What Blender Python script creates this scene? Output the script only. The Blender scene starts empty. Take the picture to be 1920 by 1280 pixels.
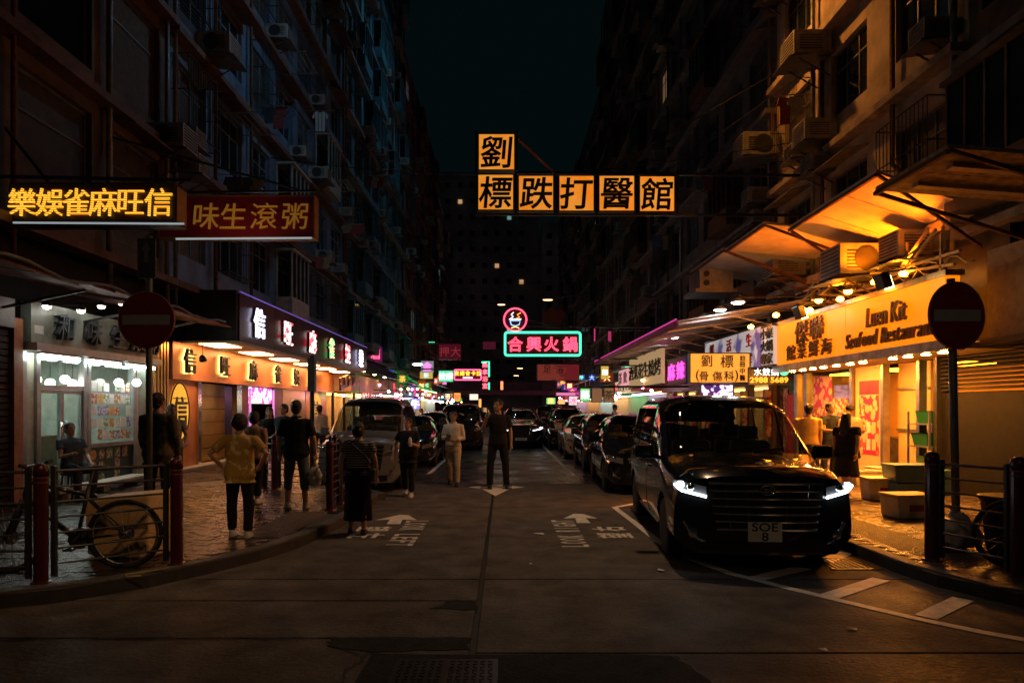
import bpy, bmesh, math, random
from mathutils import Vector as V, Matrix, Euler
R = math.radians
SC = bpy.context.scene
COL = SC.collection
random.seed(7)

# ---------------------------------------------------------------- camera, sky, exposure
F, H, CX, HY = 1280.0, 1.70, 945.0, 765.0        # focal length in photo pixels, eye height, vanishing point
cam_d = bpy.data.cameras.new('camera')
cam = bpy.data.objects.new('camera', cam_d)
COL.objects.link(cam)
cam.location = (0, 0, H)
cam.rotation_euler = (R(90), 0, 0)
cam_d.sensor_width = 36
cam_d.lens = 36 * F / 1920
cam_d.shift_x = (960 - CX) / 1920
cam_d.shift_y = (HY - 640) / 1920
cam_d.clip_start = 0.1
cam_d.clip_end = 1000
SC.camera = cam

world = bpy.data.worlds.new('World')
SC.world = world
world.use_nodes = True
bg = world.node_tree.nodes['Background']
bg.inputs[0].default_value = (0.14, 0.62, 0.68, 1)      # night sky over the city, deep teal
bg.inputs[1].default_value = 0.0050

vs = SC.view_settings
vs.view_transform = 'Standard'
vs.look = 'None'
vs.exposure = 0
vs.gamma = 1
cy = SC.cycles
cy.use_denoising = True
cy.max_bounces = 6
cy.diffuse_bounces = 3
cy.glossy_bounces = 3
cy.transmission_bounces = 4
cy.transparent_max_bounces = 6
cy.sample_clamp_indirect = 4
cy.caustics_reflective = False
cy.caustics_refractive = False

# ---------------------------------------------------------------- measuring helpers
def W(px, py, d):
    return V(((px - CX) / F * d, d, H + (HY - py) / F * d))
def G(px, py, z=0.0):
    d = (H - z) * F / (py - HY)
    return V(((px - CX) / F * d, d, z))
def DX(px, x):
    return x * F / (px - CX)

# ---------------------------------------------------------------- materials
MATS = {}
def mat(name, col=(.5, .5, .5), rough=.6, metal=0., emit=None, es=0., var=.18, scale=6., bump=0., coat=0., spec=.5, wet=0., grain=0.):
    if name in MATS:
        return MATS[name]
    m = bpy.data.materials.new(name)
    m.use_nodes = True
    nt = m.node_tree
    b = nt.nodes['Principled BSDF']
    b.inputs['Base Color'].default_value = (*col, 1)
    b.inputs['Roughness'].default_value = rough
    b.inputs['Metallic'].default_value = metal
    b.inputs['Specular IOR Level'].default_value = spec
    b.inputs['Coat Weight'].default_value = coat
    b.inputs['Coat Roughness'].default_value = .04
    if emit:
        b.inputs['Emission Color'].default_value = (*emit, 1)
        b.inputs['Emission Strength'].default_value = es
    if var or bump or wet:
        tc = nt.nodes.new('ShaderNodeTexCoord')
        nz = nt.nodes.new('ShaderNodeTexNoise')
        nz.inputs['Scale'].default_value = scale
        nz.inputs['Detail'].default_value = 6
        nz.inputs['Roughness'].default_value = .62
        nt.links.new(tc.outputs['Object'], nz.inputs['Vector'])
        if var:
            mr = nt.nodes.new('ShaderNodeMapRange')
            mr.inputs[1].default_value = .3; mr.inputs[2].default_value = .7
            mr.inputs[3].default_value = 1 - var * 1.6; mr.inputs[4].default_value = 1 + var
            mx = nt.nodes.new('ShaderNodeMix'); mx.data_type = 'RGBA'; mx.blend_type = 'MULTIPLY'
            mx.inputs['Factor'].default_value = 1
            mx.inputs[6].default_value = (*col, 1)
            nt.links.new(nz.outputs[0], mr.inputs[0])
            nt.links.new(mr.outputs[0], mx.inputs[7])
            nt.links.new(mx.outputs[2], b.inputs['Base Color'])
            if grain:
                n4 = nt.nodes.new('ShaderNodeTexNoise'); n4.inputs['Scale'].default_value = 55; n4.inputs['Detail'].default_value = 8; n4.inputs['Roughness'].default_value = .8
                nt.links.new(tc.outputs['Object'], n4.inputs['Vector'])
                m4 = nt.nodes.new('ShaderNodeMapRange'); m4.inputs[1].default_value = .35; m4.inputs[2].default_value = .65; m4.inputs[3].default_value = 1 - grain; m4.inputs[4].default_value = 1 + grain
                x4 = nt.nodes.new('ShaderNodeMix'); x4.data_type = 'RGBA'; x4.blend_type = 'MULTIPLY'; x4.inputs['Factor'].default_value = 1
                nt.links.new(n4.outputs[0], m4.inputs[0]); nt.links.new(mx.outputs[2], x4.inputs[6]); nt.links.new(m4.outputs[0], x4.inputs[7]); nt.links.new(x4.outputs[2], b.inputs['Base Color'])
        if wet:
            n2 = nt.nodes.new('ShaderNodeTexNoise'); n2.inputs['Scale'].default_value = .9; n2.inputs['Detail'].default_value = 4
            nt.links.new(tc.outputs['Object'], n2.inputs['Vector'])
            m2 = nt.nodes.new('ShaderNodeMapRange')
            m2.inputs[1].default_value = .35; m2.inputs[2].default_value = .65
            m2.inputs[3].default_value = max(.06, rough - wet); m2.inputs[4].default_value = min(1, rough + wet)
            nt.links.new(n2.outputs[0], m2.inputs[0]); nt.links.new(m2.outputs[0], b.inputs['Roughness'])
        if bump:
            n3 = nt.nodes.new('ShaderNodeTexNoise'); n3.inputs['Scale'].default_value = scale * 9; n3.inputs['Detail'].default_value = 5
            nt.links.new(tc.outputs['Object'], n3.inputs['Vector'])
            bp = nt.nodes.new('ShaderNodeBump'); bp.inputs['Strength'].default_value = bump; bp.inputs['Distance'].default_value = .02
            nt.links.new(n3.outputs[0], bp.inputs['Height']); nt.links.new(bp.outputs[0], b.inputs['Normal'])
    MATS[name] = m
    return m
def lit(name, col, s):
    """a surface that gives off light"""
    return mat('lit_' + name, tuple(min(1, c * .6) for c in col), .5, 0, col, s, var=0)
def patterned(name, kind, c1, c2, scale, rough=.5, emit=0., stretch=(1, 1, 1), metal=0., lo=.45, hi=.55):
    """flat print: two colours through a procedural texture"""
    if name in MATS:
        return MATS[name]
    m = mat(name, c1, rough, metal, var=0)
    nt = m.node_tree; b = nt.nodes['Principled BSDF']
    tc = nt.nodes.new('ShaderNodeTexCoord'); mp = nt.nodes.new('ShaderNodeMapping')
    mp.inputs['Scale'].default_value = stretch
    nt.links.new(tc.outputs['Object'], mp.inputs[0])
    if kind == 'noise':
        t = nt.nodes.new('ShaderNodeTexNoise'); t.inputs['Detail'].default_value = 3
    elif kind == 'voronoi':
        t = nt.nodes.new('ShaderNodeTexVoronoi')
    else:
        t = nt.nodes.new('ShaderNodeTexWave'); t.bands_direction = kind
    t.inputs['Scale'].default_value = scale
    nt.links.new(mp.outputs[0], t.inputs['Vector'])
    r = nt.nodes.new('ShaderNodeValToRGB')
    r.color_ramp.elements[0].position = lo; r.color_ramp.elements[1].position = hi
    r.color_ramp.elements[0].color = (*c1, 1); r.color_ramp.elements[1].color = (*c2, 1)
    nt.links.new(t.outputs[0], r.inputs[0])
    nt.links.new(r.outputs[0], b.inputs['Base Color'])
    if emit:
        nt.links.new(r.outputs[0], b.inputs['Emission Color']); b.inputs['Emission Strength'].default_value = emit
    return m

# ---------------------------------------------------------------- mesh building
class MB:
    def __init__(s):
        s.v = []; s.f = []
    def add(s, vs_, fs):
        n = len(s.v)
        s.v += [tuple(p) for p in vs_]
        s.f += [[n + i for i in f] for f in fs]
        return s
    def box(s, c, sz, rot=None):
        c = V(c); h = V(sz) / 2
        ps = [V((x * h.x, y * h.y, z * h.z)) for z in (-1, 1) for y in (-1, 1) for x in (-1, 1)]
        if rot is not None:
            rm = rot if isinstance(rot, Matrix) else Euler(rot).to_matrix()
            ps = [rm @ p for p in ps]
        return s.add([p + c for p in ps], [(0, 2, 3, 1), (4, 5, 7, 6), (0, 1, 5, 4), (2, 6, 7, 3), (0, 4, 6, 2), (1, 3, 7, 5)])
    def b2(s, a, b):
        a = V(a); b = V(b)
        return s.box((a + b) / 2, [abs(x) for x in (b - a)])
    def bar(s, a, b, w, h=None):
        a = V(a); b = V(b); d = b - a
        q = d.to_track_quat('Y', 'Z').to_matrix()
        return s.box((a + b) / 2, (w, d.length, h or w), q)
    def tube(s, pts, r, n=8, closed=False):
        pts = [V(p) for p in pts]; m = len(pts)
        rr = r if isinstance(r, (list, tuple)) else [r] * m
        rings = []; up = None
        for i in range(m):
            if closed: t = pts[(i + 1) % m] - pts[i - 1]
            else: t = pts[min(i + 1, m - 1)] - pts[max(i - 1, 0)]
            t.normalize()
            if up is None:
                up = t.orthogonal().normalized()
            else:
                up = (up - t * up.dot(t))
                up = up.normalized() if up.length > 1e-5 else t.orthogonal().normalized()
            bi = t.cross(up)
            rings.append([pts[i] + (up * math.cos(6.28318 * k / n) + bi * math.sin(6.28318 * k / n)) * rr[i] for k in range(n)])
        return s.loft(rings, cap=not closed, loop=closed)
    def loft(s, rings, cap=True, loop=False):
        n = len(rings[0]); b = len(s.v)
        for r_ in rings: s.v += [tuple(p) for p in r_]
        m = len(rings)
        for i in range(m if loop else m - 1):
            j = (i + 1) % m
            for k in range(n):
                l = (k + 1) % n
                s.f.append([b + i * n + k, b + i * n + l, b + j * n + l, b + j * n + k])
        if cap:
            s.f.append([b + k for k in range(n)][::-1])
            s.f.append([b + (m - 1) * n + k for k in range(n)])
        return s
    def ell(s, c, r, nu=12, nv=8):
        """ellipsoid"""
        c = V(c)
        rings = []
        for j in range(1, nv):
            a = math.pi * j / nv
            rings.append([c + V((r[0] * math.sin(a) * math.cos(6.28318 * k / nu), r[1] * math.sin(a) * math.sin(6.28318 * k / nu), -r[2] * math.cos(a))) for k in range(nu)])
        return s.loft(rings)
    def lathe(s, prof, n=20, mtx=None):
        """prof: (radius, height) turned round z"""
        rings = [[V((r * math.cos(6.28318 * k / n), r * math.sin(6.28318 * k / n), z)) for k in range(n)] for r, z in prof]
        if mtx is not None: rings = [[mtx @ p for p in q] for q in rings]
        return s.loft(rings)
    def prism(s, pts, a, b, axis='z'):
        """polygon (2d points) extruded from a to b along axis"""
        def mk(p, t): return (p[0], p[1], t) if axis == 'z' else ((p[0], t, p[1]) if axis == 'y' else (t, p[0], p[1]))
        n = len(pts)
        return s.add([mk(p, a) for p in pts] + [mk(p, b) for p in pts],
                     [list(range(n))[::-1], list(range(n, 2 * n))] + [[i, (i + 1) % n, n + (i + 1) % n, n + i] for i in range(n)])
    def grid(s, rows):
        n = len(rows[0]); b = len(s.v)
        for r_ in rows: s.v += [tuple(p) for p in r_]
        for i in range(len(rows) - 1):
            for k in range(n - 1):
                s.f.append([b + i * n + k, b + i * n + k + 1, b + (i + 1) * n + k + 1, b + (i + 1) * n + k])
        return s
    def mesh(s, name, m, smooth=False):
        me = bpy.data.meshes.new(name)
        me.from_pydata(s.v, [], s.f)
        bm = bmesh.new(); bm.from_mesh(me)
        bmesh.ops.recalc_face_normals(bm, faces=bm.faces)
        bm.to_mesh(me); bm.free()
        if m: me.materials.append(m)
        if smooth:
            me.polygons.foreach_set('use_smooth', [True] * len(me.polygons))
        me.update()
        return me
    def build(s, name, m, parent=None, smooth=False, world=False, bevel=0, loc=None):
        return obj(name, s.mesh(name, m, smooth), parent, world, bevel, loc)
def obj(name, me, parent=None, world=False, bevel=0, loc=None):
    o = bpy.data.objects.new(name, me); COL.objects.link(o)
    if loc is not None: o.location = loc
    if parent is not None:
        o.parent = parent
        if world: o.matrix_parent_inverse = parent.matrix_basis.inverted()
    if bevel:
        b = o.modifiers.new('bevel', 'BEVEL'); b.width = bevel; b.segments = 2; b.limit_method = 'ANGLE'
    return o
def tag(o, label, cat=None, group=None, kind=None):
    if label: o['label'] = label
    if cat: o['category'] = cat
    if group: o['group'] = group
    if kind: o['kind'] = kind
    return o
def thing(name, label, cat, loc=(0, 0, 0), rz=0., group=None, kind=None):
    o = bpy.data.objects.new(name, None); COL.objects.link(o)
    o.empty_display_size = .2
    o.location = loc; o.rotation_euler = (0, 0, rz)
    return tag(o, label, cat, group, kind)
def copy_tree(o, parent=None):
    c = o.copy(); COL.objects.link(c)
    if parent is not None: c.parent = parent
    for ch in o.children: copy_tree(ch, c)
    return c
_TX = {}; _OY = {}
def glyph(s, size, m, ext=.012, off=0., shear=0., outline=0., sx=1.):
    """mesh of a written word in the xz plane, centred, facing -y"""
    key = (s, size, m.name, ext, off, shear, outline, sx)
    if key in _TX: return _TX[key]
    c = bpy.data.curves.new('writing', 'FONT')
    c.body = s; c.size = size; c.align_x = 'CENTER'; c.align_y = 'CENTER'; c.resolution_u = 3; c.shear = shear
    if outline:
        c.fill_mode = 'NONE'; c.bevel_depth = outline; c.bevel_resolution = 1
    else:
        c.extrude = ext; c.offset = off * .45
    bold = off * .45 if (off > 0 and not outline) else 0
    if bold: c.offset = 0
    o = bpy.data.objects.new('writing', c)
    me = bpy.data.meshes.new_from_object(o)
    if bold:                                   # heavier strokes: the same outline again as a thin tube
        c.extrude = 0; c.fill_mode = 'NONE'; c.bevel_depth = bold; c.bevel_resolution = 0
        m2 = bpy.data.meshes.new_from_object(o)
        bm = bmesh.new(); bm.from_mesh(me); bm.from_mesh(m2); bm.to_mesh(me); bm.free(); bpy.data.meshes.remove(m2)
    bpy.data.objects.remove(o); bpy.data.curves.remove(c)
    xs = [v.co.x for v in me.vertices] or [0]; ys = [v.co.y for v in me.vertices] or [0]
    ox, oy = (min(xs) + max(xs)) / 2, (min(ys) + max(ys)) / 2
    for v in me.vertices:
        x, y, z = v.co
        v.co = ((x - ox) * sx, -z, y - oy)
    me.materials.clear(); me.materials.append(m)
    _TX[key] = me; _OY[key] = (oy, (max(xs) - min(xs)) * sx)
    return me
FACE_CAM, FACE_R, FACE_L = 0., R(90), R(-90)     # writing faces the camera / faces +x (left wall) / faces -x (right wall)
def write(parent, s, pos, size, m, face=0., name='character', world=True, **k):
    o = obj(name, glyph(s, size, m, **k), None)
    o.rotation_euler = (0, 0, face); o.location = pos
    o.parent = parent
    if world: o.matrix_parent_inverse = parent.matrix_basis.inverted()
    return o
def write_wall(parent, s, x, ya, yb, z, size, m, ext=.03, off=.01, shear=0., name='letter'):
    """latin words on the right wall, read from far (ya) to near (yb), letter by letter"""
    ws = []
    for ch in s:
        if ch == ' ': ws.append((None, .3 * size, 0)); continue
        me = glyph(ch, size, m, ext=ext, off=off, shear=shear); oy, w = _OY[(ch, size, m.name, ext, off, shear, 0., 1.)]
        ws.append((me, w + .05 * size, oy))
    tot = sum(w[1] for w in ws); k = (ya - yb) / tot; y = ya
    for me, w, oy in ws:
        if me:
            o = obj(name, me, parent, True); o.rotation_euler = (0, 0, FACE_L); o.location = (x, y - w * k / 2, z + oy); o.scale = (k, 1, 1)
        y -= w * k
def spot(name, loc, target, energy, col, size=120, blend=.6, radius=.08, parent=None):
    l = bpy.data.lights.new(name, 'SPOT'); l.energy = energy; l.color = col; l.spot_size = R(size); l.spot_blend = blend; l.shadow_soft_size = radius
    o = bpy.data.objects.new(name, l); COL.objects.link(o)
    o.location = loc
    o.rotation_euler = (V(target) - V(loc)).to_track_quat('-Z', 'Y').to_euler()
    if parent is not None:
        o.parent = parent; o.matrix_parent_inverse = parent.matrix_basis.inverted()
    return o
def bars(name, segs, w, m, parent, world=True):
    for a, b in segs: MB().bar(a, b, w).build(name, m, parent, world=world)
ORD = ['first', 'second', 'third', 'fourth', 'fifth', 'sixth', 'seventh', 'eighth', 'ninth', 'tenth', 'eleventh', 'twelfth', 'thirteenth', 'fourteenth', 'fifteenth', 'sixteenth', 'seventeenth', 'eighteenth', 'nineteenth', 'twentieth'] + ['twenty-' + q for q in 'first second third fourth fifth sixth seventh eighth ninth'.split()] + ['thirtieth'] + ['thirty-' + q for q in 'first second third fourth fifth sixth seventh eighth ninth'.split()] + ['fortieth'] + ['forty-' + q for q in 'first second third fourth fifth'.split()]
def od(i): return ORD[i] if i < len(ORD) else '%dth' % (i + 1)
# ---------------------------------------------------------------- base materials
concrete = mat('road_concrete', (.115, .1, .09), .66, var=.34, scale=2.6, bump=.6, wet=.12, spec=.22, grain=.55)
asphalt = mat('asphalt', (.045, .048, .055), .36, var=.25, scale=5, bump=.3, wet=.2, grain=.5)
tar = mat('joint_tar', (.012, .012, .013), .6, var=.2)
paver_m = mat('paver', (.08, .06, .055), .3, var=.3, scale=3, bump=.4, wet=.16)
paver_base = mat('paver_bed', (.05, .045, .042), .8, var=.2)
kerb_m = mat('kerb_concrete', (.085, .08, .078), .6, var=.25, scale=4, bump=.3)
paint = mat('road_paint', (.9, .83, .74), .55, var=.16, scale=9, bump=.2)
bollard_m = mat('maroon_paint', (.075, .012, .02), .32, var=.15)
steel = mat('galvanised_steel', (.45, .46, .47), .35, .9, var=.2)
dark_steel = mat('dark_painted_steel', (.05, .052, .055), .4, .3, var=.2)
iron = mat('cast_iron', (.05, .05, .052), .45, .7, var=.3)
black_pl = mat('black_plastic', (.012, .012, .013), .35, var=.1)
white_m = mat('white_paint', (.75, .74, .7), .5, var=.12)
chrome = mat('chrome', (.8, .8, .82), .12, 1, var=0)
rubber = mat('tyre_rubber', (.018, .018, .018), .75, var=.15)

# ---------------------------------------------------------------- the ground
road = thing('road', 'concrete and asphalt street running away between the buildings', None, (0, 0, 0), kind='structure')
m = MB(); m.add([(-60, -20, -.03), (60, -20, -.03), (60, 260, -.03), (-60, 260, -.03)], [(0, 1, 2, 3)])
m.build('joint_bed', tar, road)
def slab(x0, x1, y0, y1):
    g = .012
    m = MB(); m.b2((x0 + g, y0 + g, -.15), (x1 - g, y1 - g, 0))
    m.build('slab', concrete, road, bevel=.006)
for y0, y1 in ((-12, -4), (-4, 1.2), (1.2, 5.06), (5.06, 6.04), (6.04, 6.8), (6.8, 11.76), (11.76, 15.4)):
    slab(-4.3, -.232, y0, y1); slab(-13, -4.3, y0, y1)
for y0, y1 in ((-12, -4), (-4, .6), (.6, 4.75), (4.75, 6.8), (6.8, 11.76), (11.76, 15.4)):
    slab(-.208, 4.3, y0, y1); slab(4.3, 13, y0, y1)
m = MB(); m.b2((-9, 15.42, -.12), (9, 250, -.002)); m.build('asphalt_surface', asphalt, road)
for sx in (-1, 1):
    m = MB(); m.b2((sx * 13.02, -15, -.12), (sx * 55, 5.2, -.004)); m.build('asphalt_surface', asphalt, road)
patch_m = mat('asphalt_patch', (.022, .026, .027), .75, var=.35, scale=6, bump=.8, spec=.2, grain=.5)
def ground_poly(name, pts, z, m_, parent=None, t=.003):
    return MB().prism(pts, z - t, z).build(name, m_, parent)
def ragged(pts, amp, n=6):
    out = []
    for i, p in enumerate(pts):
        q = pts[(i + 1) % len(pts)]
        for k in range(n):
            t = k / n
            out.append((p[0] + (q[0] - p[0]) * t + random.uniform(-amp, amp), p[1] + (q[1] - p[1]) * t + random.uniform(-amp, amp)))
    return out
ground_poly('tar_patch', ragged([(-.9, 2.2), (1.75, 2.2), (1.16, 4.7), (-.92, 4.73)], .02), .005, patch_m, road)
ground_poly('tar_patch', ragged([(-1.22, 4.86), (-.95, 4.76), (-.28, 4.78), (-.2, 5.05), (-1.3, 5.05)], .035), .005, patch_m, road)
ground_poly('tar_patch', ragged([(-.62, 5.78), (-.25, 5.76), (-.22, 6.02), (-.45, 6.03)], .03, 4), .005, patch_m, road)
crackm = MB()
for path in ([(-9, 5.0), (-5, 4.95), (-3, 5.03), (-1.3, 5.04)], [(-.92, 4.74), (-1.02, 4.4), (-1.0, 4.1), (-1.15, 3.6)], [(1.16, 4.7), (1.32, 4.2), (1.6, 3.6)], [(-1.2, 4.86), (-.98, 4.72)]):
    for (a, b) in zip(path, path[1:]):
        d = V((b[0] - a[0], b[1] - a[1], 0)); n_ = V((-d.y, d.x, 0)).normalized() * .013
        k = 8; pv = []
        for i in range(k + 1):
            p = V((a[0], a[1], .007)) + d * (i / k) + n_ * random.uniform(-2, 2)
            pv.append((p - n_ * random.uniform(.4, 1), p + n_ * random.uniform(.4, 1)))
        crackm.grid([[q[0] for q in pv], [q[1] for q in pv]])
crackm.build('crack_line', tar, road)
# drain cover let into the road
mh = thing('manhole_cover', 'rectangular iron cover with raised pattern let into the asphalt patch', 'manhole cover', (-.38, 4.38, 0))
MB().b2((-.34, -.23, .004), (.34, .23, .010)).build('frame', iron, mh)
for sx in (-1, 1):
    m = MB(); m.b2((sx * .008, -.21, .009), (sx * .32, .21, .014))
    for i in range(6):
        for j in range(8):
            m.box((sx * (.04 + i * .05), -.18 + j * .05, .016), (.03, .012, .005), (0, 0, R(45 if (i + j) % 2 else -45)))
    m.build('cover_plate', iron, mh)
def manhole(px, py, s, lab):
    p = G(px, py)
    t = thing('manhole_cover', lab, 'manhole cover', (p.x, p.y, 0))
    MB().lathe([(s, .002), (s, .007), (s * .9, .007), (s * .88, .005), (0.01, .005)], 24).build('cover_plate', iron, t)

# pavements with brick pavers
KL = [(-4.1, 100), (-4.1, 14.4), (-3.7, 13.7), (-3.0, 13.4), (-2.45, 13.1), (-2.3, 12.5), (-2.3, 10.2), (-2.38, 9.2), (-2.5, 8.3), (-2.72, 7.6), (-3.0, 7.06), (-3.36, 6.48), (-3.88, 5.98), (-4.6, 5.65), (-6, 5.42), (-9, 5.3), (-14, 5.3)]
KR = [(4.05, 100), (4.05, 7.1), (4.12, 6.5), (4.4, 5.85), (5, 5.35), (6.5, 5.0), (9, 4.9), (14, 4.9)]
def inside(poly, x, y):
    c = False; n = len(poly)
    for i in range(n):
        (x1, y1), (x2, y2) = poly[i], poly[i - 1]
        if (y1 > y) != (y2 > y) and x < (x2 - x1) * (y - y1) / (y2 - y1) + x1: c = not c
    return c
PZ = .13
def edge_dist(path, x, y):
    best = 9
    p = V((x, y))
    for a, b in zip(path, path[1:]):
        a = V(a); b = V(b); d = b - a
        t = max(0, min(1, (p - a).dot(d) / d.length_squared))
        best = min(best, (a + d * t - p).length)
    return best
def resample(path, step):
    pts = [V(p) for p in path]; out = [pts[0]]; acc = 0
    for a, b in zip(pts, pts[1:]):
        L = (b - a).length; t = step - acc
        while t <= L:
            out.append(a + (b - a) * (t / L)); t += step
        acc = L - (t - step)
    return out
def kerb_run(path, label):
    k = thing('kerb', label, None, (path[3][0], path[3][1], 0), kind='structure')
    far = [p for p in resample(path, .95)]
    for a, b in zip(far, far[1:]):
        if a.y > 62: continue
        d = b - a; mid = (a + b) / 2
        n_ = V((-d.y, d.x)).normalized()
        s = 1 if inside(path + [(path[-1][0], 100)], mid.x + n_.x * .1, mid.y + n_.y * .1) else -1
        q = mid + n_ * s * .075
        MB().box((q.x, q.y, .045), (d.length - .008, .15, .185), (0, 0, math.atan2(d.y, d.x))).build('kerb_stone', kerb_m, k, world=True, bevel=.012)
kerb_run(KL, 'left kerb of concrete stones curving round the corner')
kerb_run(KR, 'right kerb of concrete stones curving round the corner')
def tactile_zone(side, x, y):
    return (side < 0 and 8.2 < y < 10.3 and -3.25 < x < -2.5) or (side > 0 and 6.9 < y < 11 and 4.4 < x < 5.0)
paver_me = []
for i in range(5):
    q = MB(); q.box((0, 0, 0), (.192, .094, .05)); 
    c_ = random.uniform(.6, 1.2)
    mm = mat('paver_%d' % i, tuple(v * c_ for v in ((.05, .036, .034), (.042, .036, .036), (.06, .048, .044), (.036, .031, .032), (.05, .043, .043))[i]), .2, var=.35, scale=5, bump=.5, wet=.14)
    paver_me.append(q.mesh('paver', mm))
    mat('paver_lamplit_%d' % i, tuple(v * 3.2 for v in mm.node_tree.nodes['Principled BSDF'].inputs['Base Color'].default_value[:3]), .26, var=.35, scale=5, bump=.5, wet=.14)  # lamplight on the right pavement put into a brighter copy of each colour
paver_lamplit = [MB().box((0, 0, 0), (.192, .094, .05)).mesh('paver', MATS['paver_lamplit_%d' % i]) for i in range(5)]
def pavement(path, side, facade, label):
    poly = path + [(path[-1][0], 100)]
    pv = thing('pavement', label, None, (facade, 12, 0), kind='structure')
    MB().prism(path + [(path[-1][0], 100)], -.02, PZ - .012).build('paver_bed', paver_base, pv, world=True)
    cells = []
    lim = 30
    ny = int((lim - 4.9) / .1)
    for j in range(ny):
        y = 4.9 + j * .1
        if side < 0: xs0, xs1 = -10.5, -2.2
        else: xs0, xs1 = 4.0, 10.5
        nx = int((xs1 - xs0) / .2)
        for i in range(nx):
            x = xs0 + i * .2 + (.1 if j % 2 else 0)
            if not inside(poly, x, y) or edge_dist(path, x, y) < .2: continue
            if tactile_zone(side, x, y): continue
            if abs(x) > abs(facade) + .2: continue
            px = CX + F * x / y
            if px < -40 or px > 1960: continue
            cells.append((y * 0 + (H - PZ) * 1e0 / y ** 2, x, y))
    cells.sort(key=lambda c: -c[0])
    for k, (a, x, y) in enumerate(cells[:300]):
        o = obj('paver', random.choice(paver_me if side < 0 else paver_lamplit), pv, True)
        o.matrix_parent_inverse = pv.matrix_basis.inverted()
        o.location = (x, y, PZ - .025 + random.uniform(-.003, .002)); o.rotation_euler = (random.gauss(0, .018), random.gauss(0, .022), random.gauss(0, .006))
    mbs = [MB() for _ in range(5)]
    for (a, x, y) in cells[300:]:
        random.choice(mbs).box((x, y, PZ - .025 + random.uniform(-.003, .002)), (.19, .092, .05), (random.gauss(0, .018), random.gauss(0, .022), random.gauss(0, .006)))
    for i, q in enumerate(mbs):
        o = q.build('paver_field', MATS[('paver_%d' if side < 0 else 'paver_lamplit_%d') % i], pv, world=True); o['kind'] = 'stuff'
    s = 1 if side > 0 else -1
    x0 = path[0][0] + s * .2
    m = MB(); m.b2((x0, lim, PZ - .03), (s * 10.5, 100, PZ - .002)); m.build('far_paving', paver_m, pv, world=True)
    return pv
pl = pavement(KL, -1, -8.2, 'left brick pavement in front of the restaurant and mahjong parlour')
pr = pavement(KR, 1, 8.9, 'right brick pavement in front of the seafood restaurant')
# tactile tiles
tm_ = mat('tactile_concrete', (.08, .068, .062), .4, var=.25, scale=6, bump=.3)
q = MB(); q.box((0, 0, 0), (.292, .292, .05))
for i in range(6):
    for j in range(6):
        q.lathe([(.016, .025), (.015, .031), (.009, .033)], 6, Matrix.Translation((-.12 + i * .048, -.12 + j * .048, 0)))
tac = q.mesh('tactile_tile', tm_)
for side, pv in ((-1, pl), (1, pr)):
    for i in range(30):
        for j in range(60):
            x = (-5.6 if side < 0 else 4.45) + i * .3 + .1; y = 6.95 + j * .3
            if not tactile_zone(side, x, y): continue
            if side < 0 and edge_dist(KL, x, y) < .3: continue
            o = obj('tactile_tile', tac, pv, True); o.location = (x, y, PZ - .025)

# ---------------------------------------------------------------- painted road markings
def marking(name, label, pts_list, z=.006, loc=None):
    p0 = pts_list[0][0]
    t = thing(name, label, 'road marking', (p0[0], p0[1], 0))
    for pts in pts_list:
        MB().prism(pts, z - .003, z).build('painted_stroke', paint, t, world=True)
    return t
def flat_text(name, label, s, cx, cyy, length, width, run, bold=.07):
    """run: +1 reads away from the camera, -1 reads towards it"""
    t = thing(name, label, 'road marking', (cx, cyy, 0))
    me0 = glyph(s, 1., paint, ext=.001, off=bold)
    xs = [v.co.x for v in me0.vertices]; zs = [v.co.z for v in me0.vertices]
    sx = length / (max(xs) - min(xs)); sz = width / (max(zs) - min(zs))
    n = len(s.replace(' ', '')); pos = -length / 2
    words = list(s)
    # letter by letter along the run
    adv = length / len(words)
    for i, ch in enumerate(words):
        if ch == ' ': continue
        me = glyph(ch, 1., paint, ext=.001, off=bold)
        w = max(v.co.x for v in me.vertices) * 2 or 1; h = max(v.co.z for v in me.vertices) * 2 or 1
        me = me.copy()
        for v in me.vertices:
            x = v.co.x / w * adv * .74; zz = v.co.z / h * width
            if ch in 'I': x = v.co.x / w * adv * .16
            a = x - length / 2 + (i + .5) * adv
            if run > 0: v.co = (-zz, a, .004 + (.002 if v.co.y < 0 else 0))
            else: v.co = (zz, -a, .004 + (.002 if v.co.y < 0 else 0))
        obj('letter', me, t)
    return t
flat_text('road_lettering', 'white LOOK LEFT lettering painted across the left lane', 'LOOK LEFT', -1.30, 9.35, 1.95, .34, -1)
flat_text('road_lettering', 'white LOOK RIGHT lettering painted across the right lane', 'LOOK RIGHT', .88, 9.35, 2.05, .34, 1)
flat_text('road_lettering', 'white Chinese characters painted left of the LOOK LEFT lettering', '望左', -1.83, 9.35, 1.0, .48, -1, .07)
flat_text('road_lettering', 'white Chinese characters painted right of the LOOK RIGHT lettering', '望右', 1.47, 9.35, 1.0, .48, 1, .07)
def arrow(cx, y0, y1, w, hw):
    hl = (y1 - y0) * .42
    return [(cx - w, y0), (cx + w, y0), (cx + w, y1 - hl), (cx + hw, y1 - hl), (cx, y1), (cx - hw, y1 - hl), (cx - w, y1 - hl)]
marking('road_arrow', 'white arrow painted beyond the LOOK LEFT lettering', [[(-1.72, 10.0), (-1.52, 10.0), (-1.55, 10.42), (-1.32, 10.36), (-1.52, 10.85), (-1.66, 10.88), (-1.95, 10.36), (-1.74, 10.42)]])
marking('road_arrow', 'white arrow painted beyond the LOOK RIGHT lettering', [[(1.08, 10.1), (1.28, 10.1), (1.26, 10.55), (1.44, 10.5), (1.28, 10.95), (1.12, 10.98), (.92, 10.52), (1.1, 10.56)]])
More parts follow.
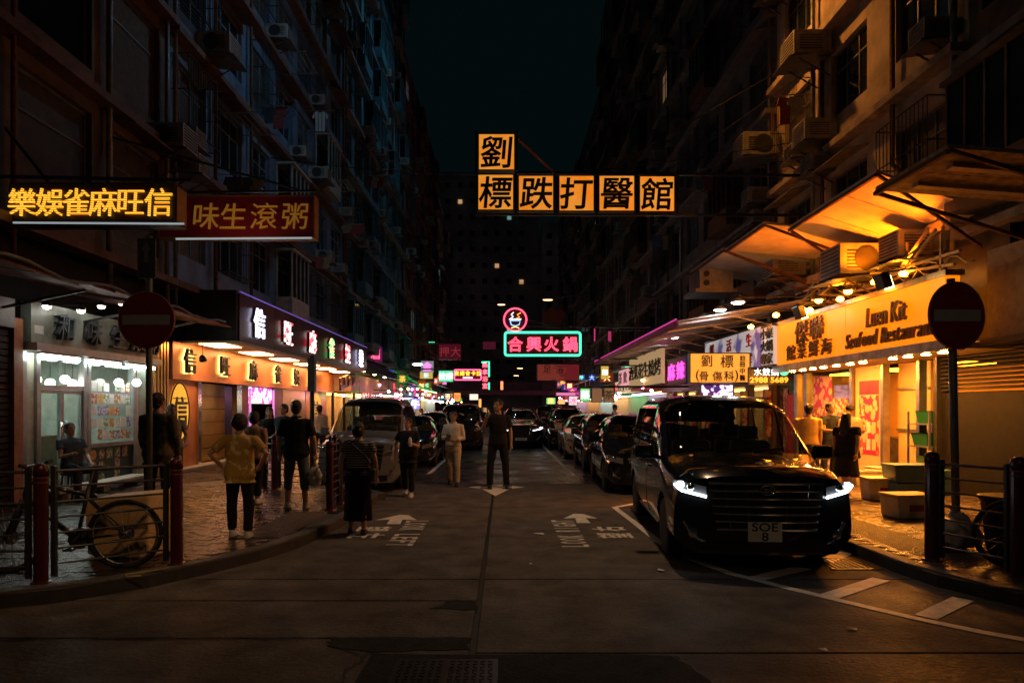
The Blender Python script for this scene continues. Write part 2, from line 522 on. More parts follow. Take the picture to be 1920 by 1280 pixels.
marking('road_arrow', 'white three-headed arrow painted on the centre line under the standing man', [
    [(-.17, 13.2), (.12, 14.35), (-.46, 14.35)], [(-.3, 14.36), (-.03, 14.36), (-.03, 15.2), (-.3, 15.2)],
    [(-.31, 14.62), (-.31, 14.74), (-.5, 14.74), (-.5, 14.92), (-.76, 14.68), (-.5, 14.44), (-.5, 14.62)],
    [(-.02, 14.62), (-.02, 14.74), (.17, 14.74), (.17, 14.92), (.43, 14.68), (.17, 14.44), (.17, 14.62)]])
def line_strip(name, label, path, w):
    pts = [V(p) for p in path]; L = []; Rr = []
    for i, p in enumerate(pts):
        d = (pts[min(i + 1, len(pts) - 1)] - pts[max(i - 1, 0)]).normalized(); n_ = V((-d.y, d.x)) * w / 2
        L.append(p + n_); Rr.append(p - n_)
    t = thing(name, label, 'road marking', (path[0][0], path[0][1], 0))
    m = MB()
    for a, b, c, d in zip(L, L[1:], Rr[1:], Rr):
        m.prism([tuple(a), tuple(b), tuple(c), tuple(d)], .003, .006)
    m.build('painted_stroke', paint, t, world=True)
def gp(px, py): p = G(px, py); return (p.x, p.y)
line_strip('lane_line', 'white line curving round the black van towards the right corner', [gp(1192, 944), gp(1152, 951), gp(1190, 980), gp(1235, 1015), gp(1290, 1045), gp(1370, 1075), gp(1480, 1103), gp(1600, 1132), gp(1720, 1160), gp(1840, 1185), gp(1990, 1212), gp(2200, 1240)], .1)
for i, (a, b) in enumerate((((1420, 1084), (1508, 1064)), ((1555, 1118), (1652, 1086)), ((1735, 1157), (1806, 1123)), ((1548, 1052), (1585, 1036)))):
    p, q = gp(*a), gp(*b)
    line_strip('hatch_bar', ['white diagonal hatch bar nearest the van bumper', 'middle white diagonal hatch bar beside the drain', 'white diagonal hatch bar nearest the right corner', 'short white hatch bar behind the van wheel'][i], [p, q], .17)
line_strip('bay_line', 'white parking bay line along the right row of cars', [(1.75, 60), (1.75, 17.2), (3.6, 17.2)], .1)
line_strip('bay_line', 'white parking bay line along the left row of cars', [(-1.78, 60), (-1.95, 17.6), (-3.8, 17.6)], .1)
for i, y in enumerate((22.2, 27.2)):
    line_strip('bay_line', ['white bay divider beside the silver car', 'white bay divider beside the dark four-wheel drive'][i], [(1.8, y), (3.9, y)], .09)
line_strip('bay_line', 'white bay divider behind the silver van', [(-1.95, 20.6), (-3.8, 20.6)], .09)
# gutter drain on the right
gd = thing('gutter_drain', 'iron drain grating in the gutter by the right kerb', 'drain', (3.72, 7.45, 0))
m = MB()
for i in range(9): m.box((-.24 + i * .06, 0, .006), (.022, .5, .008))
m.box((0, .26, .006), (.56, .03, .01)); m.box((0, -.26, .006), (.56, .03, .01))
m.build('grating', iron, gd)
# litter
for i, (px, py, s, lab) in enumerate(((1010, 1001, .07, 'crumpled paper scrap lying right of the centre joint'), (995, 1148 - 90, .02, 'tiny white scrap on the road near LOOK RIGHT'), (1240, 1070, .05, 'flat pale scrap on the road beside the curved line'), (1596, 1180, .035, 'pale scrap on the dark road inside the right corner'), (1545, 1220, .03, 'small pale scrap near the bottom right of the road'), (893, 865, .09, 'white paper scrap in front of the dark van'))):
    p = G(px, py)
    m = MB(); n = 7
    ring = [(s * (1 + random.uniform(-.4, .4)) * math.cos(6.28 * k / n), s * (1 + random.uniform(-.4, .4)) * math.sin(6.28 * k / n), .006 + random.random() * .012) for k in range(n)]
    m.add(ring + [(0, 0, .02)], [(k, (k + 1) % n, n) for k in range(n)])
    o = m.build('paper_scrap', white_m, loc=(p.x, p.y, 0)); tag(o, lab, 'litter')
# ---------------------------------------------------------------- buildings
XL, XR = -8.2, 8.6
glass_dark = mat('dark_window_glass', (.012, .016, .02), .08, 0, var=0, spec=.6)
frame_m = mat('window_frame_aluminium', (.2, .21, .22), .45, .5, var=.2)
def clear_glass(name='clear_glass'):
    if name in MATS: return MATS[name]
    m = bpy.data.materials.new(name); m.use_nodes = True; nt = m.node_tree
    nt.nodes.clear()
    o = nt.nodes.new('ShaderNodeOutputMaterial'); mx = nt.nodes.new('ShaderNodeMixShader')
    lw = nt.nodes.new('ShaderNodeLayerWeight'); lw.inputs[0].default_value = .5
    pw = nt.nodes.new('ShaderNodeMath'); pw.operation = 'POWER'; pw.inputs[1].default_value = 5
    fr = nt.nodes.new('ShaderNodeMath'); fr.operation = 'MULTIPLY_ADD'; fr.inputs[1].default_value = .9; fr.inputs[2].default_value = .045
    nt.links.new(lw.outputs['Facing'], pw.inputs[0]); nt.links.new(pw.outputs[0], fr.inputs[0])
    t = nt.nodes.new('ShaderNodeBsdfTransparent'); t.inputs[0].default_value = (.86, .92, .9, 1)
    g = nt.nodes.new('ShaderNodeBsdfGlossy'); g.inputs['Roughness'].default_value = .03
    nt.links.new(fr.outputs[0], mx.inputs[0]); nt.links.new(t.outputs[0], mx.inputs[1]); nt.links.new(g.outputs[0], mx.inputs[2]); nt.links.new(mx.outputs[0], o.inputs[0])
    MATS[name] = m
    return m
glass = clear_glass()
ac_white = mat('ac_casing', (.42, .4, .36), .5, var=.25, scale=5, bump=.1)
ac_dark = mat('ac_grille', (.05, .05, .05), .5, var=.2)
rust = mat('rusty_steel', (.16, .075, .04), .75, .3, var=.4, scale=8)
def ac_unit(pos, side, label, s=1., group=None, bracket=True, fan=False):
    """side: +1 hangs on the left wall (sticks out to +x), -1 on the right wall"""
    t = thing('air_conditioner', label, 'air conditioner', pos, 0, group)
    w, d, h = .62 * s, .7 * s, .44 * s
    MB().b2((0, -w / 2, 0), (side * d, w / 2, h)).build('casing', ac_white, t, bevel=.012)
    m = MB()
    for i in range(7):
        m.box((side * (d + .006), 0, h * (.12 + i * .127)), (.012, w * .86, h * .05))
    m.build('grille', ac_dark, t)
    m = MB()
    for i in range(6): m.box((side * d * .55, -w / 2 - .005, h * (.2 + i * .11)), (d * .6, .01, h * .04))
    m.build('side_louvre', ac_dark, t)
    if fan:
        m = MB(); m.lathe([(h * .4, 0), (h * .4, .015), (h * .33, .02), (.03, .01)], 20, Matrix.Translation((side * d * .45, -w / 2 - .001, h / 2)) @ Matrix.Rotation(R(90), 4, 'X'))
        m.build('fan_guard', ac_dark, t)
    if bracket:
        for y in (-w * .4, w * .4):
            m = MB(); m.bar((0, y, -.03), (side * d * 1.05, y, -.03), .035, .035); m.bar((0, y, -h * .9), (side * d * .95, y, -.035), .03, .03)
            m.build('bracket', rust, t)
        MB().box((side * d * .6, 0, -.07), (d * 1.2, w * 1.25, .015), (0, side * R(7), 0)).build('drip_tray', frame_m, t)
    return t
def win_mesh(w, h, mullions, transom=True):
    m = MB(); t = .055
    m.box((0, 0, t / 2), (.09, w, t)); m.box((0, 0, h - t / 2), (.09, w, t))
    for y in (-w / 2 + t / 2, w / 2 - t / 2): m.box((0, y, h / 2), (.09, t, h - 2 * t))
    for k in range(mullions):
        m.box((0, -w / 2 + w * (k + 1) / (mullions + 1), h / 2), (.07, .045, h - 2 * t))
    if transom: m.box((.004, 0, h * .7), (.064, w - 2 * t, .04))
    return m
def cage_mesh(w, h, d, side):
    m = MB()
    for k in range(int(w / .13) + 1):
        y = -w / 2 + w * k / int(w / .13); m.box((side * d, y, h / 2), (.014, .014, h))
    for z in (0, h * .5, h):
        m.box((side * d, 0, z), (.022, w, .022))
        for y in (-w / 2, w / 2): m.box((side * d / 2, y, z), (d, .022, .022))
    for k in range(5): m.box((side * d * (k + .5) / 5, 0, 0), (.016, w, .016))
    return m
BN = {}
def building(side, x, y0, y1, ztop, label, short, wm, tm, z0=4.6, fh=3.1, bay=2.3, seed=1, ww=.74, wh=1.75, sill=.85, ac_p=.28, cage_p=.25, frm=None, mull=2, hood_p=.15, ledge=.35, lit_p=.03, eb_p=.22):
    rnd = random.Random(seed)
    b = thing('apartment_building', label, 'building', (x, y0, 0))
    out = -side           # direction into the street  (side -1 = left wall -> out = +1)
    th = .35
    m = MB()
    nf = int((ztop - z0) / fh); nb = max(1, int(round((y1 - y0) / bay))); bw = (y1 - y0) / nb
    w = bw * ww
    def xb(a, c, yy0, yy1, zz0, zz1, mm): mm.b2((a, yy0, zz0), (c, yy1, zz1))
    back = x - out * th
    floors = []
    for f in range(nf):
        z = z0 + f * fh
        if z > H + 800 / F * y1: break
        floors.append(f)
        xb(x, back, y0, y1, z, z + sill, m)
        xb(x, back, y0, y1, z + sill + wh, z + fh, m)
        for k in range(nb + 1):
            c = y0 + k * bw; hw = (bw - w) / 2
            xb(x, back, max(y0, c - hw), min(y1, c + hw), z + sill, z + sill + wh, m)
    zt = z0 + (floors[-1] + 1) * fh
    if zt < ztop or True: xb(x, back, y0, y1, zt, max(zt + .9, min(ztop, zt + .9)), m)
    m.build('wall', wm, b, world=True)
    # body behind the openings
    m = MB(); m.b2((back - out * .25, y0, 2.95), (x - out * 9, y1, zt + .6)); m.b2((x - out * 4.2, y0, 0), (x - out * 9, y1, 2.949)); m.build('core', mat('dark_room', (.02, .02, .022), .9, var=.1), b, world=True)
    fm = frm or frame_m
    me_f = win_mesh(w, wh, mull).mesh('window', fm); me_p = MB().b2((-.008, -w / 2 + .04, .04), (.008, w / 2 - .04, wh - .04)).mesh('pane', glass_dark)
    me_c = cage_mesh(w * 1.02, wh * 1.0, .42, out).mesh('window_cage', dark_steel)
    me_h = MB().box((out * .3, 0, 0), (.66, w * 1.1, .03), (0, out * R(14), 0)).mesh('window_hood', tm)
    me_panes = [me_p, me_p, me_p] + [MB().b2((-.008, -w / 2 + .04, .04), (.008, w / 2 - .04, wh - .04)).mesh('pane', q) for q in (mat('curtained_glass', (.07, .062, .055), .5, var=.4, scale=3), mat('blue_curtained_glass', (.07, .1, .13), .4, var=.4, scale=3), mat('boarded_window', (.09, .075, .06), .8, var=.3))]
    eb = MB(); dd = .62
    eb.b2((out * .02, -w / 2 - .1, -.55), (out * dd, w / 2 + .1, .1)); eb.b2((out * .02, -w / 2 - .12, wh + .0), (out * (dd + .08), w / 2 + .12, wh + .08))
    for q in range(5):
        yy_ = -w / 2 - .05 + (w + .1) * q / 4; eb.b2((out * (dd - .06), yy_ - .025, .1), (out * dd, yy_ + .025, wh))
    for sg in (-1, 1): eb.b2((out * .02, sg * (w / 2 + .06) - .025, .1), (out * .08, sg * (w / 2 + .06) + .025, wh))
    me_eb = eb.mesh('enclosed_balcony', rnd.choice([tm, wm, ac_white, rust]))
    me_ebp = MB().b2((out * (dd - .04), -w / 2 - .05, .1), (out * (dd - .03), w / 2 + .05, wh)).mesh('balcony_pane', glass_dark)
    for f in floors:
        z = z0 + f * fh
        MB().b2((x, y0, z - .1), (x + out * ledge, y1, z + .06)).build('ledge', tm, b, world=True)
        nac = 0
        for k in range(nb):
            yc = y0 + (k + .5) * bw
            if z + sill > H + 790 / F * yc: continue
            o = obj('window', me_f, b, True); o.location = (x - out * .16, yc, z + sill)
            lt = rnd.random() < lit_p
            p = obj('pane', rnd.choice(me_panes) if not lt else MB().b2((-.008, -w / 2 + .04, .04), (.008, w / 2 - .04, wh - .04)).mesh('pane', rnd.choice([lit('room_cool', (.5, .8, .85), .12), lit('room_warm', (1., .55, .25), .1), lit('room_dim', (.6, .6, .7), .05)])), o)
            if rnd.random() < eb_p:
                c = obj('enclosed_balcony', me_eb, b, True); c.location = (x, yc, z + sill); obj('balcony_pane', me_ebp, c)
            elif rnd.random() < cage_p:
                c = obj('window_cage', me_c, b, True); c.location = (x, yc, z + sill)
            elif rnd.random() < hood_p * 2:
                c = obj('window_hood', me_h, b, True); c.location = (x, yc, z + sill + wh + .12)
            if rnd.random() < ac_p and not (side < 0 and f == 0 and yc < 12.6):
                nac += 1
                s_ = rnd.uniform(.85, 1.25)
                ac_unit((x + out * .02, yc + rnd.choice((-1, 1)) * bw * .3, z + rnd.choice((.25, .35, sill + wh + .15))), out, 'air conditioner on %s floor of %s, %s from the camera' % (od(f), short, od(nac - 1)), s_, 'air conditioners on the %s' % short, fan=rnd.random() < .4)
    for k in range(nb + 1):
        if rnd.random() < .6:
            y = y0 + k * bw + rnd.uniform(-.15, .15)
            y = min(max(y, y0 + .2), y1 - .2)
            MB().tube([(x + out * (ledge * .45), y, z0 - .6), (x + out * (ledge * .45), y, zt)], rnd.uniform(.04, .07), 8).build('drain_pipe', rust if rnd.random() < .5 else frame_m, b, smooth=True, world=True)
    return b
wall_navy = mat('navy_tile_wall', (.13, .2, .3), .45, var=.3, scale=1.5, bump=.2)
wall_teal = mat('teal_stucco', (.08, .22, .28), .7, var=.35, scale=1.2, bump=.2)
wall_brown = mat('brown_stucco', (.13, .095, .07), .8, var=.35, scale=1.4, bump=.3)
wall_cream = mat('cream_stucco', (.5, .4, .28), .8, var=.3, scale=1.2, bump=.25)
wall_grey = mat('grey_concrete_wall', (.16, .15, .16), .8, var=.35, scale=1.0, bump=.2)
wall_rose = mat('rose_stucco', (.24, .13, .13), .8, var=.35, scale=1.0, bump=.2)
trim_or = mat('terracotta_trim', (.15, .08, .055), .7, var=.35, scale=3)
trim_gr = mat('grey_trim', (.22, .2, .2), .7, var=.3, scale=3)
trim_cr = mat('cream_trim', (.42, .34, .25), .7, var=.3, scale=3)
fr_blue = mat('blue_frame_paint', (.16, .24, .28), .5, .1, var=.25)
building(-1, XL, 8.6, 16.5, 33, 'brown tenement with open dark balconies above the congee restaurant', 'brown left tenement', wall_brown, trim_or, z0=4.75, fh=3.15, bay=2.55, seed=3, ww=.78, wh=2.3, sill=.5, ac_p=.3, cage_p=.15, mull=0, eb_p=0, lit_p=0)
building(-1, XL, 16.52, 34.5, 36, 'navy blue tiled tenement above the mahjong parlour', 'navy left tenement', wall_navy, trim_or, z0=4.75, bay=2.55, seed=5, frm=fr_blue, cage_p=.38, ac_p=.5, lit_p=.01)
building(-1, XL, 34.52, 55, 36, 'teal tenement beyond the navy tiled one on the left', 'teal left tenement', wall_teal, trim_gr, bay=2.6, seed=8, frm=fr_blue, cage_p=.4, ac_p=.42, lit_p=.02)
building(-1, XL + .25, 55.02, 78, 30, 'rose coloured tenement far along the left side', 'rose left tenement', wall_rose, trim_or, bay=3.2, seed=11, ac_p=.22, cage_p=.3)
building(-1, XL, 78.02, 104, 27, 'grey tenement at the far end of the left row', 'grey left tenement', wall_grey, trim_gr, bay=3.6, seed=13, ac_p=.12, cage_p=.1, lit_p=.05)
building(1, XR, 7.6, 12.6, 30, 'dark brown tenement at the near right corner', 'near right tenement', wall_brown, trim_gr, z0=4.9, bay=2.4, seed=21, ac_p=.0, cage_p=.2, lit_p=0)
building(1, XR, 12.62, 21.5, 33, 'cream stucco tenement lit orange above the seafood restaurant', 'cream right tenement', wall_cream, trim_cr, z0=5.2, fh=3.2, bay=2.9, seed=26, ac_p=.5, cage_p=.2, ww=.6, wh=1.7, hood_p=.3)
building(1, XR, 21.52, 38, 36, 'dark grey tenement above the purple edged awning', 'grey right tenement', wall_grey, trim_gr, z0=4.9, bay=2.8, seed=24, ac_p=.3, cage_p=.25)
building(1, XR + .1, 38.02, 60, 36, 'rose coloured tenement midway along the right side', 'rose right tenement', wall_rose, trim_gr, bay=3., seed=27, ac_p=.25, cage_p=.2)
building(1, XR, 60.02, 104, 30, 'grey tenement at the far end of the right row', 'far right tenement', wall_grey, trim_gr, bay=3.8, seed=29, ac_p=.1, cage_p=.1, lit_p=.04)
# ground floor walls behind the shops, one pier and party wall after another
def shop_back(side, x, y0, y1, z1, label, m_, name='shop_unit'):
    t = thing(name, label, 'shop', (x, y0, 0))
    return t
# tower block closing the street and two beyond
def tower(x0, x1, y, z1, label, seed, p):
    rnd = random.Random(seed)
    t = thing('tower_block', label, 'building', ((x0 + x1) / 2, y, 0))
    MB().b2((x0, y, 0), (x1, y + 14, z1)).build('wall', mat('tower_wall', (.5, .46, .48), .8, var=.3, scale=.3), t, world=True)
    me = MB().b2((-.45, -.08, 0), (.45, 0, .9)).mesh('window', glass_dark)
    mel = [MB().b2((-.4, -.08, 0), (.35, 0, .75)).mesh('window', q) for q in (lit('far_cool', (.6, .85, 1.), .6), lit('far_warm', (1., .55, .25), .5), lit('far_teal', (.3, .7, .7), .35))]
    nx = int((x1 - x0) / 2.3)
    for f in range(int(z1 / 3)):
        for i in range(nx):
            o = obj('window', rnd.choice(mel) if rnd.random() < p else me, t, True)
            o.location = (x0 + 1.2 + i * 2.3, y - .01, f * 3 + 1)
tower(-14, 6.5, 128, 46, 'dark tower block with a few lit windows closing the street', 4, .075)
tower(6.6, 22, 118, 34, 'lower dark block at the right end of the street', 6, .05)
tower(-30, -14.2, 116, 40, 'dark block at the left end of the street', 9, .05)

# ---------------------------------------------------------------- left: congee restaurant
marble = mat('green_grey_marble', (.25, .3, .25), .35, var=.35, scale=2.5)
tube_w = lit('fluorescent', (.86, 1., .92), 30)
bulb_w = lit('white_bulb', (1., .96, .86), 40)
bulb_soft = lit('globe_bulb', (1., .93, .82), 14)
brushed = mat('brushed_aluminium', (.5, .51, .52), .32, .9, var=.15)
y0, y1 = 11.55, 15.75
cs = thing('congee_restaurant', 'bright congee restaurant with glass doors and grey marble fascia', 'restaurant', (XL, y0, 0))
fb = MB().b2((XL + .02, y0, 2.82), (XL + .2, y1, 3.52)).build('sign_board', marble, cs, world=True)
char_gr = mat('slate_letter', (.07, .085, .1), .35, .2, var=.2)
for ch, d in zip('和味生滾粥', (12.35, 13.2, 14.05, 14.8, 15.45)):
    write(fb, ch, (XL + .25, d, 3.16), .52, char_gr, FACE_R, world=False, ext=.05, off=.022, shear=.12)
MB().b2((XL + .2, 11.62, 2.98), (XL + .21, 11.85, 3.12)).build('plate', white_m, cs, world=True)
MB().b2((XL - .05, y0, 2.68), (XL + .3, y1, 2.815)).build('lamp_rail', brushed, cs, world=True)
for i, (a, b) in enumerate(((11.72, 12.85), (13.04, 14.22), (14.42, 15.6))):
    t = thing('tube_light', ['nearest white fluorescent tube under the congee fascia', 'middle white fluorescent tube under the congee fascia', 'farthest white fluorescent tube under the congee fascia'][i], 'tube light', (XL + .22, a, 2.62), 0, 'tubes under the congee fascia')
    MB().b2((XL + .17, a, 2.64), (XL + .27, b, 2.675)).build('housing', white_m, t, world=True)
    MB().tube([(XL + .22, a + .03, 2.6), (XL + .22, b - .03, 2.6)], .028, 10).build('tube', tube_w, t, world=True)
for i, (px, py) in enumerate(((88, 574), (152, 582), (190, 574), (228, 568))):
    x = XL + .55; d = DX(px, x); z = H + (HY - py) / F * d
    t = thing('spot_lamp', ['first', 'second', 'third', 'fourth'][i] + ' small round lamp over the marble fascia, counting from the left', 'lamp', (x, d, z), 0, 'lamps over the marble fascia')
    MB().tube([(XL + .1, d, z + .1), (x, d, z + .09)], .012, 6).build('arm', dark_steel, t, world=True)
    MB().lathe([(.03, .1), (.07, .06), (.08, 0), (.075, 0)], 14).build('shade', dark_steel, t, smooth=True)
    MB().ell((0, 0, 0), (.065, .065, .05)).build('bulb', bulb_w, t, smooth=True)
# frontage
stone = mat('grey_tile', (.3, .3, .28), .4, var=.2, scale=3)
def post(yc, w=.09, z0=.13, z1=2.68, m_=brushed, par=cs, x=XL, name='post'):
    return MB().b2((x - .06, yc - w / 2, z0), (x + .06, yc + w / 2, z1)).build(name, m_, par, world=True)
for yc in (11.6, 11.95, 13.28, 13.42, 15.05, 15.15): post(yc)
MB().b2((XL - .1, 15.2, .13), (XL + .05, y1, 2.68)).build('wall_panel', marble, cs, world=True)
MB().b2((XL - .05, 12.0, 2.04), (XL + .05, 13.23, 2.12)).build('transom', brushed, cs, world=True)
for (a, b) in ((12.0, 12.62), (12.63, 13.23)):
    dr = MB().b2((XL - .012, a + .05, .22), (XL + .012, b - .05, 1.98)).build('door', glass, cs, world=True)
    m = MB()
    for q in ((a, a + .05), (b - .05, b)): m.b2((XL - .03, q[0], .15), (XL + .03, q[1], 2.03))
    m.b2((XL - .028, a + .05, .15), (XL + .028, b - .05, .26)); m.b2((XL - .028, a + .05, 1.97), (XL + .028, b - .05, 2.03))
    m.build('frame', brushed, dr)
    yc = 12.56 if a < 12.3 else 12.70; s = -1 if a < 12.3 else 1
    MB().tube([(XL + .03, yc, .95), (XL + .1, yc + s * .05, .97), (XL + .12, yc + s * .1, 1.1), (XL + .12, yc + s * .1, 1.3), (XL + .1, yc + s * .05, 1.43), (XL + .03, yc, 1.45)], .018, 8).build('handle', chrome, dr, smooth=True)
    MB().b2((XL - .01, a + .05, 2.13), (XL + .01, b - .05, 2.66)).build('transom_pane', glass, cs, world=True)
wd = MB().b2((XL - .01, 13.47, 1.0), (XL + .01, 15.0, 2.66)).build('window', glass, cs, world=True)
MB().b2((XL - .05, 13.45, .92), (XL + .08, 15.02, 1.0)).build('sill', brushed, cs, world=True)
MB().b2((XL - .05, 13.45, .13), (XL + .0, 15.02, .92)).build('lower_panel', mat('teal_board', (.06, .13, .16), .4, var=.2), cs, world=True)
MB().b2((XL - .01, 11.66, .13), (XL + .01, 11.9, 2.66)).build('side_light', mat('frosted_panel', (.55, .52, .42), .5, var=.15), cs, world=True)
# prints of dishes stuck on the window and panel
food = [patterned('food_print_%d' % i, 'voronoi', a, b, 14, .4) for i, (a, b) in enumerate((((.75, .7, .6), (.4, .2, .08)), ((.7, .72, .7), (.15, .3, .12)), ((.7, .65, .55), (.5, .12, .06)), ((.65, .6, .7), (.25, .15, .4)), ((.75, .5, .25), (.7, .3, .08))))]
rnd = random.Random(2)
for r_ in range(5):
    for c_ in range(7):
        if (r_, c_) in ((0, 0), (2, 5), (4, 3)): continue
        yy = 13.55 + c_ * .205; zz = 1.06 + r_ * .245
        MB().b2((XL + .012, yy, zz), (XL + .018, yy + rnd.uniform(.14, .185), zz + rnd.uniform(.17, .215))).build('food_print', rnd.choice(food) if rnd.random() < .6 else white_m, cs, world=True)
for r_ in range(3):
    for c_ in range(5):
        yy = 13.52 + c_ * .28; zz = .2 + r_ * .235
        if c_ < 2 or r_ == 2 or (c_ == 3): 
            if c_ < 2: MB().lathe([(.095, 0), (.1, .008), (.07, .01), (0.01, .006)], 16, Matrix.Translation((XL + .002, yy + .1, zz + .1)) @ Matrix.Rotation(R(90), 4, 'Y')).build('plate_print', rnd.choice(food), cs, world=True)
            else: MB().b2((XL + .002, yy, zz), (XL + .008, yy + .2, zz + .21)).build('food_print', rnd.choice(food), cs, world=True)
# room behind
room_c = mat('restaurant_wall', (.42, .45, .4), .6, var=.15)
m = MB(); m.b2((XL - 3.6, y0, .13), (XL - 3.5, y1, 2.9)); m.b2((XL - 3.5, y0 - .1, .13), (XL - .1, y0, 2.9)); m.b2((XL - 3.5, y1, .13), (XL - .1, y1 + .1, 2.9)); m.build('room_wall', room_c, cs, world=True)
MB().b2((XL - 3.5, y0, 2.8), (XL - .1, y1, 2.9)).build('ceiling', room_c, cs, world=True)
for yy in (12.4, 14.4):
    MB().b2((XL - 2.6, yy - .5, 2.76), (XL - 1.6, yy + .5, 2.79)).build('ceiling_light', lit('ceiling_panel', (.9, 1., .92), 8), cs, world=True)
MB().b2((XL - 2.4, 12.0, .13), (XL - 1.7, 15.4, 1.1)).build('counter', mat('counter_wood', (.2, .13, .07), .5), cs, world=True)
for i in range(5): MB().b2((XL - 3.48, 11.9 + i * .75, 1.5), (XL - 3.46, 12.4 + i * .75, 2.2)).build('menu_board', rnd.choice(food), cs, world=True)
for i, (px, py) in enumerate(((68, 711), (94, 718), (122, 711), (136, 719), (223, 717), (256, 717))):
    x = XL - .35 if i < 4 else XL + .2; d = DX(px, x); z = H + (HY - py) / F * d
    t = thing('pendant_lamp', od(i) + ' hanging globe bulb in the congee restaurant front, from the left', 'lamp', (x, d, z), 0, 'globe bulbs of the congee restaurant')
    MB().ell((0, 0, 0), (.085, .085, .085)).build('globe', bulb_soft, t, smooth=True)
    MB().tube([(0, 0, .08), (0, 0, 2.66 - z)], .006, 6).build('cord', black_pl, t)
# low stone bench
bn = thing('stone_bench', 'long low pale stone bench in front of the congee restaurant', 'bench', (XL + .55, 12.9, .13))
MB().b2((-.2, -1.45, .12), (.2, 1.5, .19)).build('seat', mat('pale_stone', (.5, .48, .42), .45, var=.2), bn, bevel=.01)
for yy in (-1.2, 0, 1.2): MB().b2((-.15, yy - .1, 0), (.15, yy + .1, .119)).build('leg', stone, bn)
# roller shutter at the left edge
sh = thing('roller_shutter', 'closed dark roller shutter at the left edge with orange brown jamb', 'shutter', (XL, 11.0, .13))
for i in range(26): MB().b2((XL - .03, 9.3, .15 + i * .11), (XL + .015, 11.28, .235 + i * .11)).build('slat', dark_steel, sh, world=True)
MB().b2((XL - .08, 11.29, .13), (XL + .1, 11.5, 3.2)).build('jamb', mat('orange_brown_paint', (.36, .15, .08), .5, var=.25), sh, world=True)
MB().b2((XL - .05, 9.3, 3.02), (XL + .12, 11.28, 3.5)).build('shutter_box', mat('grey_box', (.22, .22, .23), .5), sh, world=True)

# ---------------------------------------------------------------- canopy over the left shops
cp = thing('canopy', 'sagging reddish metal canopy above the congee restaurant', 'canopy', (XL, 9, 3.6))
red_rust = mat('rusted_red_sheet', (.26, .1, .07), .65, .2, var=.45, scale=3)
for i in range(8):
    a = 8.8 + i * 1.0
    z = 3.78 + random.uniform(-.04, .04)
    MB().add([(XL + .02, a, z + .12), (XL + .02, a + .97, z + .1), (XL + 1.5, a + .97, z - .12), (XL + 1.5, a, z - .1), (XL + .02, a, z + .15), (XL + .02, a + .97, z + .13), (XL + 1.5, a + .97, z - .09), (XL + 1.5, a, z - .07)], [(0, 1, 2, 3), (4, 5, 6, 7), (0, 1, 5, 4), (1, 2, 6, 5), (2, 3, 7, 6), (3, 0, 4, 7)]).build('sheet', red_rust, cp, world=True)
bars('strut', [((XL + .02, a, 3.3), (XL + 1.45, a, 3.6)) for a in (9, 11, 13, 15)], .04, dark_steel, cp)
MB().tube([(XL + 1.5, 8.8 + i * .4, 3.72 + .06 * math.sin(i * 1.1)) for i in range(20)], .03, 6).build('edge_pipe', frame_m, cp, smooth=True, world=True)

# ---------------------------------------------------------------- left: mahjong parlour
copper = mat('copper_panel', (.62, .27, .11), .33, .2, var=.15, scale=1.2)
gold = mat('gold_panel', (.62, .4, .12), .28, .8, var=.15, scale=1.5)
maroon = mat('maroon_panel', (.05, .012, .03), .3, .1, var=.2, scale=1)
mj = thing('mahjong_parlour', 'mahjong parlour with copper fascia, gold doors and maroon upper signboard', 'shop', (XL, 16.6, 0))
YA, YB = 16.65, 32.4
for i in range(6):
    a = YA + i * (YB - YA) / 6; b = YA + (i + 1) * (YB - YA) / 6
    MB().b2((XL - .05, a + .006, 2.42), (XL + .12, b - .006, 3.34)).build('fascia_panel', copper, mj, world=True)
letter_k = mat('black_letter', (.02, .018, .016), .3, var=0)
halo = lit('halo_yellow', (1., .7, .18), 4)
for ch, px in zip('信旺麻雀娛樂', (355, 421, 474, 520, 555, 584)):
    d = DX(px, XL + .2)
    o = write(mj, ch, (XL + .22, d, 2.9), .66, letter_k, FACE_R, ext=.04, off=.02)
    obj('halo', glyph(ch, .67, halo, ext=.008, off=.045), o).location = (0, .06, 0)
MB().b2((XL - .05, 17.2, 3.345), (-6.72, 34.2, 3.40)).build('soffit', mat('soffit_white', (.6, .52, .42), .6), mj, world=True)
for i in range(6):
    yc = 17.9 + i * 2.6
    MB().b2((-7.75, yc - .55, 3.325), (-7.1, yc + .55, 3.343)).build('light_panel', lit('panel_warm', (1., .42, .14), 24), mj, world=True)
YC, YD = 17.7, 34.1
for i in range(6):
    a = YC + i * (YD - YC) / 6; b = YC + (i + 1) * (YD - YC) / 6
    MB().b2((-7.0, a + .008, 3.41), (-6.86, b - .008, 4.68)).build('upper_panel', maroon, mj, world=True)
MB().b2((XL, YC - .1, 3.41), (-6.9, YC, 4.75)).build('end_panel', dark_steel, mj, world=True)
MB().tube([(-6.84, YC, 4.72), (-6.84, YD, 4.72)], .02, 8).build('violet_strip', lit('violet', (.35, .2, 1.), .3), mj, world=True)
led_w = patterned('led_white', 'X', (.9, .9, 1.), (.45, .4, .8), 30, emit=5)
led_r = patterned('led_red', 'noise', (1., .06, .08), (1., .85, .8), 5, emit=2.6)
led_g = patterned('led_green', 'noise', (.1, 1., .25), (1., .35, .2), 5, emit=2.2)
for ch, px, lm in zip('信旺麻雀娛樂', (487, 541, 587, 622, 652, 677), (led_w, led_r, led_r, led_g, led_r, led_w)):
    x = -6.78; d = DX(px, x)
    o = write(mj, ch, (x, d, 4.05), .86, lm, FACE_R, ext=.03, off=.022)
    obj('letter_case', glyph(ch, .87, letter_k, ext=.04, off=.04), o).location = (0, .06, 0)
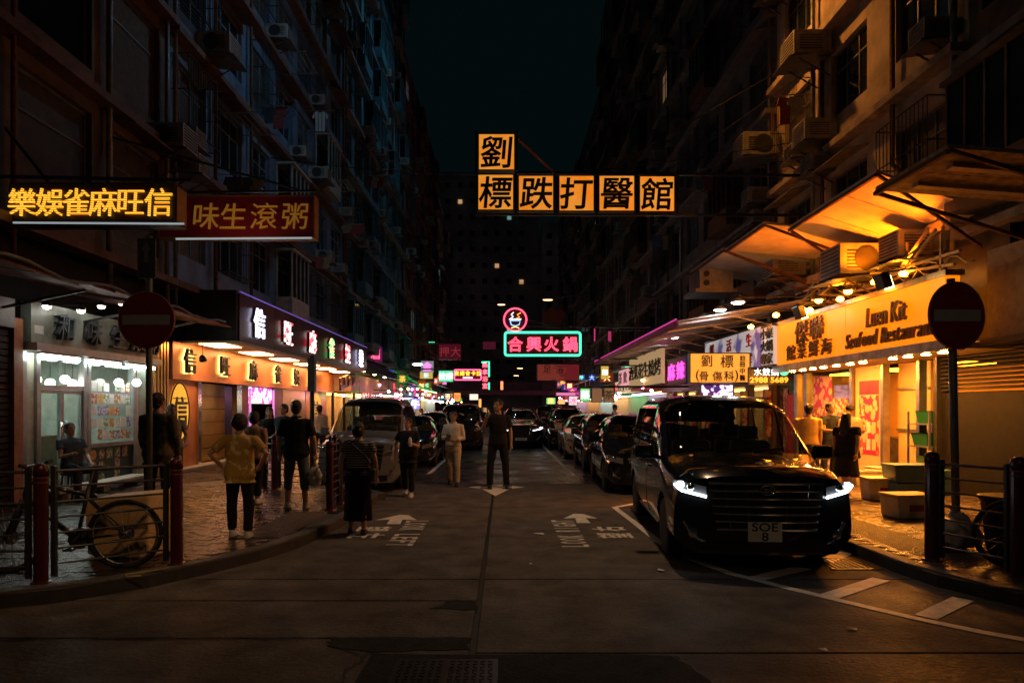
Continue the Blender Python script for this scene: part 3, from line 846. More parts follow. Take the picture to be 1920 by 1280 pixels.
# ground floor front, bay after bay
def yl(px): return DX(px, XL)
def panel(a, b, z0, z1, m_, name, x0=XL - .08, x1=XL, par=mj):
    return MB().b2((x0, a, z0), (x1, b, z1)).build(name, m_, par, world=True)
panel(YA, yl(368), .13, 2.41, copper, 'wall_panel')
oval = [(17.2 + .5 * math.cos(t * .2618), 1.62 + .72 * math.sin(t * .2618)) for t in range(24)]
md = MB().prism(oval, XL + .002, XL + .03, 'x').build('medallion', lit('medallion_gold', (1., .5, .05), .75), mj, world=True)
MB().tube([(XL + .035, p[0], p[1]) for p in oval], .02, 6, True).build('medallion_rim', letter_k, md)
for zz in (1.3, 1.62, 1.95): MB().b2((XL + .03, 16.85, zz - .012), (XL + .045, 17.55, zz + .012)).build('medallion_bar', letter_k, md)
write(mj, '信', (XL + .05, 17.2, 1.62), .8, letter_k, FACE_R, ext=.015, off=.025)
panel(yl(368), yl(374), .13, 2.41, chrome, 'column', XL - .1, XL + .06)
for i in range(6):
    panel(yl(376), yl(440), .2 + i * .37, .55 + i * .37, gold, 'door_panel', XL - .35, XL - .3)
panel(yl(376), yl(440), .13, 2.41, letter_k, 'door_backing', XL - .42, XL - .36)
panel(yl(441), yl(450), .13, 2.41, chrome, 'column', XL - .1, XL + .06)
panel(yl(451), yl(466), .13, 2.41, mat('maroon_tile', (.16, .04, .05), .3), 'wall_panel')
panel(yl(514), yl(529), .13, 2.41, mat('maroon_tile', (.16, .04, .05), .3), 'wall_panel')
panel(yl(467), yl(513), .13, 2.41, mat('entrance_dark', (.03, .03, .035), .5), 'entrance_recess', XL - .9, XL - .8)
panel(yl(470), yl(510), 1.86, 2.38, patterned('entrance_led', 'noise', (.9, .85, 1.), (.9, .05, .35), 4.5, emit=2.2), 'entrance_sign', XL - .1, XL - .02)
for px in (468, 512):
    MB().b2((XL, yl(px) - .07, .2), (XL + .03, yl(px) + .07, 2.35)).build('led_strip', patterned('led_strip', 'Z', (.9, .15, .4), (.2, .3, 1.), 9, emit=.9), mj, world=True)
panel(yl(530), yl(572), .13, 2.41, gold, 'wall_panel')
panel(yl(545), yl(562), 1.9, 2.05, white_m, 'notice', XL, XL + .02)
panel(yl(573), yl(612), .13, 2.41, copper, 'wall_panel')
oc = yl(591)
md2 = MB().prism([(oc + .9 * math.cos(t * .2618), 1.62 + .72 * math.sin(t * .2618)) for t in range(24)], XL + .002, XL + .03, 'x').build('medallion', lit('medallion_gold', (1., .5, .05), .75), mj, world=True)
write(mj, '信', (XL + .05, oc, 1.62), .85, letter_k, FACE_R, ext=.015, off=.025, sx=1.5)
MB().b2((XL - .1, YA, .13), (XL + .35, YB, .2)).build('threshold', stone, mj, world=True)
pc = thing('striped_pillar', 'pink and gold fluted pillar between the congee restaurant and mahjong parlour', 'pillar', (XL, 16.2, .13))
MB().b2((XL - .1, 15.8, .13), (XL + .05, 16.6, 3.3)).build('shaft', patterned('pillar_bands', 'noise', (.55, .3, .16), (.5, .06, .14), 2.4, .35, stretch=(1, 1, 3)), pc, world=True)
for i in range(5): MB().b2((XL + .05, 15.86 + i * .15, .13), (XL + .08, 15.94 + i * .15, 3.3)).build('flute', gold, pc, world=True)
# hanging speaker lamp under the soffit
t = thing('hanging_lamp', 'small black lamp hanging before the copper fascia', 'lamp', (XL + .7, DX(380, XL + .7), 2.95))
MB().tube([(0, 0, .38), (0, 0, .05)], .01, 6).build('rod', black_pl, t)
MB().lathe([(.03, .08), (.08, .03), (.1, -.08), (.02, -.1)], 12, Matrix.Rotation(R(25), 4, 'X')).build('shade', black_pl, t, smooth=True)

# ---------------------------------------------------------------- left: beige shop and the row beyond
bs = thing('beige_shopfront', 'beige lit shopfront with a tilted dark plaque beyond the mahjong parlour', 'shop', (XL, 33, 0))
beige = mat('beige_board', (.62, .48, .27), .5, var=.15)
MB().b2((XL, 32.6, 2.5), (-7.3, 42, 3.35)).build('sign_board', beige, bs, world=True)
pq = MB().box((-7.15, DX(652, -7.15), 2.95), (.08, 3.0, .55), (R(8), 0, 0)).build('plaque', black_pl, bs, world=True)
for i in range(4): write(bs, '茶餐廳坊'[i], (-7.08, DX(640 + i * 8, -7.1), 2.95), .5, gold, FACE_R, ext=.01)
MB().b2((XL - 1.5, 32.6, .13), (XL - 1.4, 42, 2.5)).build('room_wall', beige, bs, world=True)
for i in range(4): MB().b2((XL - 1.2, 33 + i * 2.3, 2.4), (XL - .2, 34.4 + i * 2.3, 2.44)).build('ceiling_light', lit('shop_warm', (1., .45, .08), 9), bs, world=True)
for i in range(5): post(32.7 + i * 2.3, .14, m_=dark_steel, par=bs)
for i in range(9): MB().b2((-7.32, 35.2 + i * .7, 2.2), (-7.29, 35.55 + i * .7, 2.49)).build('flag', gold, bs, world=True)
for i, y in enumerate((33.5, 36.4, 39.5)):
    t = thing('spot_lamp', ['nearest', 'middle', 'farthest'][i] + ' lamp over the beige shopfront board', 'lamp', (-6.9, y, 3.5), 0, 'lamps of the beige shopfront')
    MB().lathe([(.03, .08), (.11, .02), (.12, 0), (.1, 0)], 12).build('shade', dark_steel, t)
    MB().ell((0, 0, 0), (.09, .09, .04)).build('bulb', lit('shop_bulb', (1., .55, .15), 70), t)
    MB().tube([(-.4, 0, .06), (0, 0, .07)], .012, 6).build('arm', dark_steel, t)
aw = thing('awning', 'dark purple fabric awning sloping over the left pavement beyond the mahjong parlour', 'awning', (XL, 35, 3.4))
for i in range(6):
    a = 34.6 + i * 2.1
    MB().add([(XL, a, 4.5), (XL, a + 2.05, 4.5), (-5.9, a + 2.05, 3.25), (-5.9, a, 3.25), (XL, a, 4.53), (XL, a + 2.05, 4.53), (-5.9, a + 2.05, 3.28), (-5.9, a, 3.28)], [(0, 1, 2, 3), (4, 5, 6, 7), (0, 1, 5, 4), (1, 2, 6, 5), (2, 3, 7, 6), (3, 0, 4, 7)]).build('cloth_panel', mat('purple_cloth', (.07, .03, .055), .8), aw, world=True)
MB().tube([(-5.9, 34.6, 3.26), (-5.9, 47.2, 3.26)], .03, 6).build('edge_bar', steel, aw, world=True)
ga = thing('green_awning', 'row of glowing green canopy panels over the far left shops', 'awning', (XL, 47.5, 3.2))
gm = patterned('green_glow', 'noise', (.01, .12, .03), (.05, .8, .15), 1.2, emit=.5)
for i in range(4):
    a = 47.6 + i * 2.6
    MB().add([(XL, a, 4.4), (XL, a + 2.2, 4.4), (-5.7, a + 2.2, 3.0), (-5.7, a, 3.0), (XL, a, 4.44), (XL, a + 2.2, 4.44), (-5.7, a + 2.2, 3.04), (-5.7, a, 3.04)], [(0, 1, 2, 3), (4, 5, 6, 7), (0, 1, 5, 4), (1, 2, 6, 5), (2, 3, 7, 6), (3, 0, 4, 7)]).build('cloth_panel', gm, ga, world=True)
MB().tube([(-5.7, 47.6, 2.99), (-5.7, 57.6, 2.99)], .05, 6).build('light_strip', lit('green_strip', (.5, 1., .4), 3), ga, world=True)
# row of far shops, both sides: each a lit recess with a board
def far_shop(side, y0, y1, col, s, board, seed, lab, board_emit=.0, proj=.8):
    x = XL if side < 0 else XR; o_ = -side
    rnd = random.Random(seed)
    t = thing('far_shop', lab, 'shop', (x, y0, 0))
    MB().b2((x - o_ * 1.6, y0, .13), (x - o_ * 1.5, y1, 2.7)).build('room_wall', mat('shop_wall_%d' % (seed % 4), rnd.choice([(.5, .42, .3), (.45, .45, .48), (.5, .3, .25), (.4, .45, .35)]), .6), t, world=True)
    MB().b2((x - o_ * 1.3, y0 + .4, 2.6), (x - o_ * .3, y1 - .4, 2.66)).build('ceiling_light', lit('fs%d' % seed, col, s), t, world=True)
    MB().b2((x, y0 + .05, 2.72), (x + o_ * proj, y1 - .05, 3.5)).build('sign_board', lit('fb%d' % seed, board, board_emit) if board_emit else mat('board_%d' % seed, board, .5), t, world=True)
    n = max(2, int((y1 - y0) / .9))
    for i in range(min(n, 6)):
        write(t, rnd.choice('大金海新華美麗粥麵茶冰室酒家藥行'), (x + o_ * (proj + .02), y0 + (i + .5) * (y1 - y0) / min(n, 6), 3.1), .6, rnd.choice([letter_k, gold, white_m, lit('red_word', (1., .05, .1), 1.5)]), FACE_R if side < 0 else FACE_L, ext=.015, off=.02)
    for k in range(rnd.randint(2, 4)):
        yy = rnd.uniform(y0 + .3, y1 - .8)
        MB().b2((x - o_ * .3, yy, .13), (x + o_ * .1, yy + .6, rnd.uniform(.7, 1.5))).build('display_stand', mat('stand_%d' % rnd.randint(0, 3), (rnd.uniform(.1, .5), rnd.uniform(.1, .4), rnd.uniform(.08, .3)), .5), t, world=True)
    return t
cols = [((1., .6, .25), 6), ((.8, .95, 1.), 5), ((1., .4, .12), 6), ((.9, .6, 1.), 4), ((.3, 1., .5), 3)]
bds = [(.5, .06, .06), (.6, .5, .3), (.08, .25, .12), (.1, .1, .3), (.55, .3, .1)]
ys = [42.2, 47.5, 53, 59, 66, 74, 84, 96]
for i in range(7):
    c_, s_ = cols[i % 5]
    far_shop(-1, ys[i], ys[i + 1], c_, s_, bds[(i + 1) % 5], 40 + i, od(i) + ' lit shopfront past the beige one along the left row', .9 if i in (2, 4) else 0)
ys = [36.5, 42, 48, 55, 63, 72, 83, 96]
for i in range(7):
    c_, s_ = cols[(i + 2) % 5]
    far_shop(1, ys[i], ys[i + 1], c_, s_, bds[i % 5], 60 + i, od(i) + ' lit shopfront past the long awning along the right row', .9 if i in (1, 3, 5) else 0)
# ---------------------------------------------------------------- right: seafood restaurant
ORG = (1., .40, .035)
cream_b = mat('cream_sign_face', (.82, .55, .2), .45, var=.06, scale=1)
steel_w = mat('stained_steel', (.4, .36, .3), .35, .7, var=.35, scale=4)
sf = thing('seafood_restaurant', 'orange lit seafood restaurant with long cream signboard and steel shopfront', 'restaurant', (XR, 11.5, 0))
SX = 7.4
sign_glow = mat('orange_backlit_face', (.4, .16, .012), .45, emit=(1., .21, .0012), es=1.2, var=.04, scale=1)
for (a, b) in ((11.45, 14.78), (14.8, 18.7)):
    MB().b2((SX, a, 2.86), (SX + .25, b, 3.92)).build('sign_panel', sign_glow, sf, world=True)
MB().b2((SX - .03, 11.4, 2.68), (SX + .3, 18.75, 2.855)).build('lower_trim', steel_w, sf, world=True)
MB().b2((SX - .03, 11.4, 3.925), (SX + .3, 18.75, 4.02)).build('upper_trim', steel_w, sf, world=True)
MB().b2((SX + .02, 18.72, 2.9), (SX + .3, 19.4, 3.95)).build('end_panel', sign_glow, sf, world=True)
brown_l = mat('brown_metal_letter', (.12, .07, .03), .3, .5, var=.1)
def rpos(px, z, x=SX - .03): return (x, DX(px, x), z)
for i, ch in enumerate('Lucullet'[:6] if False else ''): pass
write_wall(sf, 'Luen Kit', SX - .04, DX(1628, SX), DX(1704, SX), 3.5, .56, brown_l, off=.02, shear=.1)
write_wall(sf, 'Seafood Restaurant', SX - .04, DX(1589, SX), DX(1757, SX), 3.1, .44, brown_l, off=.016, shear=.25)
for i, ch in enumerate('館菜鮮海'):
    write(sf, ch, rpos((1483, 1503, 1526, 1549)[i], 3.12), .42, brown_l, FACE_L, ext=.03, off=.0, sx=1.3)
write(sf, '傑', rpos(1503, 3.58), .6, brown_l, FACE_L, ext=.03, off=.0, sx=1.3)
write(sf, '聯', rpos(1531, 3.6), .6, brown_l, FACE_L, ext=.03, off=.0, sx=1.3)
MB().b2((SX - .012, 14.5, 2.95), (SX - .004, 14.58, 3.0)).build('badge', brown_l, sf, world=True)
# downlights under the board
for i, px in enumerate((1486, 1505, 1524, 1544, 1568, 1594, 1618, 1674, 1702, 1736, 1768)):
    x = SX + .12; d = DX(px, x)
    t = thing('downlight', od(i) + ' round downlight under the seafood signboard, counting from far', 'lamp', (x, d, 2.66), 0, 'downlights under the seafood signboard')
    MB().lathe([(.09, .02), (.095, 0), (.075, -.004)], 14).build('rim', chrome, t)
    MB().lathe([(.075, .0), (.07, -.012), (.01, -.018)], 14).build('lens', lit('downlight', (1., .32, .04), 900), t)
MB().b2((SX + .3, 11.4, 2.7), (XR + .2, 18.8, 2.78)).build('soffit', mat('soffit_cream', (.6, .45, .25), .5), sf, world=True)
def yr(px): return DX(px, XR)
wallp = mat('cream_wall_tile', (.8, .55, .25), .35, var=.08, scale=2)
def rp(pa, pb, z0, z1, m_, name, dx=0., th=.08):
    a, b = yr(pa), yr(pb)
    return MB().b2((XR + dx, min(a, b), z0), (XR + dx + th, max(a, b), z1)).build(name, m_, sf, world=True)
poster_a = patterned('poster_red', 'voronoi', (.75, .5, .25), (.5, .03, .12), 5, .4)
poster_b = patterned('poster_menu', 'voronoi', (.8, .62, .35), (.45, .1, .04), 9, .4)
pinkb = mat('red_banner', (.7, .08, .09), .5)
rp(1478, 1492, .2, 2.1, pinkb, 'red_banner', -.05, .02)
rp(1470, 1477, .2, 2.3, poster_b, 'menu_poster', -.02, .02)
rp(1455, 1494, .13, 2.7, mat('shop_dark_glass', (.05, .045, .04), .1), 'window', .02, .04)
for px in (1494, 1512, 1598, 1657): rp(px, px + 5, .13, 2.69, brushed, 'post', -.08, .16)
w = rp(1514, 1597, .13, 2.69, glass, 'window', 0, .02)
rp(1526, 1560, 1.72, 2.55, poster_a, 'poster', -.012, .01); rp(1517, 1560, 1.0, 1.7, poster_b, 'poster', -.014, .01)
rp(1562, 1590, 1.35, 1.95, poster_b, 'menu_frame', -.03, .02)
for k in range(4): rp(1563 + k * 7, 1568 + k * 7, .9, 1.2, (white_m, poster_b)[k % 2], 'paper_note', -.012, .01)
rp(1604, 1656, .13, 2.69, wallp, 'wall_panel', 0, .1)
rp(1612, 1648, .62, 2.0, poster_a, 'poster', -.012, .01); rp(1612, 1648, 2.02, 2.35, mat('maroon_print', (.2, .03, .08), .4), 'poster', -.012, .01)
for i in range(7): rp(1616 + (i % 3) * 10, 1623 + (i % 3) * 10, .72 + (i // 3) * .4, .98 + (i // 3) * .4, (poster_b, white_m, wallp)[i % 3], 'print_detail', -.018, .005)
rp(1664, 1722, .13, 2.69, wallp, 'wall_panel', .25, .08)
for z in (1.2, 2.1): rp(1663, 1722, z, z + .05, brushed, 'rail', .2, .06)
rp(1722, 1728, .13, 2.69, brushed, 'post', -.05, .16)
rp(1728, 1762, .13, 2.69, mat('fish_tank_glass', (.06, .12, .08), .08), 'tank_wall', .3, .05)
rp(1762, 1769, .13, 2.72, dark_steel, 'post', -.1, .25)
# room behind
m = MB(); m.b2((XR + 2.6, 12.6, .13), (XR + 2.7, 21, 2.7)); m.b2((XR + .2, 20.9, .13), (XR + 2.6, 21, 2.7)); m.build('room_wall', wallp, sf, world=True)
for yy in (14.5, 16.8, 19): MB().b2((XR + .7, yy - .5, 2.62), (XR + 1.5, yy + .5, 2.66)).build('ceiling_light', lit('sf_ceiling', (1., .27, .01), 22), sf, world=True)
for i in range(3): MB().b2((XR + 1.3, 15 + i * 1.6, .13), (XR + 1.9, 16 + i * 1.6, .95)).build('counter', steel_w, sf, world=True)
MB().b2((XR - .5, 12.9, .13), (XR + .3, 20.5, .3)).build('entrance_step', mat('step_tile', (.5, .36, .2), .4, var=.2), sf, world=True)
# flood lamps on arms
def flood(px, py, lab, aim_px, e, box=.3):
    x = 6.75; d = DX(px, x); z = H + (HY - py) / F * d
    t = thing('flood_lamp', lab, 'lamp', (x, d, z))
    MB().box((0, 0, 0), (.16, box, box * .95), (0, R(-18), 0)).build('housing', black_pl, t, bevel=.02)
    MB().box((.09, 0, -.03), (.03, box * .85, box * .75), (0, R(-18), 0)).build('lens', lit('flood', (1., .62, .22), 18), t)
    MB().bar((0, 0, box * .5), (SX - x, .1, .25), .03).build('arm', dark_steel, t)
    tx = SX; ty = DX(aim_px, SX)
    spot('flood_beam', (x + .13, d, z - .05), (tx, ty, 3.35), e, (1., .6, .26), 44, 1., .05, t)
flood(1655, 527, 'black box flood lamp over the English wording of the seafood sign', 1665, 32)
flood(1499, 585, 'black box flood lamp over the Chinese wording of the seafood sign', 1530, 32, .32)
for i, (px, py) in enumerate(((1518, 581), (1590, 545), (1535, 562), (1408, 612), (1455, 590), (1640, 528), (1694, 512), (1575, 560))):
    x = 6.9 if i < 5 else 7.75; d = DX(px, x); z = H + (HY - py) / F * d
    t = thing('shaded_lamp', ['bright bare lamp beside the left flood box', 'round shaded lamp above the middle of the seafood sign', 'flat shaded lamp left of the round one', 'bare lamp over the gap before the long awning', 'lamp above the far end of the seafood sign', 'bulb added behind the middle of the seafood sign top to light the canopy', 'bulb added behind the near end of the seafood sign top to light the canopy', 'bulb added behind the far half of the seafood sign top to light the canopy'][i], 'lamp', (x, d, z))
    MB().lathe([(.03, .09), (.14, .03), (.15, .0), (.13, .0)] if i in (1, 2) else [(.02, .1), (.03, .06), (.03, .05), (.02, .05)], 14).build('shade' if i in (1, 2) else 'socket', dark_steel, t, smooth=True)
    MB().ell((0, 0, -.01), (.08, .08, .06)).build('bulb', lit('warm_bulb_%d' % ((i in (1, 2)) + 2 * (i > 4)), (1., .27, .012), 140 if i in (1, 2) else (120 if i < 5 else 80)), t, smooth=True)
    MB().bar((0, 0, .09), (SX + .1 - x, 0, .12), .02).build('arm', dark_steel, t)
    if i in (1, 2): spot('lamp_pool', (x, d, z - .1), (x - 1.3, d - 1.8, 0), 1900, (1., .28, .016), 68, .8, .08, t)
    if i > 4: spot('added_uplight', (x, d, z + .13), (x - .35, d + .1, z + 2), 330, (1., .17, .003), 125, .5, .06, t)  # last three bulbs and these uplights are added to brighten the canopies
# near right: dark louvred shop and pale wall
dk = thing('louvred_shopfront', 'dark closed shopfront with metal louvres right of the seafood restaurant', 'shop', (XR, 9, 0))
MB().b2((XR - .1, 7.6, .13), (XR + .1, 13.35, 2.0)).build('lower_panel', mat('black_panel', (.012, .012, .013), .7, spec=.2), dk, world=True)
for i in range(10): MB().box((XR - .12, 11.9, 2.06 + i * .075), (.1, 2.6, .02), (0, R(-25), 0)).build('louvre', dark_steel, dk, world=True)
for yy in (10.5, 13.25): MB().b2((XR - .2, yy, .13), (XR, yy + .1, 2.8)).build('post', dark_steel, dk, world=True)
MB().b2((XR - .6, 7.6, 2.85), (XR - .2, 11.3, 4.3)).build('fascia_box', mat('pale_fascia', (.24, .21, .18), .6, var=.3), dk, world=True)
MB().b2((XR - .7, 7.6, 2.75), (XR - .1, 11.35, 2.845)).build('fascia_trim', dark_steel, dk, world=True)
MB().b2((XR - .15, 11.4, 2.9), (XR, 13.3, 4.9)).build('upper_panel', dark_steel, dk, world=True)
# canopies over the right pavement
def canopy(name, lab, pts, m_, t=.05, panels=3, cat='canopy'):
    """pts: outer near, outer far, inner far, inner near"""
    a, b, c, d = [V(p) for p in pts]
    th = thing(name, lab, cat, tuple(d))
    for i in range(panels):
        u, v = i / panels + .004, (i + 1) / panels - .004
        q = [a.lerp(b, u), a.lerp(b, v), d.lerp(c, v), d.lerp(c, u)]
        MB().add([*q, *[p + V((0, 0, t)) for p in q]], [(0, 1, 2, 3), (4, 5, 6, 7), (0, 1, 5, 4), (1, 2, 6, 5), (2, 3, 7, 6), (3, 0, 4, 7)]).build('panel', m_, th, world=True)
    m = MB(); m.bar(a + V((0, 0, -.05)), b + V((0, 0, -.05)), .06); m.build('edge_beam', rust, th, world=True)
    bars('strut', [(p + V((0, 0, -.03)), V((q.x, q.y, q.z - .7))) for p, q in ((a, d), (b, c))], .05, rust, th)
    return th
white_sheet = mat('white_sheet', (.72, .62, .5), .6, var=.2, scale=1.5)
blue_sheet = mat('pale_blue_sheet', (.5, .55, .66), .5, var=.2, scale=1.5)
canopy('canopy', 'large white sheet canopy lit orange above the seafood sign', [(6.6, 12.1, 5.88), (6.6, 15.8, 5.86), (XR - .05, 15.8, 5.25), (XR - .05, 12.1, 5.2)], white_sheet)
canopy('canopy', 'white canopy lit orange at its near end, beyond the seafood sign', [(6.05, 15.9, 6.0), (6.05, 18.6, 6.0), (XR - .05, 18.6, 5.75), (XR - .05, 15.9, 5.75)], white_sheet)
canopy('canopy', 'pale blue canopy hanging beyond the orange lit ones', [(6.0, 18.7, 6.05), (6.0, 22, 6.05), (XR - .05, 22, 5.7), (XR - .05, 18.7, 5.7)], blue_sheet)
gc = canopy('panel_canopy', 'brown textured panel canopy with two unlit strip lights at the right', [(5.6, 8.6, 4.98), (5.6, 10.3, 4.98), (XR - .05, 10.3, 4.75), (XR - .05, 8.6, 4.75)], mat('textured_brown_panel', (.4, .28, .14), .6, var=.5, scale=7, bump=.5), panels=4)
for i in range(2): MB().box((7.0, 9.05 + i * .75, 4.82), (2.2, .14, .06), (0, R(4.4), 0)).build('strip_light', mat('strip_cover', (.5, .42, .3), .4), gc, world=True)
# steel hood box
hb = thing('steel_vent_hood', 'brushed steel vent hood hanging under the pale blue canopy', 'vent hood', tuple(W(1338, 545, 21)))
a = W(1303, 500, 21); b = W(1375, 541, 21)
MB().b2((a.x + .15, 21, b.z), (b.x, 22.2, a.z)).build('casing', brushed, hb, world=True)
MB().b2((a.x, 20.9, b.z - .12), (b.x + .1, 22.3, b.z - .005)).build('skirt', steel, hb, world=True)
for i in range(2): MB().lathe([(.09, 0), (.09, .03), (.02, .03)], 14, Matrix.Translation((a.x + .35, 20.99, b.z + .18 + i * .28)) @ Matrix.Rotation(R(90), 4, 'X')).build('fan_port', dark_steel, hb, world=True)
# big outdoor units, frames and pipework above the sign
def rW(px, py, x): d = DX(px, x); return V((x, d, H + (HY - py) / F * d))
p = rW(1640, 520, XR - .35); ac_unit((XR - .3, p.y, p.z), -1, 'large orange lit outdoor air conditioner above the middle of the seafood sign', 1.5, fan=True)
p = rW(1740, 485, XR - .1); ac_unit((XR - .1, p.y, p.z), -1, 'louvred air conditioner above the near end of the seafood sign', 1.15)
p = rW(1500, 520, XR - .2); ac_unit((XR - .2, p.y, p.z), -1, 'air conditioner above the far end of the seafood sign', 1.3)
p = rW(1448, 480, XR - .2); ac_unit((XR - .2, p.y, p.z), -1, 'pale air conditioner under the pale blue canopy', 1.2)
p = rW(1450, 300, XR - .1); ac_unit((XR - .1, p.y, p.z), -1, 'large outdoor fan unit on a sloping tray at upper right', 1.6, fan=True)
p = rW(1545, 115, XR - .1); ac_unit((XR - .1, p.y, p.z), -1, 'box air conditioner high up near the top right', 1.4)
fr = thing("strut_rig", 'welded steel frame with diagonal struts above the seafood sign', 'steel frame', (XR - .4, 13.3, 4.1))
for (pa, pb) in (((1690, 500), (1740, 430)), ((1700, 505), (1755, 430)), ((1668, 510), (1800, 470)), ((1700, 455), (1700, 520)), ((1765, 440), (1765, 515)), ((1660, 515), (1790, 495))):
    MB().bar(rW(*pa, XR - .75), rW(*pb, XR - .75), .045).build('strut', mat('cream_steel', (.55, .42, .25), .5, .2, var=.3), fr, world=True)
for i in range(5):
    rn = random.Random(i + 50); pts = []
    x0 = 1480 + i * 55
    for k in range(9):
        q = rW(x0 + k * 16, 555 - i * 9 - k * 5 + rn.uniform(-9, 9) + 12 * math.sin(k * 1.3 + i), XR - .55 - .05 * i); pts.append(q)
    o = MB().tube(pts, .018 + .006 * (i % 2), 6).build('cable', black_pl if i % 2 else frame_m, loc=None, smooth=True)
    tag(o, ['lowest tangled cable', 'second tangled cable', 'third tangled cable', 'fourth tangled cable', 'highest tangled cable'][i] + ' above the seafood sign', 'cable', 'cables above the seafood sign')
for i, px in enumerate((1700, 1560, 1462)):
    y = DX(px, XR - .12)
    o = MB().tube([(XR - .14, y, 4.2), (XR - .14, y, 6.6), (XR - .14, y + .5, 7.0), (XR - .14, y + .5, 11)], .055, 8).build('waste_pipe', rust, smooth=True)
    tag(o, ['nearest', 'middle', 'farthest'][i] + ' rusty waste pipe climbing the cream wall above the seafood sign', 'pipe')

# ---------------------------------------------------------------- right: long awning with round lamps
la = thing('long_awning', 'long awning with magenta edge over the right pavement', 'awning', (XR, 15, 4.2))
mag = mat('magenta_cloth', (.4, .03, .22), .6, var=.1)
for i in range(8):
    a = 19.2 + i * 2.2; b = a + 2.16
    MB().add([(XR, a, 4.75), (XR, b, 4.75), (4.9, b, 4.12), (4.9, a, 4.12), (XR, a, 4.79), (XR, b, 4.79), (4.9, b, 4.16), (4.9, a, 4.16)], [(0, 1, 2, 3), (4, 5, 6, 7), (0, 1, 5, 4), (1, 2, 6, 5), (2, 3, 7, 6), (3, 0, 4, 7)]).build('cloth_panel', white_sheet, la, world=True)
    MB().b2((4.86, a, 3.98), (4.89, b, 4.2)).build('valance', mag, la, world=True)
for i in range(9):
    a = 19.2 + i * 2.2
    m = MB(); m.bar((XR, a, 4.6), (4.9, a, 4.06), .05); m.bar((XR, a, 3.8), (6.4, a, 4.3), .04); m.build('frame_bar', steel, la, world=True)
MB().tube([(4.84, 19.2, 4.2), (4.84, 36.6, 4.2)], .022, 8).build('magenta_tube', lit('magenta_tube', (1., .08, .55), .5), la, world=True)
for i, (px, py) in enumerate(((1384, 567), (1350, 581), (1322, 595), (1300, 606), (1275, 615), (1261, 624), (1243, 630), (1228, 636), (1264, 633))):
    x = 6.0 if i != 8 else 6.6; d = DX(px, x); z = H + (HY - py) / F * d
    t = thing('dish_lamp', od(i) + ' round dish lamp under the long awning, counting from near', 'lamp', (x, d, z), 0, 'dish lamps under the long awning')
    MB().lathe([(.04, .12), (.16, .05), (.19, 0), (.17, 0)], 16).build('shade', white_m, t, smooth=True)
    MB().lathe([(.165, .01), (.12, -.03), (.02, -.05)], 16).build('lens', lit('dish', (.82, .93, 1.), 60), t, smooth=True)
    MB().tube([(0, 0, .1), (0, 0, 4.4 - z if z < 4.3 else .2)], .012, 6).build('rod', dark_steel, t)
    MB().bar((0, 0, .14), (1.6, 0, .14), .02).build('arm', dark_steel, t)
# billboards along the right wall
def wall_board(name, lab, pa, pb, ya, yb, x, m_, words, wm_, size, rows=1, cat='signboard', th=.15, off=.02, sx=1.2):
    da, db = DX(pa, x), DX(pb, x)
    z1 = H + (HY - ya) / F * db; z0 = H + (HY - yb) / F * db          # heights read at the near edge pb
    t = thing(name, lab, cat, (x, db, z0))
    MB().b2((x, min(da, db), z0), (x + th, max(da, db), z1)).build('board', m_, t, world=True)
    MB().b2((x - .03, min(da, db), z1 + .002), (x + th + .02, max(da, db), z1 + .06)).build('top_trim', dark_steel, t, world=True)
    MB().b2((x - .03, min(da, db), z0 - .06), (x + th + .02, max(da, db), z0 - .002)).build('bottom_trim', dark_steel, t, world=True)
    per = max(1, len(words) // rows)
    for i, ch in enumerate(words):
        r_, c_ = divmod(i, per)
        yy = max(da, db) - (c_ + .5) * abs(da - db) / per
        zz = z1 - (r_ + .5) * (z1 - z0) / rows
        write(t, ch, (x - .03, yy, zz), size, wm_, FACE_L, ext=.02, off=off, sx=sx)
    return t
sq = patterned('billboard_print', 'noise', (.16, .13, .42), (.85, .82, .8), .9, .5, emit=.35, lo=.42, hi=.5)
t = wall_board('billboard', 'blue and white billboard with red characters beside the seafood sign', 1322, 1427, 612, 690, 7.3, sq, '鮮活生猛海鮮', mat('red_print', (.6, .03, .06), .5), .42, 2)
wall_board('column_sign', 'white signboard with black characters beside the seafood sign', 1428, 1450, 610, 682, 7.3, lit('board_white', (.85, .85, .8), .32), '小菜火鍋專家', letter_k, .33, 3, sx=1.5)
wall_board('magenta_sign', 'violet signboard with glowing magenta characters behind the orange hanging sign', 1252, 1286, 668, 716, 7.2, mat('violet_board', (.07, .03, .2), .4), '麻辣', lit('magenta', (1., .05, .4), 3.2), .75, 1, sx=1.6)
wall_board('beige_sign', 'beige backlit signboard with dark bottles of lettering under the long awning', 1180, 1240, 652, 718, 6.7, lit('beige_glow', (1., .66, .32), .32), '酒鬼花生燒烤', letter_k, .8, 1, sx=1.6)
wall_board('small_sign', 'small pink lit signboard beyond the beige backlit one', 1160, 1178, 690, 722, 6.7, lit('pink_glow', (1., .45, .5), .7), '茶飲', white_m, .7, 1, sx=1.6)
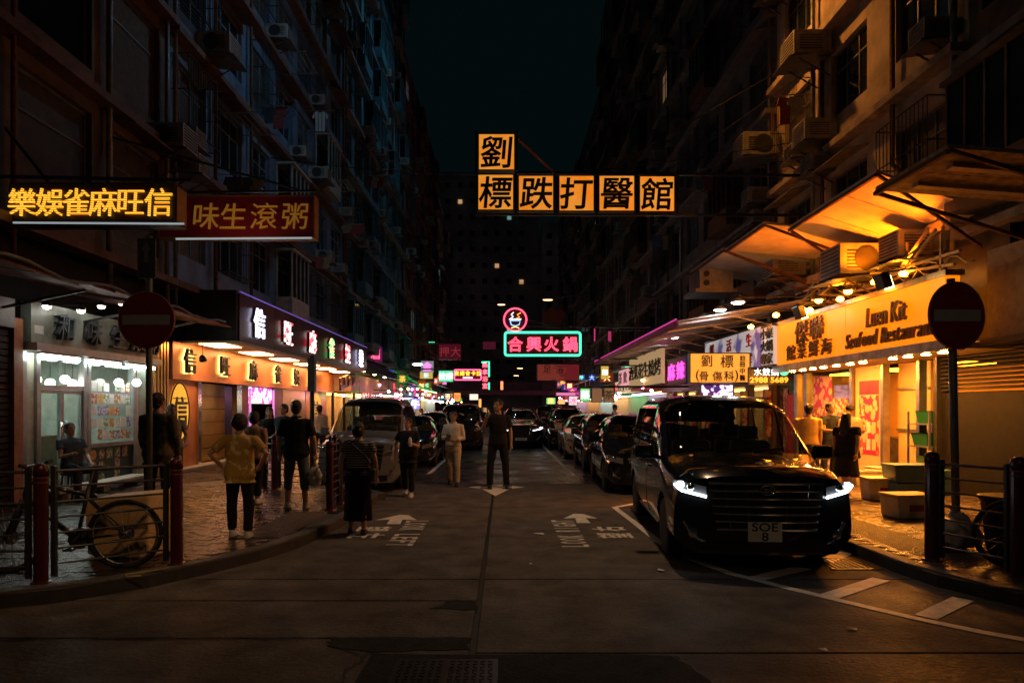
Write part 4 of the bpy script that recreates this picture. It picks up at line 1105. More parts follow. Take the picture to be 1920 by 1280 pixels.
# LED screen and number sign
t = thing('led_screen', 'small LED screen of white and violet blossom above the black van', 'screen', tuple(W(1345, 757, 21)))
a, b = W(1316, 722, 21), W(1374, 757, 21)
MB().b2((a.x, 21, b.z), (b.x, 21.12, a.z)).build('panel', patterned('led_blossom', 'noise', (.04, .01, .08), (.9, .75, 1.), 5.5, emit=2.0), t, world=True)
MB().b2((a.x - .03, 21.02, b.z - .03), (b.x + .03, 21.2, a.z + .03)).build('casing', black_pl, t, world=True)
t = thing('neon_number_sign', 'black sign with white characters and orange telephone number beside the orange hanging sign', 'sign', tuple(W(1445, 720, 18.9)))
a, b = W(1404, 688, 18.9), W(1479, 721, 18.9)
MB().b2((a.x, 18.9, b.z), (b.x, 19.0, a.z)).build('board', black_pl, t, world=True)
for i, ch in enumerate('水餃鍋'): write(t, ch, W(1421 + i * 16, 697, 18.88), .22, lit('sign_white', (.95, .95, .9), 1.6), ext=.01, off=.01)
write(t, '2988 5689', W(1442, 712, 18.88), .2, lit('number_orange', (1., .4, .03), 1.8), ext=.01, off=.012, name='number', sx=1.25)
MB().lathe([(.12, 0), (.12, .03), (.02, .03)], 16, Matrix.Translation(W(1470, 696, 18.88)) @ Matrix.Rotation(R(90), 4, 'X')).build('green_dot', lit('green_dot', (.1, 1., .45), 1.5), t, world=True)
# shop fronts under the long awning
rs = thing('awning_shopfront', 'warm brown shopfronts under the long awning with red lanterns strips', 'shop', (XR, 21.5, 0))
for i in range(7):
    a = 21.6 + i * 2.1
    MB().b2((XR - .1, a, .13), (XR + .1, a + .35, 2.5)).build('pier', mat('brown_pier', (.2, .12, .07), .5), rs, world=True)
    MB().b2((XR + .02, a + .36, .13), (XR + .05, a + 2.09, 2.5)).build('window', glass, rs, world=True)
    MB().b2((XR - .3, a + .05, .8), (XR - .12, a + .3, 2.3)).build('red_couplet', patterned('couplet', 'noise', (.55, .03, .05), (.9, .6, .25), 4), rs, world=True)
    MB().b2((XR + .5, a + .5, 2.4), (XR + 1.5, a + 1.9, 2.44)).build('ceiling_light', lit('rs_warm', (1., .5, .14), 6), rs, world=True)
MB().b2((XR + 1.8, 21.5, .13), (XR + 1.9, 36.4, 2.5)).build('room_wall', wallp, rs, world=True)
MB().b2((XR - .2, 21.5, 2.5), (XR + 2, 36.4, 2.9)).build('lintel', mat('dark_lintel', (.1, .08, .07), .5), rs, world=True)

# ---------------------------------------------------------------- hanging signs over the street
def box_sign(name, lab, pa, pb, d, face_m, case_m=dark_steel, th=.22, cat='hanging sign'):
    a, b = W(*pa, d), W(*pb, d)
    t = thing(name, lab, cat, ((a.x + b.x) / 2, d, b.z))
    MB().b2((a.x + .03, d, b.z + .03), (b.x - .03, d + .01, a.z - .03)).build('face', face_m, t, world=True)
    MB().b2((a.x, d + .012, b.z), (b.x, d + th, a.z)).build('case', case_m, t, world=True)
    m = MB(); r_ = .03
    for q in ((a.x, b.x, a.z - r_, a.z), (a.x, b.x, b.z, b.z + r_), (a.x, a.x + r_, b.z + r_, a.z - r_), (b.x - r_, b.x, b.z + r_, a.z - r_)):
        m.b2((q[0], d - .012, q[2]), (q[1], d + .0115, q[3]))
    m.build('rim', case_m, t, world=True)
    return t
orange_f = patterned('orange_lightbox', 'noise', (1., .26, .012), (1., .40, .05), 1.6, .5, emit=.74, lo=.3, hi=.7)
D = 18.
bx = [(896, 250, 966, 320), (895, 326, 964, 395), (971, 328, 1039, 396), (1047, 328, 1115, 397), (1122, 328, 1191, 397), (1198, 329, 1266, 398)]
nm = ['upper', 'lower left', 'second lower', 'middle lower', 'fourth lower', 'lower right end']
for (x0, y0_, x1, y1_), ch, n_ in zip(bx, '劉標跌打醫館', nm):
    t = box_sign('lightbox_sign', 'orange lightbox bearing the character %s, %s box of the row' % (ch, n_), (x0, y0_), (x1, y1_), D, orange_f)
    write(t, ch, W((x0 + x1) / 2, (y0_ + y1_) / 2, D - .03), .88, letter_k, ext=.01, off=.035, shear=.08)
t = thing('sign_gantry', 'steel gantry carrying the row of orange lightboxes from the right wall', 'gantry', tuple(W(1300, 400, D + .3)))
bars('beam', [(W(893, 402, D + .1), V((XR, D + .1, W(0, 402, D).z))), (W(893, 323, D + .28), V((XR, D + .28, W(0, 323, D).z)))], .065, dark_steel, t)
bars('upright', [(W(px, 322, D + .27), W(px, 402, D + .27)) for px in (967, 1043, 1118, 1194, 1270)] + [(W(893, 246, D + .27), W(893, 402, D + .27)), (W(969, 246, D + .27), W(969, 320, D + .27))], .05, dark_steel, t)
MB().bar(W(972, 262, D + .2), W(1045, 330, D + .2), .05).build('brace', mat('ochre_steel', (.35, .18, .05), .5), t, world=True)
for i, (pa, pb) in enumerate((((1118, 330), (1330, 60)), ((1240, 330), (1440, 90)))):
    MB().tube([W(*pa, D + .25), V((XR, D + 1, W(*pb, D).z))], .012, 6).build('stay_wire', dark_steel, t, world=True)
# neon mahjong sign, far left
t = box_sign('mahjong_neon_sign', 'black hanging sign with glowing yellow bulb characters at far left', (18, 343), (327, 418), 10.9, mat('brown_black_face', (.035, .02, .012), .5), th=.42)
a, b = W(327, 343, 10.9), W(327, 418, 10.9)
MB().b2((a.x + .004, 10.95, b.z + .04), (a.x + .02, 11.28, a.z - .04)).build('side_face', mat('ochre_side', (.5, .26, .06), .5), t, world=True)
bulbs = patterned('bulb_rows', 'Z', (1., .55, .05), (.5, .12, .0), 9, emit=1.5, lo=.35, hi=.75)
for i, ch in enumerate('樂娛雀麻旺信'): write(t, ch, W((40, 92, 142, 192, 245, 297)[i], 379, 10.86), .47, bulbs, ext=.015, off=0., shear=.05)
MB().tube([W(25, 417.5, 10.85), W(345, 419.5, 10.85)], .016, 8).build('white_tube', lit('dim_tube', (.6, .7, .75), .45), t, world=True)
bars('bracket', [(W(-60, 330, 11.1), W(360, 338, 11.1)), (W(10, 240, 11.1), W(90, 340, 11.1)), (W(-40, 430, 11.1), W(30, 418, 11.1))], .045, dark_steel, t)
# red congee sign
D2 = 14.
redf = mat('deep_red_face', (.33, .022, .045), .4, var=.15, scale=1.5)
t = box_sign('congee_sign', 'deep red hanging sign with ochre congee characters', (296, 366), (590, 446), D2, redf, mat('ochre_rim', (.4, .2, .05), .5), th=.3)
och = mat('ochre_letter', (.72, .36, .05), .45, emit=(1., .45, .05), es=.12, var=.1)
for ch, px in zip('味生滾粥', (386, 436, 495, 553)): write(t, ch, W(px, 405, D2 - .03), .58, och, ext=.012, off=.0, shear=.08)
write(t, '和', W(322, 405, D2 - .03), .58, och, ext=.012, off=.0, shear=.08)
MB().tube([W(330, 448, D2), W(585, 446, D2)], .02, 8).build('lower_tube', lit('dim_tube', (.6, .7, .75), .45), t, world=True)
bars('bracket', [(V((XL, D2 + .15, W(0, 358, D2).z)), W(595, 358, D2 + .15)), (V((XL, D2 + .15, W(0, 250, D2).z)), W(560, 356, D2 + .15))], .04, dark_steel, t)
spot('congee_sign_lamp', W(440, 470, D2 - .9), W(440, 400, D2), 7, (1., .6, .35), 150, .8, .05, t)
# orange clinic sign on the right
D3 = 20.
t = box_sign('clinic_sign', 'orange lit hanging sign of the bone clinic with black characters', (1293, 661), (1407, 718), D3, patterned('orange_lightbox_b', 'noise', (1., .34, .03), (1., .42, .06), 1.2, .4, emit=.85, lo=.2, hi=.8), letter_k)
for ch, px, py, s in (('劉', 1325, 676, .36), ('標', 1363, 677, .4), ('骨', 1320, 705, .3), ('傷', 1345, 705, .3), ('科', 1367, 704, .3), ('(', 1308, 704, .36), (')', 1381, 704, .36), ('註', 1393, 671, .18), ('冊', 1392, 683, .18), ('中', 1392, 695, .18), ('醫', 1392, 708, .18)):
    write(t, ch, W(px, py, D3 - .03), s, letter_k, ext=.01, off=.012)
MB().bar(W(1407, 665, D3 + .1), V((XR, D3 + .1, W(0, 665, D3).z)), .05).build('bracket', dark_steel, t, world=True)
# green framed hot pot neon
D4 = 34.
red_neon = lit('red_neon', (1., .05, .10), 4.2)
green_neon = lit('green_neon', (.05, 1., .38), 3.2)
t = box_sign('hotpot_neon_sign', 'red neon hot pot characters in a glowing green rectangle', (944, 620), (1091, 669), D4, mat('neon_back', (.05, .008, .014), .4))
def rrect(pa, pb, d, r_, n=5):
    a, b = W(*pa, d), W(*pb, d); out = []
    for cx_, cz_, s0 in ((b.x - r_, a.z - r_, 0), (a.x + r_, a.z - r_, 90), (a.x + r_, b.z + r_, 180), (b.x - r_, b.z + r_, 270)):
        for k in range(n + 1):
            q = R(s0 + 90 * k / n); out.append((cx_ + r_ * math.cos(q), d, cz_ + r_ * math.sin(q)))
    return out
MB().tube(rrect((947, 623), (1088, 666), D4 - .06, .12), .05, 8, True).build('green_tube', green_neon, t, world=True)
for ch, px in zip('合興火鍋', (966, 1001, 1034, 1069)): write(t, ch, W(px, 645, D4 - .08), .76, red_neon, outline=.017, name='neon_character')
bars('bracket', [(W(940, 612, D4 + .2), V((XR, D4 + .2, W(0, 612, D4).z))), (W(940, 672, D4 + .2), V((XR, D4 + .2, W(0, 672, D4).z))), (W(990, 600, D4 + .2), W(1090, 622, D4 + .2))], .07, dark_steel, t)
t = thing('round_neon_sign', 'round red neon ring with coloured hot pot strokes above the green framed sign', 'neon sign', tuple(W(966, 620, D4)))
c0 = W(966, 599, D4 - .05)
MB().tube([(c0.x + .56 * math.cos(k * .2618), c0.y, c0.z + .56 * math.sin(k * .2618)) for k in range(24)], .04, 8, True).build('red_ring', red_neon, t, world=True)
MB().lathe([(.6, 0), (.6, .1), (.02, .1)], 24, Matrix.Translation(c0 + V((0, .2, 0))) @ Matrix.Rotation(R(90), 4, 'X')).build('disc', mat('neon_back', (.05, .008, .014), .4), t, world=True)
def ns(name, pts, col, s=2.5, r_=.022):
    MB().tube([(c0.x + x, c0.y, c0.z + z) for x, z in pts], r_, 6).build(name, lit(name, col, s), t, world=True)
ns('blue_bowl_stroke', [(-.25, -.05), (-.2, -.25), (0, -.32), (.2, -.25), (.25, -.05), (-.25, -.05)], (.25, .5, 1.))
ns('yellow_stand_stroke', [(-.2, -.42), (0, -.36), (.2, -.42)], (1., .6, .1))
ns('white_steam_stroke', [(-.22, .05), (-.1, .15), (-.2, .25), (-.08, .36)], (.9, .95, 1.))
ns('orange_steam_stroke', [(.05, .05), (.22, .12), (.1, .25), (.28, .34)], (1., .35, .05))
ns('white_rim_stroke', [(-.3, .02), (.3, .02)], (.9, .95, 1.))
# flame board behind
t = thing('flame_board', 'unlit dark red flame shaped board behind the green framed neon', 'signboard', tuple(W(1037, 615, D4 + 3)))
fl = [(1016, 590), (1020, 582), (1027, 588), (1032, 576), (1038, 572), (1043, 584), (1050, 580), (1056, 576), (1058, 592), (1054, 606), (1048, 615), (1026, 615), (1019, 605)]
pts = [W(*q, D4 + 3) for q in fl]
MB().prism([(q.x, q.z) for q in pts], D4 + 3, D4 + 3.15, 'y').build('board', mat('dim_flame', (.3, .06, .04), .5), t, world=True)
MB().bar(W(1037, 612, D4 + 3.2), V((XR, D4 + 3.2, W(0, 612, D4 + 3).z)), .07).build('bracket', dark_steel, t, world=True)
# red dim banner
t = box_sign('red_banner_sign', 'dim pinkish red hanging sign below the green framed neon', (1007, 682), (1087, 714), 33, patterned('red_banner_print', 'noise', (.4, .035, .05), (.55, .1, .07), 1.5, emit=.22))
for ch, px in zip('足浴', (1026, 1050)): write(t, ch, W(px, 692, 32.95), .42, mat('dark_red_letter', (.1, .01, .015), .5), ext=.01)
MB().bar(W(1087, 685, 33.1), V((XR, 33.1, W(0, 685, 33).z)), .06).build('bracket', dark_steel, t, world=True)
# far small signs: (label, x0,y0,x1,y1, depth, colour, strength, words, word colour, side)
FS = [
 ('green and white neon sign on the far left side', 822, 694, 850, 716, 48, (.15, .9, .45), .9, '按摩', (1., 1., .9), 3.5),
 ('orange neon sign with magenta border and white arrow', 851, 692, 903, 713, 48, (.2, .02, .05), .3, '夜總會卡拉', (1., .4, .03), 4.),
 ('vertical neon sign of red characters in a broken green frame', 904, 677, 917, 730, 48, (.12, .01, .02), .3, '', (1., .1, .15), 3.),
 ('dim dark red signboard over the far left pavement', 822, 644, 865, 674, 44, (.3, .02, .05), .16, '押大', (.5, .05, .07), .4),
 ('white and violet neon emblem on the far left pavement', 769, 746, 788, 768, 40, (.35, .3, .9), 1.1, '牛', (.9, .85, 1.), 4.),
 ('green backlit box sign on the right beyond the silver car', 1087, 727, 1107, 753, 31, (.25, .9, .3), .7, '藥', (.9, 1., .85), 1.5),
 ('plain tan hanging board beside the green box sign', 1109, 727, 1130, 754, 31, (.6, .3, .13), .3, '', (1, 1, 1), 1),
 ('tan hanging board with dark print beside the plain tan one', 1132, 726, 1152, 754, 31, (.6, .32, .14), .3, '茶', (.15, .06, .03), .05),
 ('small red and white lantern sign down the street centre', 938, 714, 944, 731, 62, (1., .25, .1), 2., '', (1, 1, 1), 1),
 ('magenta topped stall sign on the far right', 1042, 735, 1080, 742, 44, (.8, .2, .45), 1.0, '', (1, 1, 1), 1),
 ('white stall sign on the far right side', 1066, 742, 1083, 760, 46, (.9, .85, .9), .9, '冰', (.9, .1, .2), 1.5),
 ('green and orange stall sign on the far right', 1024, 745, 1042, 758, 50, (.3, .8, .25), .9, '果', (1., .5, .1), 2.),
 ('orange stall sign beside the green and orange one', 1046, 748, 1060, 758, 50, (1., .5, .15), 1.2, '', (1, 1, 1), 1),
 ('red and white noodle sign beside the far left awning', 738, 733, 748, 749, 38, (.7, .08, .15), .9, '麵', (1., .9, .95), 3.),
 ('orange and red menu signs in the far left distance', 851, 736, 864, 752, 58, (1., .4, .06), 1.3, '飯', (.8, .05, .05), 1.5),
 ('white lit shop sign in the far left distance', 880, 738, 897, 750, 62, (.95, .8, .6), 1.3, '', (1, 1, 1), 1),
 ('amber vertical sign in the far left distance', 897, 747, 903, 764, 62, (1., .35, .08), 1.5, '', (1, 1, 1), 1),
 ('small green and red signal of light high on the left', 803, 640, 816, 644, 50, (.1, .9, .4), 1.4, '', (1, 1, 1), 1),
 ('dark pink signboard high over the far street', 905, 640, 930, 655, 80, (.3, .03, .08), .16, '', (1, 1, 1), 1),
 ('vertical magenta tube sign on the far right wall', 1113, 615, 1117, 640, 40, (1., .05, .3), .7, '', (1, 1, 1), 1),
 ('small red and green sign on the right wall', 1139, 620, 1147, 640, 36, (.8, .05, .2), .5, '', (1, 1, 1), 1),
]
for i, (lab, x0, y0_, x1, y1_, d, c_, s_, words, wc, ws) in enumerate(FS):
    t = box_sign('far_sign', lab, (x0, y0_), (x1, y1_), d, lit('far_face_%d' % i, c_, s_))
    n = len(words)
    for k, ch in enumerate(words):
        write(t, ch, W(x0 + (x1 - x0) * (k + .5) / n, (y0_ + y1_) / 2 - (3 if i == 1 else 0), d - .04), min((x1 - x0) / n, (y1_ - y0_) * (.6 if i == 1 else 1)) / F * d * .9, lit('far_word_%d' % i, wc, ws), ext=.01, off=.01)
    xc = (W(x0, 0, d).x + W(x1, 0, d).x) / 2
    wall = XL if xc < 0.2 else XR
    zt = W(0, y0_, d).z
    MB().bar((xc, d + .12, zt + .05), (wall, d + .12, zt + .05), .06).build('bracket', dark_steel, t, world=True)
    if i == 1:
        MB().tube(rrect((852, 693), (902, 712), d - .05, .08, 3), .04, 6, True).build('magenta_border', lit('mag_border', (1., .1, .25), 3), t, world=True)
        MB().bar(W(868, 708, d - .05), W(886, 708, d - .05), .07).build('white_arrow', lit('white_arrow', (1., .9, 1.), 3), t, world=True)
    if i == 2:
        for k, ch in enumerate('桑拿浴室'): write(t, ch, W(909.5, 684 + k * 13, d - .04), .4, lit('far_word_2', wc, ws), ext=.01, off=.02)
        g = MB(); g.tube([W(903, 679, d - .05), W(917, 678, d - .05), W(917, 706, d - .05)], .05, 6); g.tube([W(917, 717, d - .05), W(917, 730, d - .05)], .05, 6); g.build('green_tube', green_neon, t, world=True)
# crowded little signs and bulbs far down both rows
rnd = random.Random(77)
cs_ = [(1., .35, .06), (1., .12, .2), (.15, .9, .4), (.85, .85, 1.), (1., .7, .3), (.9, .15, .6), (.3, .5, 1.)]
for side, nm2 in ((-1, 'left'), (1, 'right')):
    for i in range(16):
        d = 38 + i * 3.4 + rnd.uniform(-1, 1); c_ = rnd.choice(cs_)
        wv, hv = rnd.uniform(.5, 1.1), rnd.uniform(.35, 1.0)
        xo = (XL if side < 0 else XR) - side * rnd.uniform(.3, 2.6); zc = rnd.uniform(2.5, 4.6)
        t = thing('far_sign', '%s little lit hanging sign down the far %s row, counting from near' % (od(i), nm2), 'sign', (xo, d, zc), 0, 'little far signs on the ' + nm2)
        MB().b2((-wv / 2, 0, 0), (wv / 2, .12, hv)).build('face', lit('little_%d_%d' % (side, i), tuple(q * (.9 if q > .5 else .35) for q in c_), rnd.choice((.06, .12, .25, .6))), t)
        obj('character', glyph(rnd.choice('麵飯茶酒藥押冰金大新'), min(wv, hv) * .8, lit('little_word_%d' % (i % 7), cs_[i % 7], 2.6), ext=.01), t).location = (0, -.02, hv / 2)
        MB().bar((0, .06, hv + .05), ((XL if side < 0 else XR) - xo, .06, hv + .05), .05).build('bracket', dark_steel, t)
    for i in range(44):
        d = 32 + i * 1.5 + rnd.uniform(-.8, .8); c_ = rnd.choice([(1., .6, .25), (.9, .95, 1.), (1., .4, .12), (1., .1, .15), (.2, 1., .4), (1., .15, .5)])
        xo = (XL if side < 0 else XR) - side * rnd.uniform(.6, 2.4); zc = rnd.uniform(2.2, 3.1)
        t = thing('shop_bulb', '%s small shop bulb down the far %s row, counting from near' % (od(i), nm2), 'lamp', (xo, d, zc), 0, 'small shop bulbs on the ' + nm2)
        MB().ell((0, 0, 0), (.07, .07, .07), 8, 6).build('bulb', lit('shopbulb_%d' % int(c_[1] * 10), c_, 40), t); MB().tube([(0, 0, .06), (0, 0, .8)], .01, 5).build('cord', black_pl, t)
# ---------------------------------------------------------------- lamps over the roadway
def street_lamp(x, y, z, lab, e, wall=XR, size=1., col=(1., .6, .33), aim=None, cone=150):
    t = thing('street_lamp', lab, 'street lamp', (x, y, z))
    MB().box((0, 0, .06), (.62 * size, .26 * size, .12)).build('housing', frame_m, t, bevel=.04)
    MB().ell((0, 0, -.005), (.26 * size, .1 * size, .05), 14, 6).build('lens', lit('lamp_%.2f' % col[1], (col[0], col[1] * .9, col[2] * .6), 10), t, smooth=True)
    MB().tube([(0, 0, .12), ((wall - x) * .5, 0, .35), (wall - x, 0, .9)], .035, 8).build('arm', dark_steel, t)
    if e:
        spot('sodium_beam', (x, y, z - .08), aim or (x - .3, y - .3, 0), e, col, cone, .8, .2, t)
street_lamp(2.0, 11.2, 9.0, 'sodium street lamp just above the top of the view', 820, cone=88, aim=(-.5, 10.6, 0))
street_lamp(-1.2, 2.2, 7.5, 'unseen orange lamp added behind the viewpoint to light the left corner', 380, cone=27, aim=(-3.95, 7.2, .55), col=(1., .55, .25))  # unseen lamp, added to brighten the wrapped box and bicycle
street_lamp(5.0, 19.5, 14.4, 'sodium street lamp at the top edge lighting the cream right wall', 1300, aim=(8.6, 18.6, 11.), cone=84, col=(1., .34, .05))
street_lamp(-1.2, 20.5, 15.6, 'unseen cool white lamp added above the view to light the left tenements', 460, XL, col=(.34, .72, 1.), aim=(XL, 23, 8.5), cone=140)  # unseen lamp, added to turn the left walls blue
street_lamp(-.5, 40, 27.5, 'second unseen cool white lamp added above the view farther along', 900, XL, col=(.34, .72, 1.), aim=(XL, 44, 12), cone=140)  # another unseen lamp, added for the farther left walls
street_lamp(.4, -5, 8.6, 'unseen fill lamp added well behind the viewpoint', 200, cone=70, aim=(0, 10, 1.))  # unseen fill, added to lift surfaces that face the camera
p = W(1027, 562, 58); street_lamp(p.x, p.y, p.z, 'distant orange street lamp above the flame board', 260, size=1.6)
p = W(940, 571, 70); street_lamp(p.x, p.y, p.z, 'distant orange street lamp above the round neon sign', 160, XL, size=1.5)
for i, (px, py, d) in enumerate(((983, 672, 75), (975, 690, 90), (968, 704, 105))):
    p = W(px, py, d); street_lamp(p.x, p.y, p.z, od(i) + ' small far street lamp below the green framed sign', 0, size=1.5)
p = W(783, 683, 44); t = thing('white_wall_lamp', 'white lamp glowing under a ledge on the far left', 'lamp', tuple(p))
MB().ell((0, 0, 0), (.35, .2, .09), 12, 6).build('lens', lit('far_white', (.95, .95, 1.), 6), t); MB().bar((0, 0, .1), (XL - p.x, 0, .15), .05).build('arm', dark_steel, t)
# far footbridge across the street
fb_ = thing('footbridge', 'dim footbridge with railings crossing the far end of the street', 'bridge', (0, 98, 4))
MB().b2((-8, 98, 3.6), (8, 101, 4.2)).build('deck', mat('bridge_paint', (.2, .08, .12), .6), fb_, world=True)
m = MB()
for i in range(60): m.box((-7.9 + i * .27, 98, 4.75), (.06, .06, 1.1))
m.box((0, 98, 5.3), (16, .08, .08)); m.build('railing', mat('bridge_rail', (.3, .15, .2), .5), fb_, world=True)
# ---------------------------------------------------------------- vehicles
def pchip(xs, ys):
    n = len(xs); h = [xs[i + 1] - xs[i] for i in range(n - 1)]; dl = [(ys[i + 1] - ys[i]) / h[i] for i in range(n - 1)]
    m = [dl[0]] + [0 if dl[i - 1] * dl[i] <= 0 else 2 * dl[i - 1] * dl[i] / (dl[i - 1] + dl[i]) for i in range(1, n - 1)] + [dl[-1]]
    def f(x):
        if x <= xs[0]: return ys[0]
        if x >= xs[-1]: return ys[-1]
        i = 0
        while x > xs[i + 1]: i += 1
        t = (x - xs[i]) / h[i]; a = 2 * t ** 3 - 3 * t * t + 1; b = t ** 3 - 2 * t * t + t; c = -2 * t ** 3 + 3 * t * t; d = t ** 3 - t * t
        return a * ys[i] + b * h[i] * m[i] + c * ys[i + 1] + d * h[i] * m[i + 1]
    return f
def sstep(t): t = max(0, min(1, t)); return t * t * (3 - 2 * t)
class Hull:
    """car shell: s runs from the front bumper back, v from the sill over the side to the roof centre"""
    def __init__(self, st, kf=.24, kr=.15, rake=None):
        cols_ = list(zip(*st)); xs = list(cols_[0])
        self.L = xs[-1]
        self.p = [pchip(xs, list(c)) for c in cols_[1:]]       # zb, zbelt, ztop, wb, wm, wbelt, wtop
        self.kf, self.kr = kf, kr
        self.Wd = max(cols_[5])
        self.rake = rake or (lambda z: 0)
    def prof(self, s):
        zb, zl, zt, wb, wm, wl, wt = [q(s) for q in self.p]
        r = min(.14, (zt - zl) * .35)
        pts = [(0, zb), (wb * .9, zb), (wb, zb + .07), (wm, zb + .34 * (zl - zb)), (wm, zb + .68 * (zl - zb)), (wl, zl),
               (wl + (wt - wl) * .5, zl + (zt - zl) * .48), (wt, zt - r), (wt - .12 * min(1, r / .1), zt - r * .22), (wt * .5, zt + .012), (0, zt + .02)]
        return pts
    def S(self, s, v, side=1, off=0.):
        k = (round(s, 4))
        pts = self.prof(s)
        i = min(int(v), 9); t = v - i
        # catmull-rom across the section, kept tight
        p0, p1, p2, p3 = pts[max(i - 1, 0)], pts[i], pts[i + 1], pts[min(i + 2, 10)]
        def cr(a, b, c, d): return b + .5 * t * ((c - a) * .6 + t * ((2 * a - 5 * b + 4 * c - d) * .6 + (c - b) * .8 * 1 + t * (3 * (b - c) + d - a) * .6 - (c - b) * .8 * t * 0)) if False else b + (c - b) * t
        x, z = cr(p0[0], p1[0], p2[0], p3[0]), cr(p0[1], p1[1], p2[1], p3[1])
        y = self.yy(s, x, z)
        return V((side * x, y, z))
    def yy(self, s, x, z):
        q = (x / self.Wd) ** 2
        return s + (self.kf * q * (.45 + .55 * q) + self.rake(z)) * (1 - sstep(s / 1.1)) - self.kr * q * sstep((s - self.L + .9) / .9)
    def Fp(self, x, z, out=0.):
        """point on the front face"""
        return V((x, self.yy(0, x, z) - out, z))
    def N(self, s, v, side):
        e = .01
        a = self.S(s + e, v, side) - self.S(s - e if s > e else s, v, side); b = self.S(s, min(v + .05, 10), side) - self.S(s, max(v - .05, 0), side)
        n_ = a.cross(b).normalized()
        c = V((0, self.L / 2, .7)); p = self.S(s, v, side)
        return n_ if n_.dot(p - c) > 0 else -n_
    def shell(self, ns=34, marks=()):
        m = MB(); ss = [self.L * (i / ns) for i in range(ns + 1)]
        ss = sorted([s for s in ss if all(abs(s - q) > .05 for q in marks) or s in (0, self.L)] + list(marks))
        vv = [0, .5, 1, 1.5, 2, 2.5, 3, 3.5, 4, 4.5, 5, 5.12, 5.7, 6.3, 6.93, 7.3, 7.6, 8, 8.5, 9, 9.5, 10]
        rings = []
        for s in ss:
            right = [self.S(s, v, 1) for v in vv]; left = [self.S(s, v, -1) for v in vv]
            rings.append(right + left[::-1][1:-1])
        n = len(rings[0]); b = len(m.v)
        m.loft(rings, cap=False)
        # front and back caps with curved surface
        for s, ring in ((0, rings[0]), (self.L, rings[-1])):
            half = [self.S(s, v, 1) for v in vv]
            rows = []
            for p in half[1:-1]:
                row = []
                for k in range(-6, 7):
                    x = p.x * k / 6; row.append(V((x, self.yy(s, x, p.z), p.z)))
                rows.append(row)
            m.grid(rows)
        return m
    def patch(self, s0, s1, v0, v1, side, off, ns=10, nv=5, cut=None):
        rows = []
        for i in range(ns + 1):
            s = s0 + (s1 - s0) * i / ns
            a, b = (v0, v1) if cut is None else cut(s, v0, v1)
            rows.append([self.S(s, a + (b - a) * j / nv, side) + self.N(s, a + (b - a) * j / nv, side) * off for j in range(nv + 1)])
        return rows
paint_cache = {}
def car_paint(name, col, metal=.0, rough=.18):
    return mat('car_paint_' + name, col, rough, metal, var=.05, scale=1.5, coat=1., bump=0)
smoked = mat('smoked_chrome', (.5, .48, .46), .14, 1, var=0)
car_glass = clear_glass('car_glass')
for n_ in car_glass.node_tree.nodes:
    if n_.type == 'BSDF_TRANSPARENT': n_.inputs[0].default_value = (.62, .66, .64, 1)
seat_m = mat('seat_fabric', (.16, .14, .12), .7, var=.1); cabin_m = mat('cabin_plastic', (.02, .02, .021), .6, var=.1)
head_glass = mat('headlamp_glass', (.35, .36, .38), .08, .4, var=0, coat=1.)
def wheel_mesh(r, w):
    mt = Matrix.Rotation(R(90), 4, 'Y')
    ty = MB().lathe([(r * .66, -w / 2), (r * .9, -w / 2), (r * .985, -w * .36), (r, -w * .2), (r, w * .2), (r * .985, w * .36), (r * .9, w / 2), (r * .66, w / 2)], 28, mt).mesh('tyre', rubber, True)
    rm = MB()
    rm.lathe([(r * .67, -w * .4), (r * .67, w * .46), (r * .62, w * .48), (r * .6, w * .2), (.05, w * .12)], 28, mt)
    for k in range(10):
        a = 6.28318 * k / 10
        rm.bar((w * .42, math.cos(a) * r * .1, math.sin(a) * r * .1), (w * .42, math.cos(a) * r * .63, math.sin(a) * r * .63), .03, .03)
    rm.lathe([(.06, w * .35), (.06, w * .47), (.02, w * .48)], 12, mt)
    return ty, rm.mesh('rim', mat('alloy_rim', (.35, .35, .36), .3, .9, var=.1))
WM = {r: wheel_mesh(r, .21) for r in (.31, .34)}
